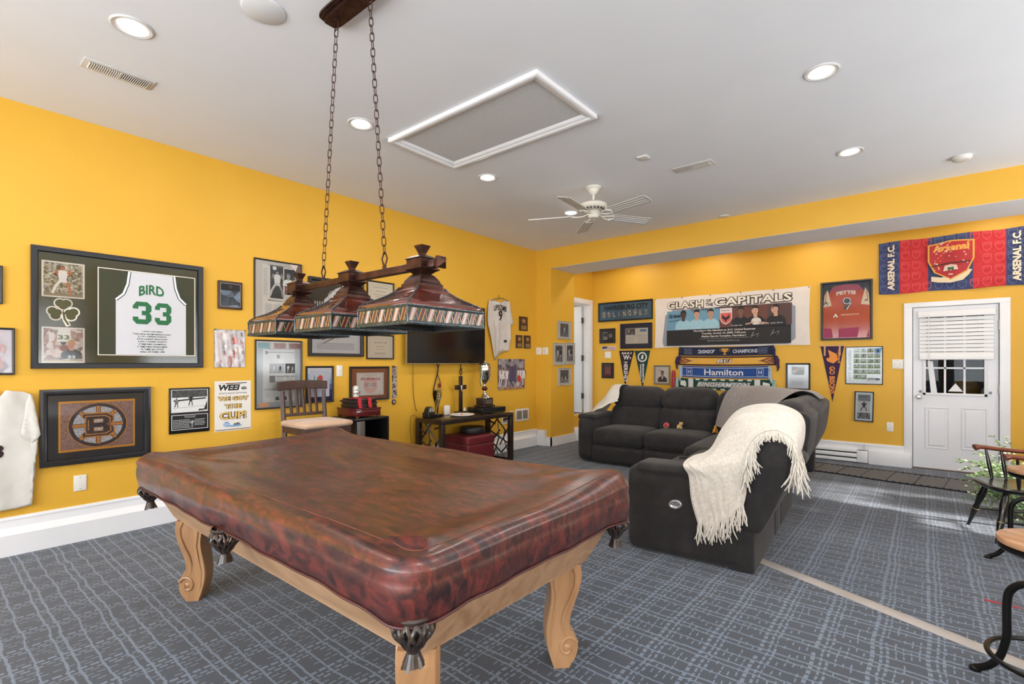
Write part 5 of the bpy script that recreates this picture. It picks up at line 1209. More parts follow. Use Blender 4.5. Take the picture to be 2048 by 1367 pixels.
A.line([(-.13*w,-.06*h),(-.03*w,-.02*h),(.13*w,-.01*h)], .012, (30,30,30)); A.ring(0,.1*h,.03*w,.09*h,.004,(150,60,40)); A.rect(0,.1*h,.08*w,.01*h,(150,60,40))
A.poly([(-.05*w,-.16*h),(.05*w,-.14*h),(.04*w,-.06*h),(0,-.04*h),(-.04*w,-.06*h)], (214,190,170)); A.rect(0,-.12*h,.04*w,.06*h,(60,90,60)); A.rect(0,-.22*h,.03*w,.02*h,(222,206,180))
A.bm.verts.ensure_lookup_table()
for v in A.bm.verts[n0_:]: v.co.x += fc_*w
A.deform(lambda x, y, z: (x, y+.012*math.sin(x/w*14)*(y/h), z+fz(x, y)+.0012), .06, 1.)
A.build('flag_print', r, smooth=False)
def art_grid(A, w, h):
    A.rect(0,0,w,h,(212,216,218)); A.text('CITY ISLANDERS', -.40*w, -.0*h, .84*h, .075*w, (90,96,104), .01, rot=PI/2)
    for j in range(6):
        for i in range(4):
            if j == 5 and i > 1: continue
            x = (-.2+.19*i)*w; y = (.405-.145*j)*h
            A.rect(x, y+.02*h, .17*w, .085*h, photo([(120,140,120),(170,180,176),(90,110,90)],30)); A.rect(x, y-.035*h, .17*w, .03*h, (96,130,70)); A.figure(x, y-.045*h, .1*h, ((226,226,230),(90,140,190),(40,44,60))[(i+j)%3], (60,70,90), (150,110,90), (40,30,26), i+j)
    A.poly([(.28*w,.46*h),(.5*w,.48*h),(.46*w,.34*h),(.34*w,.32*h)], (110,150,196)); A.text('B', .4*w, .40*h, .08*w, .08*h, (26,40,60), .06); A.text('CITY VIBE', .28*w, -.37*h, .34*w, .06*h, (34,34,36), .03, shear=.3)
picture('B', wrect('B',1691,692,767,1766,693,769.5), 'framed_poster', 'thin-framed white poster with a grid of small player photos', 'framed picture', .01, .016, (30,30,34), (212,216,218), art_grid)
switch_plate('B', wrect('B',1784.5,718.5,737,1807,718.5,737), 'white double toggle switch plate beside the back door casing', toggles=2)
def art_mag(A, w, h):
    A.rect(0,0,w,h,(206,212,216)); A.rect(0,.3*h,.74*w,.24*h,(120,124,128)); A.lines(-.05*w, .35*h, .5*w, .08*h, 1, (60,64,70)); A.rect(0,0,.7*w,.38*h,(186,188,188)); A.figure(0,-.17*h,.34*h,(26,26,28),(30,30,32),(70,60,56),(20,20,20),1); A.rect(0,-.33*h,.74*w,.22*h,BWP); A.figure(-.2*w,-.43*h,.18*h,(40,40,44),(60,60,60),(150,140,130),(40,40,40),0); A.figure(.2*w,-.43*h,.18*h,(60,60,60),(60,60,60),(150,140,130),(40,40,40),2)
picture('B', wrect('B',1709,782,841,1747.5,782.5,843), 'framed_magazine', 'small black-framed sports magazine cover above the outlet, slightly tilted', 'framed picture', .012, .03, (26,24,26), (206,212,216), art_mag, rot=-.02)
switch_plate('B', wrect('B',1773.5,844,862,1787,844,862), 'white wall outlet under the framed magazine cover', toggles=1, outlet=True, cat='outlet')
# scalloped dark tray leaning on the wall behind the sofa
p = at(1599,782,1,YB-.2)
r = thing('scalloped_tray', 'dark round scalloped tray standing behind the sofa by the wall', 'tray', (p.x, p.y, 0))
zc = p.z-.17
T = Matrix.Translation((0,.0,zc)) @ Matrix.Rotation(math.radians(78), 4, 'X')
s = MB(); TM = noise_mat('dark_pewter',[(.3,(50,54,58)),(.7,(92,98,104))],(12,12,12),4,.4,metal=.6)
n = 72; v = []; f = []
for k in range(n):
    a = 2*PI*k/n; sc = 1+.025*math.cos(a*18)
    for rr, zz in ((.0,-.01),(.15,-.008),(.17,.012),(.2*sc,.02),(.205*sc,.016),(.17,.0),(.0,-.02)): v.append((rr*math.cos(a), rr*math.sin(a), zz))
for k in range(n):
    k2 = (k+1) % n
    for i in range(6): f.append((k*7+i, k2*7+i, k2*7+i+1, k*7+i+1))
s.mesh(v, f, TM, T); bmesh.ops.remove_doubles(s.bm, verts=s.bm.verts[:], dist=1e-5); s.build('dish', r)
s = MB(); s.bbox((-.12,-.02,0),(.12,.12,zc-.21),M((60,50,44),.6),.01); s.lathe([(.02,zc-.215),(.02,zc-.19)], M((60,50,44),.6), c=(0,.0,0)); s.build('stand', r)
# ---------------------------------------------------------------- pool table under its cover
TX0, TX1, TY0, TY1 = 1.455, 3.905, .80, 2.10
TCX, TCY = (TX0+TX1)/2, (TY0+TY1)/2
OAK = noise_mat('light_oak', [(.25,(150,114,82)),(.5,(178,142,108)),(.75,(196,162,128))], (1.2,9,9), 5, .42, coat=.15, dist=1.4)
OAKL = noise_mat('light_oak_leg', [(.25,(146,106,70)),(.5,(174,132,92)),(.75,(192,152,112))], (7,7,1.1), 5, .36, coat=.25, dist=1.2)
LEA = noise_mat('brown_pocket_leather', [(.3,(34,26,24)),(.7,(66,54,48))], (30,30,30), 3, .35, coat=.2)
tbl = thing('pool_table', 'light oak pool table with carved scroll legs and leather pockets under cover', 'pool table', (TCX, TCY, 0))
hw, hd = (TX1-TX0)/2-.05, (TY1-TY0)/2-.05
s = MB()
a = [(hw*sx, hd*sy, .70) for sx, sy in ((-1,-1),(1,-1),(1,1),(-1,1))]; b = [((hw-.115)*sx, (hd-.115)*sy, .455) for sx, sy in ((-1,-1),(1,-1),(1,1),(-1,1))]
s.mesh(a+b, [(i,4+i,4+(i+1)%4,(i+1)%4) for i in range(4)]+[(3,2,1,0),(4,5,6,7)], OAK)
s.bbox((-hw+.12,-hd+.12,.444),(hw-.12,hd-.12,.458),OAK,.004); s.build('cabinet', tbl, ang=25)
s = MB(); s.bbox((-hw-.02,-hd-.02,.70),(hw+.02,hd+.02,.782),OAK,.03); s.build('rail', tbl)
LEG = [(.105,.45),(.112,.40),(.10,.34),(.075,.28),(.052,.22),(.05,.17),(.07,.15),(.092,.115),(.094,.075),(.078,.035),(.055,.012),(.05,0)]
LEGI = [(-.03,0),(-.036,.015),(-.05,.05),(-.066,.10),(-.07,.17),(-.058,.24),(-.045,.30),(-.05,.37),(-.07,.42),(-.08,.45)]
def leg(x, y):
    ang = math.atan2(y, x); ang = math.atan2(math.copysign(1, y), math.copysign(1, x))
    T = Matrix.Translation((x, y, 0)) @ Matrix.Rotation(ang, 4, 'Z') @ Matrix.Rotation(PI/2, 4, 'X') @ Matrix.Diagonal((.88,1,.84,1))
    s = MB(); P = [Vector(p) for p in LEG+LEGI]; 
    # smooth the outline
    for _ in range(2):
        Q = []
        for i in range(len(P)):
            p, q = P[i], P[(i+1) % len(P)]
            if min(p.y, q.y) < 1e-6 or max(p.y, q.y) > .4499: Q += [p, q] if (not Q or Q[-1] != p) else [q]
            else: Q += [p*.75+q*.25, p*.25+q*.75]
        P = Q
    n = len(P); cx = sum(p.x for p in P)/n; V = []; F = []
    lay = [(-.072,.93),(-.066,.985),(-.05,1.0),(.05,1.0),(.066,.985),(.072,.93)]
    for z, k in lay:
        for p in P:
            mx = .0; tz = 1-.22*max(0, min(1, (.34-p.y)/.2))*(1 if p.y > .12 else max(.6, p.y/.12))
            V.append((mx+(p.x-mx)*k, p.y if (p.y < .01 or p.y > .44) else p.y, z*tz))
    for i in range(len(lay)-1):
        for k in range(n): F.append((i*n+k, i*n+(k+1)%n, (i+1)*n+(k+1)%n, (i+1)*n+k))
    F.append(tuple(range(n-1,-1,-1))); F.append(tuple((len(lay)-1)*n+k for k in range(n)))
    s.mesh(V, F, OAKL, T)
    for sd in (-1, 1):      # carved volute and the ribs running up from it
        z0 = sd*.060
        sp = [(.038+(.052-.0075*t)*math.cos(t*1.05+.4), .088+(.052-.0075*t)*math.sin(t*1.05+.4), z0+sd*(.002+.0012*t)) for t in [q*.22 for q in range(28)]]
        s.tube(sp, .0085, OAKL, 8, T); s.lathe([(.018,-.004),(.017,.004),(.012,.008),(.001,.01)], OAKL, T=T @ Matrix.Translation((.038,.088,z0)) @ (Matrix.Rotation(PI, 4, 'X') if sd < 0 else Matrix()), seg=16)
        rib = [(.03,.142,z0),(.012,.17,z0),(.012,.21,sd*.068),(.028,.26,sd*.07),(.055,.31,sd*.073),(.075,.36,sd*.073),(.078,.41,sd*.073),(.06,.445,sd*.073)]
        s.tube(rib, .008, OAKL, 8, T)
        s.tube([(-.02,.02,z0*.9),(-.04,.08,z0),(-.045,.16,z0),(-.03,.24,sd*.07),(-.018,.31,sd*.073),(-.03,.40,sd*.073)], .006, OAKL, 8, T)
    return s.build('leg', tbl, ang=35)
for sx in (-1, 1):
    for sy in (-1, 1): leg(sx*(hw-.215), sy*(hd-.205))
def pocket(x, y, ang):
    T = Matrix.Translation((x, y, .640)) @ Matrix.Rotation(ang, 4, 'Z')
    s = MB(); n = 12
    for k in range(n):
        for dr in (-1, 1):
            P = []
            for i in range(9):
                t = i/8; a = 2*PI*k/n+dr*t*.75; r = .012+.046*math.sin(min(1, .35+t*.95)*PI*.62+ t*1.05)**.8 if t < .999 else .016; z = .0-.088*t
                P.append((r*math.cos(a), r*math.sin(a), z))
            s.tube(P, .0062, LEA, 6, T, flat=.5)
    s.lathe([(.05,.012),(.056,.006),(.05,-.004)], LEA, cap=False, T=T); s.lathe([(.014,-.08),(.02,-.088),(.018,-.096),(.012,-.1)], LEA, cap=True, T=T)
    net = s.build('pocket_net', tbl)
    s = MB(); rn = random.Random(int(x*100+y*7))
    for k in range(16):
        a = 2*PI*k/16; r0, r1 = .013, .024+rn.uniform(0,.008); w = .0055
        d = Vector((math.cos(a), math.sin(a), 0)); q = Vector((-d.y, d.x, 0))
        P = [(d*r0+Vector((0,0,-.09))), (d*(r0+.006)+Vector((0,0,-.105))), (d*r1+Vector((0,0,-.128-rn.uniform(0,.01))))]
        s.mesh([P[0]-q*w*.5, P[0]+q*w*.5, P[1]+q*w*.7, P[1]-q*w*.7, P[2]+q*w, P[2]-q*w], [(0,1,2,3),(3,2,4,5)], LEA, T)
    f = s.build('pocket_fringe', net, smooth=False)
    so = f.modifiers.new('thickness', 'SOLIDIFY'); so.thickness = .002
for sx in (-1, 0, 1):
    for sy in (-1, 1):
        pocket(sx*(hw-.026), sy*(hd-(.026 if sx else -.015)), 0)
# vinyl cover, draped over the rails
m, ns, ls, b = nm('maroon_vinyl'); t = ns.new('ShaderNodeTexCoord')
def nz(sc, d, dist=0, rot=0):
    mp = ns.new('ShaderNodeMapping'); mp.inputs['Scale'].default_value = sc; mp.inputs['Rotation'].default_value = (0,0,rot); n = ns.new('ShaderNodeTexNoise'); n.inputs['Scale'].default_value = 1; n.inputs['Detail'].default_value = d; n.inputs['Distortion'].default_value = dist; n.inputs['Roughness'].default_value = .62
    ls.new(t.outputs['Object'], mp.inputs[0]); ls.new(mp.outputs[0], n.inputs['Vector']); return n
n1 = nz((11,30,18), 7, .8, .5); r1 = ramp(ns, [(.36,(36,20,24)),(.5,(72,34,30)),(.64,(108,46,38))]); ls.new(n1.outputs[0], r1.inputs[0]); ls.new(r1.outputs[0], b.inputs['Base Color'])
b.inputs['Roughness'].default_value = .38; b.inputs['Specular IOR Level'].default_value = .5; b.inputs['Coat Weight'].default_value = .35; b.inputs['Coat Roughness'].default_value = .22
n2 = nz((260,260,260), 2); bp = ns.new('ShaderNodeBump'); bp.inputs['Strength'].default_value = .12; bp.inputs['Distance'].default_value = .002; ls.new(n2.outputs[0], bp.inputs['Height']); ls.new(bp.outputs[0], b.inputs['Normal'])
VINYL = m
cover = thing('pool_table_cover', 'maroon marbled vinyl cover draped over the pool table', 'table cover', (TCX, TCY, .64))
HX, HY, RC = (TX1-TX0)/2, (TY1-TY0)/2, .12
def outline(N=320):
    # rounded rectangle by arc length, returns (x, y, nx, ny)
    segs = [((HX-RC,-HY),(HX-RC,-HY))]
    P = []
    def arc(cx, cy, a0):
        for k in range(17): a = a0+PI/2*k/16; P.append((cx+RC*math.cos(a), cy+RC*math.sin(a), math.cos(a), math.sin(a)))
    def lineseg(x0,y0,x1,y1,nx,ny,n):
        for k in range(1, n): P.append((x0+(x1-x0)*k/n, y0+(y1-y0)*k/n, nx, ny))
    arc(HX-RC,-HY+RC,-PI/2); lineseg(HX,-HY+RC,HX,HY-RC,1,0,44); arc(HX-RC,HY-RC,0); lineseg(HX-RC,HY,-HX+RC,HY,0,1,80)
    arc(-HX+RC,HY-RC,PI/2); lineseg(-HX,HY-RC,-HX,-HY+RC,-1,0,44); arc(-HX+RC,-HY+RC,PI); lineseg(-HX+RC,-HY,HX-RC,-HY,0,-1,80)
    return P
OUT = outline(); NO = len(OUT)
def gauss_line(x, y, pts, sig, asym=1.):
    best = 9
    for (ax, ay, hh), (bx, by, h2) in zip(pts, pts[1:]):
        dx, dy = bx-ax, by-ay; L = dx*dx+dy*dy; tt = max(0, min(1, ((x-ax)*dx+(y-ay)*dy)/L)); px, py = ax+dx*tt, ay+dy*tt
        d = math.hypot(x-px, y-py); 
        if d < best: best = d; hb = hh+(h2-hh)*tt; side = (x-ax)*dy-(y-ay)*dx
    sg = sig*(asym if side > 0 else 1)
    return hb*math.exp(-(best/sg)**2)
def ztop(x, y):       # local: x along the table, y across, zero at the middle
    e = min(HX-abs(x), HY-abs(y)); z = 0
    z -= .022*max(0, min(1, (e-.13)/.12))**1.5
    z += gauss_line(x, y, [(-HX+.10,HY-.10,.026),(-.75,.40,.020),(-.35,.28,.010)], .10, 2.2)
    z += gauss_line(x, y, [(-HX+.14,.02,.004),(-.8,.12,.014),(-.1,.02,.018),(.5,.12,.02),(.85,.36,.030),(HX-.09,HY-.08,.034)], .07, 2.6)
    z += gauss_line(x, y, [(-HX+.05,-HY+.08,.012),(-.75,-.36,.012),(-.5,-.22,.0)], .04)
    z += gauss_line(x, y, [(.15,-.12,.0),(.45,-.2,.008),(.75,-.16,.0)], .03, 1.5)
    z += gauss_line(x, y, [(HX-.20,-HY+.10,.018),(HX-.11,-HY+.15,.022),(HX-.13,-HY+.20,.004)], .022)
    z += gauss_line(x, y, [(-.6,-.1,.006),(.1,-.35,.006),(.7,-.42,.0)], .10)
    z += .0035*math.sin(x*5.3+y*3.1)+.0025*math.sin(x*9-y*11+1)
    z += .012*math.exp(-(math.hypot(x+HX-.09, y-HY+.09)/.07)**2)
    return z
def flute(k, t):      # t from 0 at the rim to 1 at the hem
    x, y, nx, ny = OUT[k]
    s_ = x*1.7+y*2.3
    corner = max(0, (abs(x)-(HX-.25))/.25)*max(0, (abs(y)-(HY-.25))/.25)
    return t*(.004*math.sin(s_*6)+.0025*math.sin(s_*14+1)) - .012*t - .006*math.exp(-((t-.12)/.08)**2) + .006*math.sin(t*PI)
s = MB(); V = []; F = []; rings = []
TOPZ = .812-.64
prof_side = [(1.0,),(.86,),(.7,),(.52,),(.35,),(.2,),(.1,)]
for (t,) in prof_side:
    R = []
    for k, (x, y, nx, ny) in enumerate(OUT):
        o = flute(k, t); hem = .005+.002*math.sin(x*5)+-.022*max(0, (abs(x)-(HX-.22))/.22)*max(0, (abs(y)-(HY-.22))/.22)
        zz = hem+(TOPZ-.045-hem)*(1-t)
        R.append(len(V)); V.append((x+nx*o, y+ny*o, zz))
    rings.append(R)
for q in range(1, 7):        # roll over the rail edge
    a = PI/2*q/6; R = []
    for k, (x, y, nx, ny) in enumerate(OUT):
        o = -.05*(1-math.cos(a)); R.append(len(V)); px, py = x+nx*o, y+ny*o
        V.append((px, py, TOPZ-.045+.045*math.sin(a)+(ztop(px, py) if q == 6 else ztop(px, py)*q/6)))
    rings.append(R)
NI = 26
for q in range(1, NI+1):
    f_ = q/NI; R = []
    for k, (x, y, nx, ny) in enumerate(OUT):
        x0, y0 = x-nx*.05, y-ny*.05; sc = 1-f_
        # shrink toward the long spine of the table
        tx = max(-(HX-HY), min(HX-HY, x0)); px, py = tx+(x0-tx)*sc, y0*sc
        R.append(len(V)); V.append((px, py, TOPZ+ztop(px, py)))
    rings.append(R)
for a_, b_ in zip(rings, rings[1:]):
    for k in range(NO): k2 = (k+1) % NO; F.append((a_[k], a_[k2], b_[k2], b_[k]))
s.mesh(V, F, VINYL); bmesh.ops.remove_doubles(s.bm, verts=s.bm.verts[:], dist=1e-4)
o = s.build('vinyl', cover, ang=80); so = o.modifiers.new('thickness', 'SOLIDIFY'); so.thickness = .003; so.offset = -1
SEAM = M((124,74,58), .7)
s = MB(); P = []
for x, y, nx, ny in OUT[::2]:
    px, py = x-nx*.08, y-ny*.08; wob = .004*math.sin(x*8+y*6); P.append((px+wob, py-wob, TOPZ+ztop(px+wob, py-wob)+.0012))
s.tube(P, .0010, SEAM, 5, closed=True); s.build('stitched_seam', cover)
s = MB(); P = [(V[rings[0][k]][0]*1.0005, V[rings[0][k]][1]*1.0005, V[rings[0][k]][2]+.001) for k in range(NO)]
s.tube(P, .0042, M((74,34,34), .5), 6, closed=True); s.build('hem', cover)
# ---------------------------------------------------------------- billiard lamp
BRZ = noise_mat('dark_bronze', [(.3,(52,32,28)),(.7,(84,56,48))], (20,20,20), 3, .36, metal=.75)
COP = noise_mat('copper_enamel', [(.3,(78,30,28)),(.55,(104,48,36)),(.75,(134,72,44))], (5,5,9), 4, .16, coat=.6, metal=.35)
LEAD = noise_mat('dark_green_solder', [(.3,(24,32,36)),(.7,(96,112,116))], (160,160,160), 3, .35, metal=.7)
LX = (2.143, 2.672, 3.212); LY = 1.43; CM = at(704,530,1,LY)
lamp = thing('billiard_lamp', 'long copper three-shade billiard lamp with mosaic bands hung on chains', 'lamp', (LX[1], LY, H))
def L(z): return z-H
BZ = 1.752
s = MB(); s.bbox((LX[0]-LX[1]-.09,-.016,L(BZ-.02)),(LX[2]-LX[1]+.09,.016,L(BZ+.014)),BRZ,.003); s.build('bar', lamp)
for sx in (-1, 1):
    xe = (LX[2]-LX[1]+.125) if sx > 0 else (LX[0]-LX[1]-.125)
    T = Matrix.Translation((xe,0,L(BZ-.002))) @ Matrix.Rotation(sx*PI/2, 4, 'Y')
    s = MB(); s.lathe([(.018,-.05),(.018,-.03),(.026,-.02),(.034,-.012),(.034,0),(.001,.022)], BRZ, T=T, seg=4, rot=PI/4); s.build('end_knob', lamp, ang=10)
SH = [(1.0,1.478),(1.0,1.49),(1.0,1.545),(1.0,1.553),(.975,1.564),(.90,1.577),(.79,1.588),(.67,1.600),(.55,1.615),(.45,1.632),(.37,1.652)]
SHX, SHY = .165, .212
def square(s, lev, m, x=0, cap=False, T=None):
    V = []; F = []
    for hx, hy, z in lev: V += [(x-hx,-hy,L(z)),(x+hx,-hy,L(z)),(x+hx,hy,L(z)),(x-hx,hy,L(z))]
    for i in range(len(lev)-1): F += [(4*i+k, 4*i+(k+1)%4, 4*i+4+(k+1)%4, 4*i+4+k) for k in range(4)]
    if cap: F += [(3,2,1,0), tuple(4*(len(lev)-1)+k for k in range(4))]
    s.mesh(V, F, m, T)
for gx in [q-LX[1] for q in LX]:
    s = MB(); square(s, [(SHX*k, SHY*k if k > .5 else SHX*k+(SHY-SHX)*k*.8, z) for k, z in SH[3:]], COP, gx)
    sh = s.build('lamp_shade', lamp, ang=50); so = sh.modifiers.new('thickness', 'SOLIDIFY'); so.thickness = .003
    # mosaic band
    s = MB(); square(s, [(SHX,SHY,1.478),(SHX,SHY,1.553)], M((38,40,42), .4), gx)
    square(s, [(SHX-.004,SHY-.004,1.553),(SHX-.004,SHY-.004,1.478)], M((38,40,42), .4), gx)
    TC = [(186,134,96),(84,52,46),(186,134,96),(176,166,168),(130,108,100)]
    for face in range(4):
        Lh = SHY if face % 2 else SHX; D = SHX if face % 2 else SHY; n = 9 if face % 2 else 7
        R_ = Matrix.Translation((gx,0,0)) @ Matrix.Rotation(face*PI/2, 4, 'Z')
        za, zb = L(1.491), L(1.541); pitch = 2*Lh/n
        y = -D-.0012
        for k in range(n):
            x0 = -Lh+k*pitch
            def tile(a, b, c, d, col):
                s.face([(max(-Lh+.003,min(Lh-.003,x0+px*pitch)), y, za+(zb-za)*pz) for px, pz in (a,b,c,d)], M(col, .18, coat=.3), R_)
            tile((0,0),(.10,0),(.52,1),(.42,1), TC[0]); tile((.14,0),(.40,0),(.82,1),(.56,1), TC[3] if (k+face) % 2 else TC[1]); tile((.44,0),(.54,0),(.96,1),(.86,1), TC[2])
            tile((.60,.04),(.84,.04),(.78,.30),(.70,.28), (70,104,84)); tile((.98,.05),(1.06,.25),(.92,.75),(.84,.6), TC[4]); tile((1.02,.7),(1.2,.95),(1.0,.97),(.94,.86), (70,104,84))
    s.build('mosaic_band', sh, smooth=False)
    s = MB()
    for z, r_ in ((1.481,.0065),(1.549,.006)):
        s.tube([(gx-SHX,-SHY,L(z)),(gx+SHX,-SHY,L(z)),(gx+SHX,SHY,L(z)),(gx-SHX,SHY,L(z))], r_, LEAD, 6, closed=True)
    for sx in (-1,1):
        for sy in (-1,1): s.tube([(gx+sx*SHX,sy*SHY,L(1.48)),(gx+sx*SHX,sy*SHY,L(1.55))]+[(gx+sx*SHX*k, sy*(SHY*k if k > .5 else SHX*k+(SHY-SHX)*k*.8), L(z)) for k, z in SH[4:]], .0035, LEAD, 6)
    s.build('soldered_edge', sh)
    s = MB(); square(s, [(.062,.066,1.650),(.062,.066,1.664),(.055,.058,1.672),(.052,.055,1.682),(.045,.046,1.694),(.036,.036,1.706),(.028,.028,1.712),(.040,.040,1.722),(.054,.054,1.730)], BRZ, gx)
    square(s, [(.054,.054,1.730),(.054,.054,1.735),(.048,.048,1.738),(.048,.048,1.772),(.054,.054,1.775),(.05,.05,1.779),(.03,.03,1.79),(.018,.018,1.795),(.012,.012,1.797),(.012,.012,1.802),(.026,.026,1.836),(.020,.020,1.838)], BRZ, gx, cap=True)
    s.build('collar', sh, ang=12)
    s = MB(); s.lathe([(.02,0),(.03,-.03),(.045,-.08),(.03,-.11),(.001,-.12)], M((236,232,224),.3), c=(gx,0,L(1.648)), seg=18); s.build('bulb', sh)
# canopy and chains
cA = at(645,38,1,LY); 
s = MB()
for hx, hy, z0, z1 in ((.235,.066,0,-.012),(.225,.058,-.012,-.022),(.21,.045,-.022,-.040)):
    s.prism([(hx*math.copysign(abs(math.cos(q))**.35, math.cos(q)), hy*math.copysign(abs(math.sin(q))**.35, math.sin(q))) for q in [2*PI*k/40 for k in range(40)]], z1, z0-.0005 if z0 == 0 else z0, BRZ)
s.build('ceiling_canopy', lamp, ang=30)
def chain(p0, p1):
    p0, p1 = Vector(p0), Vector(p1); d = (p0-p1); Ln = d.length; pitch = .0375; n = int(Ln/pitch); pitch = Ln/n; s = MB()
    q = d.to_track_quat('Z', 'Y').to_matrix().to_4x4()
    for k in range(n):
        T = Matrix.Translation(p1+d*((k+.5)/n)) @ q @ Matrix.Rotation(PI/2*(k % 2)+.5, 4, 'Z')
        hl, hwid = pitch*.5+.0035, .0095
        P = [(hwid*math.cos(a), 0, hl-hwid+hwid*math.sin(a)) for a in [PI*i/6 for i in range(7)]]+[(hwid*math.cos(a), 0, -hl+hwid+hwid*math.sin(a)) for a in [PI+PI*i/6 for i in range(7)]]
        s.tube(P, .0022, BRZ, 6, T, closed=True)
    return s.build('chain', lamp)
for u0, v0, u1, v1 in ((673,68,647,535),(740,14,769,512)):
    a = at(u0,v0,1,LY); b = at(u1,v1,1,LY); xo = b.x-LX[1]
    top = (a.x-LX[1], 0, -.085); bot = (xo, 0, L(BZ+.014)+.075)
    chain(top, bot)
    s = MB()
    s.tube([(top[0]-.014,0,-.03),(top[0]-.018,0,-.06),(top[0]-.012,0,-.09),(top[0]+.012,0,-.09),(top[0]+.018,0,-.06),(top[0]+.014,0,-.03)], .004, BRZ, 6); s.cyl((top[0],0,-.03),(top[0],0,-.05),.016,BRZ); s.build('chain_hanger', lamp)
    s = MB(); zb = L(BZ+.014)
    s.tube([(xo-.006,0,zb+.02),(xo-.02,0,zb+.05),(xo-.008,0,zb+.075),(xo,0,zb+.082),(xo+.008,0,zb+.075),(xo+.02,0,zb+.05),(xo+.006,0,zb+.02)], .004, BRZ, 8); s.cyl((xo,0,zb-.001),(xo,0,zb+.02),.012,BRZ,.008); s.build('bar_loop', lamp)
# ---------------------------------------------------------------- sectional sofa; its own axes: u toward the bar, v toward the back wall
SA = math.radians(4.0); SO = Vector((4.05, 3.36, 0))
def wl(a, b, z): return Vector((SO.x+a*math.cos(SA)-b*math.sin(SA), SO.y+a*math.sin(SA)+b*math.cos(SA), z))
def loc(p): d = p-SO; return (d.x*math.cos(SA)+d.y*math.sin(SA), -d.x*math.sin(SA)+d.y*math.cos(SA), p.z)
def onv(u, v, b):
    P = wl(0,b,0); n = Vector((-math.sin(SA), math.cos(SA), 0)); d = ray(u,v); return loc(CAM+d*((P-CAM).dot(n)/d.dot(n)))
def onu(u, v, a):
    P = wl(a,0,0); n = Vector((math.cos(SA), math.sin(SA), 0)); d = ray(u,v); return loc(CAM+d*((P-CAM).dot(n)/d.dot(n)))
SUE = noise_mat('charcoal_suede', [(.28,(22,20,20)),(.5,(33,30,31)),(.72,(48,44,45))], (7,7,7), 5, .85, bump=.12, bscale=500, sheen=.12, nrough=.65)
sofa = thing('sectional_sofa', 'charcoal suede L-shaped sectional sofa with reclining backs and centre console', 'sofa', SO, SA)
def part(name, fn, label=None, parent=None, ang=70):
    s = MB(); fn(s); o = s.build(name, parent or sofa, ang=ang)
    if label: o['label'] = label
    return o
def RB(lo, hi, r, puff=0, n=8, T=None): return lambda s: s.rbox([(a+b)/2 for a, b in zip(lo,hi)], [b-a for a, b in zip(lo,hi)], SUE, r, puff, T, n)
def shear_box(lo, hi, r, puff, k, z0, ax=0):
    """cushion leaning back: the axis ax shifts by k per metre of height above z0"""
    T = Matrix.Identity(4); T[ax][2] = k; T[ax][3] = -k*z0
    return RB(lo, hi, r, puff, 8, T)
# --- near section, faces -u
part('arm', lambda s: s.rbox((-.41,.115,.299), (.80,.23,.584), SUE, .06, .012, None, 8))
part('arm_pad', lambda s: s.rbox((-.46,.11,.588), (.56,.25,.075), SUE, .036, .006, None, 8))
PROF = [(-.20,.27),(-.22,.44),(-.06,.70),(.04,.875),(.09,.905),(.17,.905),(.225,.87),(.232,.82),(.20,.56),(.085,.30),(.05,.25)]
def shell(v0, v1, k=1., dz=0):
    def f(s):
        P = [Vector(((x+.1)*k-.1 if y > .5 else x, y+dz*(y > .6))) for x, y in PROF]
        for _ in range(2):
            Q = []
            for i in range(len(P)): p, q = P[i], P[(i+1) % len(P)]; Q += [p*.8+q*.2, p*.2+q*.8]
            P = Q
        n = len(P); cx = sum(p.x for p in P)/n; cy = sum(p.y for p in P)/n; V = []; F = []
        lay = [(v0,.93),(v0+.006,.972),(v0+.02,1.),(v1-.02,1.),(v1-.006,.972),(v1,.93)]
        for v, sc in lay:
            for p in P: V.append((cx+(p.x-cx)*sc, v, cy+(p.y-cy)*(1-(1-sc)*.6)))
        for i in range(len(lay)-1):
            for q in range(n): F.append((i*n+q, (i+1)*n+q, (i+1)*n+(q+1)%n, i*n+(q+1)%n))
        F.append(tuple(range(n))); F.append(tuple((len(lay)-1)*n+q for q in range(n-1,-1,-1)))
        s.mesh(V, F, SUE)
    return f
part('back_shell', shell(.0, .84)); part('back_shell', shell(.86, 1.14, 1., -.25)); part('back_shell', shell(1.16, 1.86, 1.03, .03))
for a, b in ((.0,.84),(.86,1.14),(1.16,1.86)): part('rear_panel', RB((-.12,a+.003,.005),(.03,b-.003,.30),.015))
part('base', RB((-.76,.235,.02),(-.1,1.86,.26),.03))
for a, b in ((.24,.84),(1.16,1.86)):
    part('seat_cushion', RB((-.80,a,.24),(-.12,b,.455),.07,.02)); part('footrest_panel', RB((-.81,a+.01,.035),(-.74,b-.01,.235),.03,.008))
part('back_cushion', shear_box((-.25,.06,.42),(-.04,.83,.74),.08,.01,.42,.42)); part('headrest', shear_box((-.235,.06,.68),(-.03,.83,.945),.10,.0,.42,.42))
part('back_cushion', shear_box((-.28,1.17,.42),(-.06,1.85,.76),.09,.03,.42,.42)); part('headrest', shear_box((-.30,1.17,.70),(-.03,1.85,1.0),.12,.02,.42,.42))
con = part('console', RB((-.80,.86,.03),(-.14,1.14,.50),.045,.0))
part('console_lid', RB((-.48,.875,.485),(-.16,1.125,.545),.03,.004), parent=con)
for u in (-.70, -.58):
    part('cup_holder', lambda s: s.lathe([(.042,.497),(.046,.503),(.046,.507),(.04,.508),(.036,.503),(.036,.5015),(.001,.5015)], M((20,20,21),.35), c=(u,1.0,0)), 'black cup holder', con)
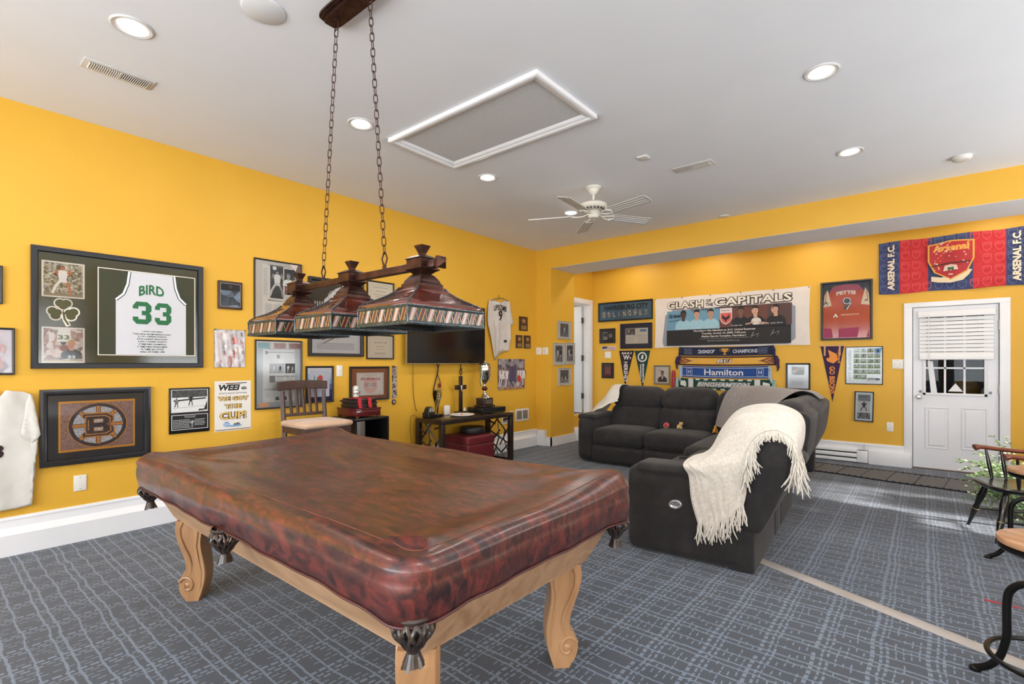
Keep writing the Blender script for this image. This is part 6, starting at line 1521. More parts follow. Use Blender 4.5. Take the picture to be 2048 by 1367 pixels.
# --- corner and far section, faces -v
VF, VB = 2.62, 3.50
part('base', RB((-2.56,VF+.03,.02),(-.10,VB-.05,.26),.03)); part('base', RB((-.76,1.87,.02),(-.1,VF+.05,.26),.03))
part('arm', lambda s: s.rbox((-2.50,(VF+VB-.1)/2,.315), (.24,VB-VF-.1,.59), SUE, .085, .012, None, 8)); part('arm_pad', RB((-2.62,VF+.02,.565),(-2.38,VB-.2,.64),.036,.006))
for a, b in ((-2.38,-1.68),(-1.68,-.98)):
    part('seat_cushion', RB((a+.004,VF-.02,.235),(b-.004,VB-.22,.46),.075,.022)); part('footrest_panel', RB((a+.01,VF-.035,.035),(b-.01,VF+.04,.235),.035,.01))
    part('back_cushion', shear_box((a+.0,VB-.36,.42),(b-.0,VB-.12,.74),.09,.03,.30,.42,1)); part('headrest', shear_box((a+.0,VB-.38,.70),(b-.0,VB-.10,.985),.12,.02,.30,.42,1))
    part('back_shell', shear_box((a+.01,VB-.18,.06),(b-.01,VB-.02,.93),.05,0,.16,.42,1))
part('corner_seat', RB((-.98,1.88,.235),(-.13,VB-.22,.455),.08,.02))
part('corner_back', shear_box((-.96,VB-.36,.42),(.05,VB-.10,.965),.11,.03,.30,.42,1)); part('corner_back', shear_box((-.26,1.88,.42),(.0,VB-.2,.965),.11,.03,.38,.42,0))
part('back_shell', shear_box((-.98,VB-.18,.06),(.10,VB-.02,.93),.05,0,.16,.42,1)); part('back_shell', shell(1.88, VB-.06, 1.03, .03))
# power button on the near arm
p = onv(1352, 1007, .0)
T = Matrix.Translation((p[0], -.018, p[2])) @ Matrix.Rotation(math.radians(-12), 4, 'Y') @ Matrix.Rotation(PI/2, 4, 'X')
SIL = M((190,190,192), .3, .7)
ctl = part('control_panel', lambda s: s.lathe([(.05,-.012),(.05,.002),(.046,.006),(.036,.007),(.034,.004),(.001,.004)], SIL, T=T, sx=.9, sy=.62), 'silver oval control panel')
for dx in (-.014, .012): part('button', lambda s: s.lathe([(.009,.004),(.008,.008),(.001,.009)], M((120,122,126),.3,.5), T=T@Matrix.Translation((dx,.003,0)), seg=14), parent=ctl)
def sofa_thing(name, label, cat, group=None): return thing(name, label, cat, SO, SA, group)
# --- cream fringed throw over the near backrest
THR = noise_mat('cream_woven_throw', [(.3,(204,196,184)),(.7,(226,219,208))], (60,60,60), 3, .95, bump=.5, bscale=320, sheen=.3)
throw = sofa_thing('throw_blanket', 'cream fringed throw draped over the nearest backrest and arm of sofa', 'throw blanket')
# rows run along the drape, columns from the far edge to the fringed near edge
def PV(u, v, b): return Vector(onv(u, v, b))
rows = [
 [PV(1397,1046,-.028), PV(1425,1042,-.032), PV(1452,1036,-.034), PV(1486,1008,-.03)],
 [PV(1384,1000,-.026), PV(1412,998,-.034), PV(1444,998,-.036), PV(1492,975,-.03)],
 [PV(1378,951,-.02), PV(1402,952,-.03), PV(1440,962,-.034), PV(1486,930,-.028)],
 [Vector((-.395,-.03,.648)), Vector((-.35,-.035,.654)), Vector((-.25,-.035,.652)), PV(1491,920,-.026)],
 [Vector((-.40,.22,.665)), Vector((-.35,.10,.672)), Vector((-.25,.0,.68)), PV(1494,912,-.024)],
 [Vector((-.33,.46,.69)), Vector((-.28,.24,.72)), Vector((-.20,.06,.74)), PV(1500,893,-.02)],
 [Vector((-.25,.50,.87)), Vector((-.21,.30,.87)), Vector((-.14,.10,.85)), PV(1512,873,-.015)],
 [Vector((-.14,.52,.99)), Vector((-.12,.32,.98)), Vector((-.07,.12,.945)), PV(1530,862,-.012)],
 [Vector((.02,.53,1.035)), Vector((.03,.33,1.025)), Vector((.05,.14,.975)), PV(1550,860,-.01)],
 [Vector((.14,.53,1.02)), Vector((.15,.33,1.01)), Vector((.16,.14,.965)), PV(1568,867,-.01)],
 [Vector((.24,.52,.96)), Vector((.25,.33,.955)), Vector((.25,.14,.92)), PV(1584,880,-.01)],
 [Vector((.262,.40,.85)), Vector((.262,.25,.85)), Vector((.262,.11,.82)), Vector((.258,-.008,.80))],
 [Vector((.245,.34,.76)), Vector((.246,.22,.755)), Vector((.248,.10,.73)), Vector((.25,-.006,.72))]]
def crv(P, t):
    n = len(P)-1; x = min(n-1e-6, t*n); i = int(x); f = x-i; a, b, c, d = P[max(i-1,0)], P[i], P[i+1], P[min(i+2,n)]
    return .5*((2*b)+(c-a)*f+(2*a-5*b+4*c-d)*f*f+(3*b-a-3*c+d)*f**3)
def thr(u, v):
    p = crv([crv(r_, v) for r_ in rows], u)
    w = .005*math.sin(v*17+u*9)+.004*math.sin(v*31-u*14)
    return p+Vector((-w*.6, -abs(w)*.8, w*.7))
s = MB(); s.grid(thr, 96, 30, THR, thick=.006); s.build('cloth', throw, ang=80, fixn=True)
rn = random.Random(11)
def fringe_strand(s, p, dirv, L, m, r=.0046):
    P = [Vector(p)]; d = Vector(dirv).normalized()
    for k in range(5):
        d = (d+Vector((rn.uniform(-.35,.35), rn.uniform(-.25,.12), rn.uniform(-.45,.1)))).normalized(); P.append(P[-1]+d*L/5)
    s.tube(P, [r*.7, r, r*1.15, r, r*.9, r*.5], m, 5)
s = MB()
for k in range(150):                      # near edge, beside the backrest wing
    u = .14+.86*k/149; p = thr(u, 1.)+Vector((0,-.006,0)); L = .07+rn.uniform(0,.04)+(.05 if u < .45 else 0)+(.10 if u > .9 else 0)
    fringe_strand(s, p, (.35*(1 if .3 < u < .7 else .1), -.12, -.9), L*(.62 if .5 < u < .8 else 1), THR)
for k in range(64):                      # lower hem on the arm
    v = k/63; fringe_strand(s, thr(0, v)+Vector((0,-.004,0)), (.05,-.02,-1), .10+rn.uniform(0,.05), THR)
for k in range(46):                      # hem behind the backrest
    v = .1+.9*k/45; fringe_strand(s, thr(1, v)+Vector((.006,0,0)), (.1,-.05,-1), .13+rn.uniform(0,.05), THR)
s.build('fringe', throw, ang=80)
# --- grey throw over the corner
GT = noise_mat('grey_woven_throw', [(.3,(118,110,106)),(.7,(146,138,134))], (70,70,70), 3, .95, bump=.5, bscale=300, sheen=.3)
gt = sofa_thing('throw_blanket', 'grey woven throw with mustard tassels spread over the sofa corner', 'throw blanket')
ctl = [[Vector((-.92,3.02,.56)), Vector((-.62,2.78,.50)), Vector((-.40,2.55,.50)), Vector((-.30,2.4,.55))],
       [Vector((-.88,3.06,.76)), Vector((-.60,2.92,.66)), Vector((-.34,2.62,.64)), Vector((-.26,2.4,.72))],
       [Vector((-.82,3.12,.96)), Vector((-.55,3.05,.86)), Vector((-.30,2.70,.83)), Vector((-.16,2.42,.90))],
       [Vector((-.74,3.24,1.035)), Vector((-.45,3.22,1.02)), Vector((-.12,2.78,1.0)), Vector((.0,2.45,1.03))],
       [Vector((-.66,3.44,1.03)), Vector((-.38,3.42,1.03)), Vector((.06,2.95,1.02)), Vector((.12,2.5,1.03))],
       [Vector((-.62,3.62,.93)), Vector((-.34,3.60,.93)), Vector((.18,3.05,.95)), Vector((.20,2.6,.96))]]
def gf(u, v):
    p = crv([crv(r_, v) for r_ in ctl], u); w = .006*math.sin(v*14+u*5)+.004*math.sin(v*27-u*9); return p+Vector((w,-w,w*.6))
s = MB(); s.grid(gf, 40, 40, GT, thick=.007); s.build('cloth', gt, ang=80, fixn=True)
MU = M((200,140,50), .95)
for v in (.0, .52, .96):
    s = MB(); p = gf(0, v)
    s.lathe([(.012,0),(.02,-.012),(.014,-.03)], MU, c=p, seg=10)
    for k in range(18):
        a = rn.uniform(0, 6.28); P = [p+Vector((.008*math.cos(a), .008*math.sin(a), -.02)), p+Vector((.024*math.cos(a), .024*math.sin(a)-.008, -.05)), p+Vector((.03*math.cos(a), .03*math.sin(a)-.012, -.075-rn.uniform(0,.02)))]
        s.tube(P, .004, MU, 5)
    s.build('tassel', gt)
# --- white throw on the far end
wt = sofa_thing('throw_blanket', 'small white throw hanging over left end of the far backrest', 'throw blanket')
WT = noise_mat('white_throw', [(.3,(206,200,190)),(.7,(224,219,210))], (60,60,60), 3, .95, bump=.4, bscale=300)
cl = [[Vector((-2.22,3.08,.80)), Vector((-2.22,3.13,.90)), Vector((-2.24,3.22,1.0)), Vector((-2.22,3.40,1.02)), Vector((-2.2,3.60,.95))],
      [Vector((-2.34,3.06,.76)), Vector((-2.37,3.13,.88)), Vector((-2.38,3.24,.985)), Vector((-2.38,3.40,1.0)), Vector((-2.38,3.60,.93))],
      [Vector((-2.43,3.02,.70)), Vector((-2.47,3.14,.79)), Vector((-2.47,3.26,.86)), Vector((-2.47,3.42,.88)), Vector((-2.47,3.60,.82))],
      [Vector((-2.52,3.0,.665)), Vector((-2.60,3.14,.69)), Vector((-2.60,3.28,.70)), Vector((-2.60,3.42,.70)), Vector((-2.58,3.60,.68))],
      [Vector((-2.67,3.02,.56)), Vector((-2.68,3.14,.56)), Vector((-2.68,3.28,.56)), Vector((-2.68,3.42,.56)), Vector((-2.66,3.60,.56))]]
def wf(u, v):
    p = crv([crv(r_, v) for r_ in cl], u); w = .008*math.sin(v*24); return p+Vector((-abs(w)*.7, -w*.3, w*.6))
s = MB(); s.grid(wf, 24, 30, WT, thick=.006); s.build('cloth', wt, ang=80, fixn=True)
# --- small things on the seats
p = loc(at(1333, 858, 2, .505)); q = onv(1333, 858, 3.0)
s = MB(); rr = .034; s.lathe([(rr*math.sin(PI*k/14)+1e-4, -rr*math.cos(PI*k/14)) for k in range(15)], M((190,40,60),.8,sheen=.4), seg=24)
zc = .485+rr+.008; c = wl(q[0], 3.0, zc); b = s.build('ball_body'); r = thing('pet_ball', 'small red and yellow toy ball on the far sofa seat', 'ball', c)
b.parent = r
s = MB(); s.tube([(rr*1.01*math.cos(a), rr*.45*math.sin(a)-.012, rr*.9*math.sin(a)) for a in [2*PI*k/24 for k in range(24)]], .002, M((220,190,150),.8), 5, closed=True); s.build('ball_seam', r)
q = onv(1359, 858, 3.0); c = wl(q[0], 3.0, .492); TB = noise_mat('tan_plush',[(.3,(190,150,90)),(.7,(216,180,120))],(80,80,80),3,.95,sheen=.5)
r = thing('plush_toy', 'tiny tan plush toy with red patch sitting on the sofa seat', 'toy', c, .3)
s = MB(); s.rbox((0,0,.028),(.055,.04,.05),TB,.02,.004,None,4); s.rbox((.018,-.008,.062),(.04,.038,.036),TB,.017,.004,None,4); s.rbox((-.022,-.022,.012),(.02,.04,.018),TB,.009,0,None,3); s.rbox((.026,-.024,.012),(.02,.04,.018),TB,.009,0,None,3); s.build('body', r)
for x in (.004, .034): s = MB(); s.rbox((x,-.004,.082),(.014,.008,.014),TB,.0038,0,None,3); s.build('ear', r)
s = MB(); s.rbox((.03,-.026,.058),(.014,.006,.01),M((160,40,40)),.0029,0,None,3); s.build('muzzle', r)
# remote with buttons on the console lid
c = wl(-.33, 1.02, .556); r = thing('remote_control', 'black remote control lying on the sofa console lid', 'remote', c, SA+.5)
s = MB(); s.bbox((-.085,-.022,0),(.085,.022,.018),M((22,22,23),.35),.007); s.build('body', r)
s = MB()
for i in range(8):
    for j in range(3): s.bbox((-.07+i*.018,-.015+j*.012,.0175),(-.06+i*.018,-.008+j*.012,.0205),M((120,120,124),.5),.001)
s.build('buttons', r)
# ---------------------------------------------------------------- console table and what stands on it
ESP = noise_mat('espresso_wood', [(.3,(30,20,17)),(.7,(48,33,27))], (3,14,14), 4, .35, coat=.2)
CX0, CX1, CY0, CY1, CZ = .07, .55, 3.98, 5.30, .655
ct = thing('console_table', 'dark espresso console table with cut-out lattice ends under television', 'table', ((CX0+CX1)/2, (CY0+CY1)/2, 0))
dx, dy = (CX1-CX0)/2, (CY1-CY0)/2
s = MB(); s.bbox((-dx,-dy,CZ-.055),(dx,dy,CZ),ESP,.005); s.build('tabletop', ct)
for sy in (-1, 1):
    for sx in (-1, 1): s = MB(); s.bbox((sx*dx-(.06 if sx > 0 else 0), sy*dy-(.06 if sy > 0 else 0), 0), (sx*dx+(0 if sx > 0 else .06), sy*dy+(0 if sy > 0 else .06), CZ-.055), ESP, .004); s.build('leg', ct)
    s = MB(); yl = sy*(dy-.03); w0, w1, z0, z1 = -dx+.06, dx-.06, .02, CZ-.055
    X = lambda a: w0+(w1-w0)*a; Z = lambda b: z0+(z1-z0)*b
    for a, b, c, d in ((0,.62,.55,1),(.25,1,1,.55),(.55,.3,1,.75),(0,.62,1,.35),(.42,1,.5,.47),(.5,.47,.2,.0),(0,.25,.55,.66),(0,.40,.62,.12),(.62,.12,1,.35),(.35,.25,.45,0),(.62,.12,.8,0),(.75,.45,1,.1),(0,.85,.3,.78),(.72,.9,1,.95),(.3,.5,.0,.12),(.8,.65,.72,.42)):
        s.tube([(X(a),yl,Z(b)),(X(c),yl,Z(d))], .0115, ESP, 4)
    s.bbox((w0,yl-.012,.0),(w1,yl+.012,.03),ESP,.003); s.build('lattice_panel', ct, smooth=False)
def on_table(u, v, x=None): 
    return at(u, v, 2, CZ)
OT = noise_mat('burgundy_vinyl', [(.3,(92,20,30)),(.7,(116,28,38))], (6,6,6), 3, .5, bump=.1, bscale=400)
ot = thing('ottoman', 'burgundy cube ottoman with pale piping tucked under the console table', 'ottoman', (.30, 4.68, 0))
s = MB(); s.rbox((0,0,.15),(.46,.50,.28),OT,.018,.004); s.build('body', ot); s = MB(); s.rbox((0,0,.345),(.47,.51,.11),OT,.022,.006); s.build('lid', ot)
s = MB(); PI_ = M((176,120,110),.6); s.tube([(-.22,-.24,.398),(.222,-.243,.398),(.222,.243,.398),(-.22,.24,.398)], .003, PI_, 5, closed=True); s.tube([(-.22,-.245,.292),(.226,-.249,.292),(.226,.249,.292),(-.22,.245,.292)], .003, PI_, 5, closed=True); s.build('piping', ot)
s = MB(); s.lathe([(.15,0),(.165,.006),(.168,.03),(.166,.07),(.158,.082),(.12,.086),(.001,.086)], M((30,32,34),.4), seg=44); o = s.build('round_speaker'); o.location = (.27,4.78,.408); tag(o, 'round flat black device lying on top of the burgundy ottoman', 'speaker')
# left end of the table: black clock unit
p = on_table(846, 831); c = (.22, 4.07, CZ+.001)
r = thing('desk_clock', 'small black arched clock with silver dial on left end of console', 'clock', c, .25)
s = MB(); BKG = M((24,24,25),.3)
s.bbox((-.05,-.07,0),(.05,.07,.075),BKG,.01); T = Matrix.Translation((-.03,0,.075)) @ Matrix.Rotation(PI/2, 4, 'Y'); s.lathe([(.062,0),(.066,.004),(.066,.06),(.06,.066),(.001,.066)], BKG, T=T, seg=30); s.build('housing', r)
s = MB(); T2 = Matrix.Translation((.036,0,.085)) @ Matrix.Rotation(PI/2-.15, 4, 'Y'); s.lathe([(.048,0),(.05,.006),(.036,.008)], SIL, T=T2, cap=False, seg=30); s.lathe([(.038,.004),(.001,.004)], M((196,190,180),.4), T=T2, cap=False, seg=30); s.lathe([(.016,.005),(.001,.006)], M((90,70,60)), T=T2, cap=False); s.build('dial', r)
# glass award
CG = make_glass('clear_acrylic', (.93,.96,.96,1), 1.25, .05)
r = thing('glass_award', 'clear shield-shaped glass award on black base on the console', 'award', (.18, 4.25, CZ+.001), .35)
s = MB(); s.bbox((-.04,-.075,0),(.04,.075,.03),BKG,.004); s.build('base', r)
s = MB(); T = Matrix.Translation((0,0,.03)) @ Matrix.Rotation(PI/2, 4, 'Z') @ Matrix.Rotation(PI/2, 4, 'X'); s.prism([(-.02,0),(.02,0),(.035,.1),(.10,.20),(.115,.26),(.085,.31),(-.085,.31),(-.115,.26),(-.10,.20),(-.035,.1)], -.008, .008, CG, T=T); s.build('shield', r, smooth=False)
s = MB(); T = Matrix.Translation((.0085,0,.03)); 
for i, (y, z, w_) in enumerate(((0,.26,.06),(0,.23,.09),(0,.20,.05))): s.box((0,y-w_/2,z-.005),(.001,y+w_/2,z+.004),M((190,196,200),.4),T=T)
s.box((0,-.12,.30),(.0008,.12,.308),M((120,124,124)),T=T); s.build('etching', r)
# white plate with trinkets
r = thing('white_plate', 'white oval plate holding small trinkets at the middle of console', 'plate', (.37, 4.49, CZ+.001), .0)
s = MB(); s.lathe([(.09,0),(.11,.004),(.15,.016),(.156,.02),(.154,.026),(.145,.023),(.11,.012),(.001,.012)], M((226,222,216),.3), seg=44); s.build('dish', r)
s = MB()
for k in range(9): a = k*1.1; s.rbox((.07*math.cos(a)*(.4+.07*k), .07*math.sin(a)*(.4+.07*k), .022), (.03,.022,.014), M(((222,214,206),(190,170,150),(210,150,130))[k % 3],.5), .006, 0, None, 3)
s.build('trinkets', r)
s = MB(); s.bbox((-.012,-.045,0),(.012,.045,.12),M((226,226,224),.4),.004); s.lathe([(.014,.12),(.014,.124),(.008,.126)], M((226,226,224),.4), seg=12); o = s.build('wifi_box'); o.location = (.11,4.47,CZ+.001); tag(o, 'small upright white box between glass award and wooden cross', 'box')
# cross
r = thing('wooden_cross', 'dark wooden standing cross with silver figure on the console', 'cross', (.13, 4.70, CZ+.001), .1)
s = MB(); s.bbox((-.05,-.075,0),(.05,.075,.03),ESP,.004); s.build('base', r)
s = MB(); s.bbox((-.012,-.03,.03),(.012,.03,.50),ESP,.004); s.bbox((-.0125,-.11,.32),(.0125,.11,.38),ESP,.004); s.build('cross_beams', r)
s = MB(); s.tube([(.018,0,.375),(.018,0,.33),(.018,.004,.29)], [.006,.01,.004], SIL, 8); s.tube([(.018,-.03,.372),(.018,0,.362),(.018,.03,.372)], .004, SIL, 6); s.build('silver_figure', r)
s = MB(); s.lathe([(.02,0),(.024,.02),(.02,.05),(.012,.07),(.001,.074)], M((214,210,204),.4), seg=14); o = s.build('white_candle'); o.location = (.10,4.80,CZ+.001); tag(o, 'small white candle behind the wooden cross', 'candle')
# set-top box with the trophy
r = thing('media_box', 'flat black cable box lying on console under the trophy', 'electronic box', (.27, 5.06, CZ+.001), -.08)
s = MB(); s.bbox((-.15,-.22,.008),(.15,.22,.075),M((20,20,21),.25),.006); s.build('case', r)
s = MB(); s.box((.150,-.215,.012),(.1515,.215,.07),M((34,34,36),.12)); s.build('front_panel', r)
for x in (-.12,.12):
    for y in (-.18,.18): s = MB(); s.lathe([(.012,0),(.012,.009)], M((30,30,30)), c=(x,y,0), seg=12); s.build('foot', r)
tz = CZ+.078
r = thing('trophy', 'tall silver trophy cup on dark wooden plinth with green ribbons', 'trophy', (.25, 5.04, tz), .1)
CHR = M((214,214,214), .08, 1)
s = MB(); s.bbox((-.095,-.12,0),(.095,.12,.022),ESP,.008); s.bbox((-.075,-.095,.022),(.075,.095,.12),ESP,.004); s.build('plinth', r)
s = MB(); s.box((.0752,-.07,.04),(.077,.07,.10),M((120,110,104),.3,.6)); s.build('name_plate', r)
s = MB(); s.lathe([(.08,.12),(.075,.128),(.05,.15),(.03,.185),(.02,.20),(.018,.215)], CHR, seg=36); s.lathe([(.018,.275),(.02,.285),(.018,.30),(.014,.31),(.03,.325),(.055,.36),(.075,.42),(.083,.48),(.085,.54),(.08,.56),(.083,.57),(.07,.572),(.065,.56),(.001,.52)], CHR, seg=36); s.build('cup', r)
s = MB(); s.lathe([(.012,.215),(.034,.225),(.042,.245),(.034,.265),(.012,.276)], M((70,22,24),.2,coat=.5), seg=28); s.build('red_stem_ball', r)
s = MB(); s.lathe([(.08,.572),(.07,.59),(.045,.605),(.015,.612),(.008,.625),(.001,.63)], CHR, seg=36); s.build('lid', r)
for k, c in enumerate(((60,110,70),(210,210,206),(60,110,70),(210,210,206))):
    y = -.095+(.0 if k < 2 else .19); s = MB(); x = .02*(k % 2)
    s.tube([(x,y*.85,.56),(x+.01,y*1.05,.52),(x+.02,y*1.12,.44),(x+.01,y*1.15-.01,.36),(x+.02,y*1.2,.28+.03*k)], .005, M(c,.5), 4, flat=.4); s.build('ribbon', r)
wire([(.10,4.0,CZ+.01),(.05,3.93,CZ+.02),(.05,3.92,.5),(.06,3.93,.35),(.05,3.94,.1)], .003, 'black cable looping off left end of the console table')
# ---------------------------------------------------------------- black cabinet left of it
KX0, KX1, KY0, KY1, KZ = .065, .50, 2.86, 3.27, .765
kb = thing('side_cabinet', 'low black cabinet with grey door beside the wooden slat-back chair', 'cabinet', ((KX0+KX1)/2, (KY0+KY1)/2, 0))
BL2 = noise_mat('black_laminate', [(.3,(22,21,22)),(.7,(32,30,31))], (5,5,5), 3, .3)
a, b = (KX1-KX0)/2, (KY1-KY0)/2
s = MB(); s.bbox((-a,-b,KZ-.025),(a,b,KZ),BL2,.003); s.build('top', kb)
s = MB()
for lo, hi in (((-a,-b,0),(a,-b+.02,KZ-.025)),((-a,b-.02,0),(a,b,KZ-.025)),((-a,-b+.02,0),(-a+.015,b-.02,KZ-.025)),((-a+.015,-b+.02,.02),(a,b-.02,.04)),((-a+.015,-.095,.04),(a-.01,-.08,KZ-.025))): s.box(lo, hi, BL2)
s.build('carcass', kb, smooth=False)
s = MB(); s.bbox((a-.016,-b+.022,.03),(a,-.09,KZ-.03),M((98,92,90),.35,.3),.003); d = s.build('door', kb)
s = MB(); s.lathe([(.006,0),(.006,.01),(.010,.014),(.009,.02),(.001,.022)], SIL, T=Matrix.Translation((a,-.12,.52))@Matrix.Rotation(PI/2,4,'Y'), seg=14); s.build('knob', d)
MAR = noise_mat('maroon_lacquer', [(.3,(70,18,22)),(.7,(92,26,30))], (4,12,12), 3, .2, coat=.5)
r = thing('keepsake_box', 'glossy maroon wooden box on brass feet, on top of the black cabinet', 'box', (.28, 3.05, KZ+.001), .04)
s = MB(); s.bbox((-.17,-.15,.012),(.17,.15,.08),MAR,.006); s.bbox((-.175,-.155,.078),(.175,.155,.095),MAR,.005); s.build('case', r)
for x in (-.15,.15):
    for y in (-.13,.13): s = MB(); s.rbox((x,y,.007),(.03,.03,.013),M((130,90,50),.3,.8),.004,0,None,3); s.build('foot', r)
zt = KZ+.097
for k in range(5):
    s = MB(); s.bbox((-.15,-.12,0),(.15,.12,.017),M(((34,26,26),(44,34,32))[k % 2],.4),.003); s.bbox((-.135,-.105,.017),(.135,.105,.0185),M((60,48,44),.3),.0005)
    o = s.build('wooden_plaque'); o.location = (.28+.008*math.sin(k*2.1), 3.05+.012*math.sin(k*3.7), zt+.019*k); o.rotation_euler = (0,0,.05*math.sin(k*2.9))
    tag(o, 'dark wooden plaque in the stack on the maroon box, '+('bottom one','second from bottom','middle one','second from top','topmost, under the red ribbon')[k], 'plaque', 'stack of plaques on the maroon box')
zt += .019*5
s = MB()
for o_ in (-.07, .05):
    P = [(.08,o_+.03,zt+.003),(.0,o_+.0,zt+.006),(.10,o_-.02,zt+.006),(.162,o_-.03,zt+.002),(.168,o_-.035,zt-.04),(.17,o_-.025,zt-.09)]
    V = []; 
    for p in P: V += [Vector(p)+Vector((0,-.02,0)), Vector(p)+Vector((0,.02,0))]
    s.mesh(V, [(2*i,2*i+1,2*i+3,2*i+2) for i in range(len(P)-1)], M((186,26,44),.6))
s.bbox((-.02,-.12,.0+zt),(.06,.12,.003+zt),M((186,26,44),.6),.001)
o = s.build('red_ribbon', smooth=False); o.location = (.28,3.05,0); so = o.modifiers.new('thickness','SOLIDIFY'); so.thickness = .003; tag(o, 'red medal ribbon draped over the stack of plaques', 'ribbon')
r = thing('beverage_can', 'white and green drinks can standing on the red ribbon', 'can', (.27, 3.02, zt+.008))
s = MB(); s.lathe([(.024,0),(.032,.006),(.033,.012),(.033,.105),(.026,.118),(.025,.122)], M((206,206,200),.3,.4), seg=30); s.build('body', r)
s = MB(); s.lathe([(.0255,.1205),(.022,.119),(.001,.119)], SIL, cap=False, seg=24); s.build('lid', r)
s = MB(); s.lathe([(.0333,.03),(.0333,.055)], photo([(50,90,60),(210,210,205),(60,60,64)],80), cap=False, seg=30); s.lathe([(.0333,.07),(.0333,.085)], photo([(40,44,50),(200,204,200),(90,110,90)],90), cap=False, seg=30); s.build('label_print', r)
# ---------------------------------------------------------------- slat-back bar chair
WAL = noise_mat('walnut_stain', [(.3,(54,36,30)),(.7,(84,58,48))], (9,9,2), 4, .5)
sc_ = thing('bar_chair', 'dark walnut slat-back counter chair with beige seat behind pool table', 'chair', (.39, 2.51, 0))
W2, D2, SZ = .23, .22, .735
SEATM = noise_mat('beige_microfibre', [(.3,(186,148,120)),(.7,(214,180,152))], (7,7,7), 4, .9, sheen=.3)
for sy in (-1, 1):
    s = MB(); s.tube([(-D2+.01,sy*(W2-.02),0),(-D2+.01,sy*(W2-.02),SZ-.04),(-D2-.005,sy*(W2-.018),SZ+.05),(-D2-.03,sy*(W2-.016),SZ+.32)], [.024,.026,.026,.022], WAL, 4); s.build('rear_leg', sc_, ang=30)
    s = MB(); s.tube([(D2-.02,sy*(W2-.02),0),(D2-.02,sy*(W2-.02),SZ-.03)], [.022,.028], WAL, 4); s.build('front_leg', sc_, ang=30)
s = MB(); s.rbox((-D2-.04,0,SZ+.37),(.03,2*W2+.05,.085),WAL,.008,0,None,6,lambda p:(p[0]-.02*(1-(p[1]/W2)**2),p[1],p[2]+.008*(1-(p[1]/W2)**2))); s.build('crest_rail', sc_)
s = MB(); s.bbox((-D2-.02,-W2+.03,SZ+.075),(-D2+.002,W2-.03,SZ+.105),WAL,.004); s.build('lower_rail', sc_)
for k in range(5):
    y = -.132+.066*k; s = MB(); s.tube([(-D2-.009,y,SZ+.10),(-D2-.03,y,SZ+.22),(-D2-.05,y,SZ+.34)], .016, WAL, 4, flat=.45); s.build('back_slat', sc_)
s = MB(); s.bbox((-D2,-W2,SZ-.07),(D2+.01,W2,SZ-.005),WAL,.006); s.build('apron', sc_)
s = MB(); s.rbox((.01,0,SZ+.018),(2*D2+.03,2*W2+.03,.05),SEATM,.024,.012); s.build('seat', sc_)
for z, x in ((.2,D2-.02),(.28,-D2+.01)): s = MB(); s.bbox((x-.01,-W2+.03,z),(x+.01,W2-.03,z+.035),WAL,.003); s.build('stretcher', sc_)
for sy in (-1,1): s = MB(); s.bbox((-D2+.02,sy*(W2-.02)-.01,.24),(D2-.03,sy*(W2-.02)+.01,.275),WAL,.003); s.build('stretcher', sc_)
# ---------------------------------------------------------------- floor things
RUG = noise_mat('grey_runner', [(.3,(80,80,82)),(.6,(112,112,113)),(.8,(134,133,133))], (90,90,90), 4, .95, bump=.4, bscale=300)
RB_ = M((30,31,34), .9)
a0 = at(1625,923,2,0); a1 = at(1920,962,2,0); b0 = at(1620,942,2,0); b1 = at(1920,980,2,0)
ang = math.atan2(a1.y-a0.y, a1.x-a0.x)*.6+math.atan2(b1.y-b0.y, b1.x-b0.x)*.4
yc = (a0.y+b0.y)/2; x0r, x1r = 2.5, 6.4; ang = max(-.12, min(.0, ang)); yy = lambda x: yc+(x-a0.x)*math.tan(ang)
r = thing('runner_rug', 'dark grey runner rug with black wavy binding in front of the back wall', 'rug', (4.45, yy(4.45), .001), ang)
hw_, hd_ = (x1r-x0r)/2, (a0.y-b0.y)/2-.03
wv = lambda x, sgn: sgn*(hd_+.018*math.sin(x*3.2)+.008*math.sin(x*7+1))
s = MB(); s.grid(lambda u, v: ((u-.5)*2*hw_, wv((u-.5)*2*hw_, 1)*(v*2-1), .008+.002*math.sin(u*40)), 60, 6, RUG, thick=.006); s.build('pile', r)
s = MB()
for sg in (-1, 1): s.tube([((q/60-.5)*2*hw_, wv((q/60-.5)*2*hw_, sg), .007) for q in range(61)], .007, RB_, 6)
for q in range(16):
    x = -hw_+.12+q*(2*hw_-.2)/15; s.tube([(x, wv(x,-1)*.86, .0105),(x, wv(x,1)*.86, .0105)], .003, RB_, 4)
for sg in (-1, 1):
    for q in range(64):
        x = -hw_+.05+q*(2*hw_-.1)/63; s.box((x-.012, wv(x,sg)*.9-.004, .008),(x+.014, wv(x,sg)*.9+.004, .0125),RB_)
s.build('binding', r)
# cable cover strip across the carpet
p0 = at(1510,1116,2,0); p1 = at(1980,1303,2,0); d = (p1-p0).normalized(); p2 = p0+d*1.75; p0 = p0+d*.03
STP = noise_mat('grey_plastic_strip', [(.3,(160,152,146)),(.7,(180,172,166))], (4,4,4), 3, .45)
s = MB(); Ls = (p2-p0).length; w_ = .045
pr = [(-w_,0),(-w_*.9,.004),(-w_*.35,.011),(w_*.35,.011),(w_*.9,.004),(w_,0)]
V = [(0,y,z) for y,z in pr]+[(Ls,y,z) for y,z in pr]; n = len(pr)
s.mesh(V, [tuple(range(n-1,-1,-1)), tuple(range(n,2*n))]+[(i,(i+1)%n,n+(i+1)%n,n+i) for i in range(n)], STP)
o = s.build('cable_cover', ang=20, fixn=True); o.location = (p0.x,p0.y,.001); o.rotation_euler = (0,0,math.atan2(d.y,d.x)); tag(o, 'long pale grey cable cover strip running across the carpet from sofa', 'cable cover')
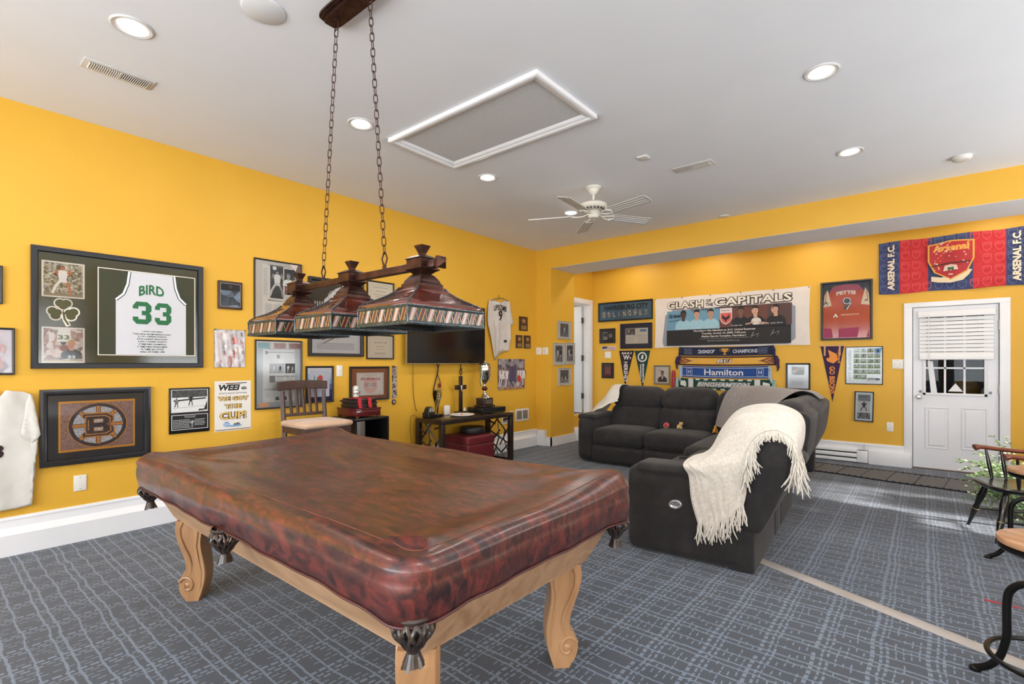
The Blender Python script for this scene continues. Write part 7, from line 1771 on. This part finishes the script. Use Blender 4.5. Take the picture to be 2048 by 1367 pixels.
p0 = at(1968,1198,2,.003); p1 = at(2043,1216,2,.003); s = MB(); d = (p1-p0); L_ = d.length
s.prism([(0,-.006),(L_,-.003),(L_,.003),(0,.006)], 0, .004, M((190,50,60),.7)); o = s.build('red_strip'); o.location = (p0.x,p0.y,.001); o.rotation_euler = (0,0,math.atan2(d.y,d.x)); tag(o, 'thin red strip of tape lying on the carpet beside the bar stool', 'tape')
# ---------------------------------------------------------------- windsor armchair at right, faces the sofa
BLK = noise_mat('black_enamel', [(.3,(16,15,15)),(.7,(26,24,23))], (6,6,6), 3, .28, coat=.5)
CHE = noise_mat('cherry_arm', [(.3,(92,40,22)),(.7,(134,66,38))], (3,14,14), 4, .28, coat=.5)
GLD = M((170,150,100), .4, .5)
def arm_tips():
    return at(1948,893,2,.64), at(2008,913,2,.64)
t0, t1 = arm_tips(); mid = (t0+t1)/2; ax = (t0-t1).normalized()       # ax: from near arm to far arm
fwd = Vector((-ax.y, ax.x, 0)); fwd = fwd if fwd.x < 0 else -fwd      # facing the sofa
half = (t0-t1).length/2
wc = thing('windsor_armchair', 'black windsor armchair with cherry arms, facing the sofa near the plant', 'chair', (mid.x, mid.y, 0), math.atan2(fwd.y, fwd.x))
# local: +x forward, +y to its left; arm tips at x=0
SZ = .40; 
s = MB(); seat = []
n = 40
for k in range(n):
    a = 2*PI*k/n; c, q = math.cos(a), math.sin(a); e = .55
    seat.append((-.20+.255*math.copysign(abs(c)**e, c), .245*math.copysign(abs(q)**e, q)*(1+.06*c)))
V = []; F = []
for sc, z in ((.86,SZ-.038),(.95,SZ-.03),(1.,SZ-.014),(.995,SZ-.002),(.96,SZ+.002)):
    for x, y in seat: V.append((-.20+(x+.20)*sc, y*sc, z))
for i in range(4):
    for k in range(n): F.append((i*n+k, i*n+(k+1)%n, (i+1)*n+(k+1)%n, (i+1)*n+k))
F.append(tuple(range(n-1,-1,-1)))
b0 = len(V)
for sc, dz in ((.75,-.006),(.5,-.012),(.25,-.014)):
    for x, y in seat: V.append((-.20+(x+.20)*sc, y*sc, SZ+.002+dz))
prev = 4*n
for i in range(3):
    cur = b0+i*n
    for k in range(n): F.append((prev+k, prev+(k+1)%n, cur+(k+1)%n, cur+k))
    prev = cur
F.append(tuple(prev+k for k in range(n)))
s.mesh(V, F, BLK); s.build('seat', wc, ang=60)
def turned(p, q, rs, m=BLK, rings=()):
    s = MB(); p, q = Vector(p), Vector(q); k = len(rs)-1
    s.tube([p+(q-p)*i/k for i in range(k+1)], rs, m, 12)
    for f in rings: c = p+(q-p)*f; s.tube([c-(q-p)*.006, c+(q-p)*.006], max(rs)*.98, GLD, 12)
    return s
legs = {}
for nm_, (sx, sy) in {'front':(1,1),'front2':(1,-1),'rear':(-1,1),'rear2':(-1,-1)}.items():
    top = (-.20+sx*.15, sy*.15, SZ-.03); bot = (-.20+sx*.24, sy*.235, 0)
    legs[nm_] = (Vector(top), Vector(bot)); turned(top, bot, [.014,.02,.024,.026,.022,.018,.024,.020,.015,.012,.011], rings=(.60,)).build('leg', wc)
f = lambda n_, t: legs[n_][0]+(legs[n_][1]-legs[n_][0])*t
for a_, b_ in (('front','rear'),('front2','rear2')): turned(f(a_,.6), f(b_,.6), [.008,.010,.014,.010,.008]).build('stretcher', wc)
m1 = (f('front',.6)+f('rear',.6))/2; m2 = (f('front2',.6)+f('rear2',.6))/2
turned(m1, m2, [.008,.010,.015,.010,.008]).build('stretcher', wc)
for sy in (-1, 1):
    s = MB(); P = [(.0,sy*half,.635),(-.02,sy*half,.64),(-.06,sy*(half-.003),.642),(-.14,sy*half,.632),(-.25,sy*(half+.01),.622),(-.36,sy*(half-.01),.622),(-.44,sy*(half-.07),.624),(-.48,sy*.10,.626),(-.485,0,.626)]
    Q = [crv([Vector(p) for p in P], q/40) for q in range(41)]
    R_ = [.016 if q == 0 else .036 if q < 5 else .033 if q < 7 else .024 for q in range(41)]
    s.tube(Q, R_, CHE, 12, flat=.72); s.build('arm', wc)
    for x, x2, y2 in ((-.075,-.10,.20),(-.17,-.19,.205)): turned((x,sy*half,.625), (x2,sy*(y2+.0),SZ-.002), [.008,.011,.014,.013,.009]).build('arm_spindle', wc)
for k in range(7):
    a = (k-3)/3; y = .19*a; x = -.40+.05*a*a
    turned((x-.01,y*.9,SZ-.004), (x-.13-.02*(1-a*a), y*1.15, .98-.02*a*a), [.007,.010,.008,.007,.006]).build('back_spindle', wc)
s = MB(); s.rbox((-.52,0,1.0), (.025,.50,.10), BLK, .01, 0, None, 8, lambda p: (p[0]+.09*(p[1]/.25)**2, p[1], p[2]+.015*(1-(p[1]/.25)**2))); s.build('crest_rail', wc)
# magenta cushion on it
MG = noise_mat('magenta_fabric',[(.3,(140,24,70)),(.7,(166,36,86))],(20,20,20),3,.9,sheen=.3)
c = Matrix.Translation(wc.location) @ Matrix.Rotation(wc.rotation_euler.z, 4, 'Z') @ Vector((-.33,0,SZ+.16))
s = MB(); s.rbox((0,0,0),(.09,.34,.30),MG,.04,.02); o = s.build('throw_cushion'); o.location = c; o.rotation_euler = (0,-.12,wc.rotation_euler.z); tag(o, 'magenta cushion propped against the back of the windsor armchair', 'cushion')
# ---------------------------------------------------------------- bar stools
STW = noise_mat('stool_wood', [(.3,(158,112,78)),(.7,(196,152,116))], (3,16,16), 5, .4, coat=.2, dist=.8)
GUN = M((26,25,24), .32, .5)
def stool(cx, cy, rot, label, h=.64):
    r = thing('bar_stool', label, 'bar stool', (cx,cy,0), rot, 'wood and black metal bar stools')
    s = MB(); s.lathe([(.155,h-.032),(.17,h-.026),(.175,h-.014),(.172,h-.004),(.16,h),(.08,h-.004),(.001,h-.006)], STW, seg=44); s.build('seat', r)
    s = MB(); s.lathe([(.10,h-.062),(.158,h-.056),(.170,h-.045),(.170,h-.0325),(.10,h-.0325)], GUN, seg=44); s.build('seat_pan', r)
    s = MB(); s.cyl((0,0,h-.2),(0,0,h-.06),.014,GUN); s.lathe([(.03,h-.22),(.034,h-.21),(.034,h-.18),(.02,h-.175)], GUN, seg=20); s.build('screw_post', r)
    for k in range(4):
        T = Matrix.Rotation(PI/2*k, 4, 'Z'); s = MB()
        P = [(0.02,0,h-.20),(.06,0,h-.195),(.11,0,h-.21),(.145,0,h-.25),(.155,0,h-.31),(.155,0,h-.42),(.16,0,h-.47),(.18,0,.10),(.215,0,.045),(.26,0,.012)]
        s.tube([crv([Vector(p) for p in P], q/36) for q in range(37)], .0145, GUN, 10, T); s.build('leg', r)
        s = MB(); s.lathe([(.02,0),(.022,.004),(.02,.014),(.012,.02)], GUN, c=(.262,0,0), T=T, seg=14); s.build('foot', r)
    s = MB(); s.tube([(.20*math.cos(a), .20*math.sin(a), .165) for a in [2*PI*q/48 for q in range(48)]], .010, GUN, 8, closed=True); s.build('footrest_ring', r)
    return r
p = at(1995,1078,2,.625); stool(p.x+.172, p.y+.05, math.radians(150), 'nearer bar stool with round wooden seat at right edge, beside tape strip')
p = at(2017,937,2,.635); stool(p.x+.17, p.y+.06, math.radians(170), 'farther bar stool with round wooden seat, in front of the windsor armchair')
# lantern on the farther stool
p2_ = p; r = thing('glass_lantern', 'small glass lantern with black metal edges standing on farther stool', 'lantern', (p.x+.15, p.y+.0, .641))
s = MB(); E_ = M((40,38,38),.4,.4); q_ = .042
for sx in (-1,1):
    for sy in (-1,1): s.box((sx*q_-.004,sy*q_-.004,0),(sx*q_+.004,sy*q_+.004,.15),E_)
s.box((-q_-.004,-q_-.004,0),(q_+.004,q_+.004,.008),E_); s.box((-q_-.004,-q_-.004,.146),(q_+.004,q_+.004,.154),E_); s.build('metal_edges', r, smooth=False)
s = MB(); s.box((-q_,-q_,.01),(q_,q_,.145),make_glass('lantern_glass',(.9,.95,.92,1),1.3,.03)); s.build('glass', r, smooth=False)
s = MB(); s.lathe([(.02,.009),(.02,.07),(.001,.072)], M((216,210,190),.5), seg=16); s.build('candle', r)
# ---------------------------------------------------------------- plant in a galvanised bucket
pc = at(2052,1010,2,.1); pc = Vector((pc.x+.03, pc.y, 0)); pc = Vector((5.60, 6.12, 0))
GAL = noise_mat('galvanised_tin', [(.3,(120,124,128)),(.7,(168,172,174))], (9,9,9), 4, .38, metal=.7)
r = thing('potted_plant', 'pale green trailing plant in a galvanised bucket behind the armchair', 'plant', pc)
s = MB(); s.lathe([(.12,0),(.125,.004),(.14,.10),(.146,.104),(.144,.112),(.155,.20),(.161,.204),(.160,.212),(.17,.28),(.178,.286),(.172,.292),(.165,.285),(.15,.2)], GAL, seg=40, cap=False); s.lathe([(.12,.001),(.001,.001)], GAL, cap=False, seg=40); s.build('bucket', r)
s = MB(); s.lathe([(.166,.262),(.001,.268)], M((50,40,32),.95), cap=False, seg=30); s.build('soil', r)
for k, sgn in enumerate((1,)):
    s = MB(); s.tube([(sgn*.172*math.cos(a)*.2+.17, .06*math.cos(a), .24+.04*math.sin(a)) for a in [2*PI*q/20 for q in range(20)]], .004, GAL, 6, closed=True); s.build('handle', r)
rn = random.Random(21)
LF = [M((150,170,120),.7), M((196,208,168),.7), M((110,140,86),.7)]
sst = MB(); slf = MB()
for k in range(230):
    a = rn.uniform(0, 2*PI); R0 = rn.uniform(0,.13); p = Vector((R0*math.cos(a), R0*math.sin(a), .27)); d = Vector((math.cos(a)*rn.uniform(.1,.9), math.sin(a)*rn.uniform(.1,.9), rn.uniform(.4,1))).normalized()
    P = [p]; L_ = rn.uniform(.2,.5); trail = rn.random() < .45
    for q in range(8):
        d = (d+Vector((rn.uniform(-.3,.3), rn.uniform(-.3,.3), rn.uniform(-.2,.1)-(.42 if trail else .12)))).normalized()
        nx = P[-1]+d*L_/8
        if nx.z < .03: break
        P.append(nx)
    if len(P) < 3: continue
    sst.tube(P, .002, LF[2], 4)
    for c in P[1:]:
        for q in range(5):
            b_ = rn.uniform(0, 6.28); u_ = Vector((math.cos(b_), math.sin(b_), rn.uniform(-.3,.6))).normalized(); w_ = u_.orthogonal().normalized(); l = rn.uniform(.018,.038)
            slf.face([c, c+u_*l*.5+w_*l*.28, c+u_*l, c+u_*l*.5-w_*l*.28], LF[rn.randrange(3)])
sst.build('stems', r); o = slf.build('leaves', r, smooth=False); o['kind'] = 'stuff'
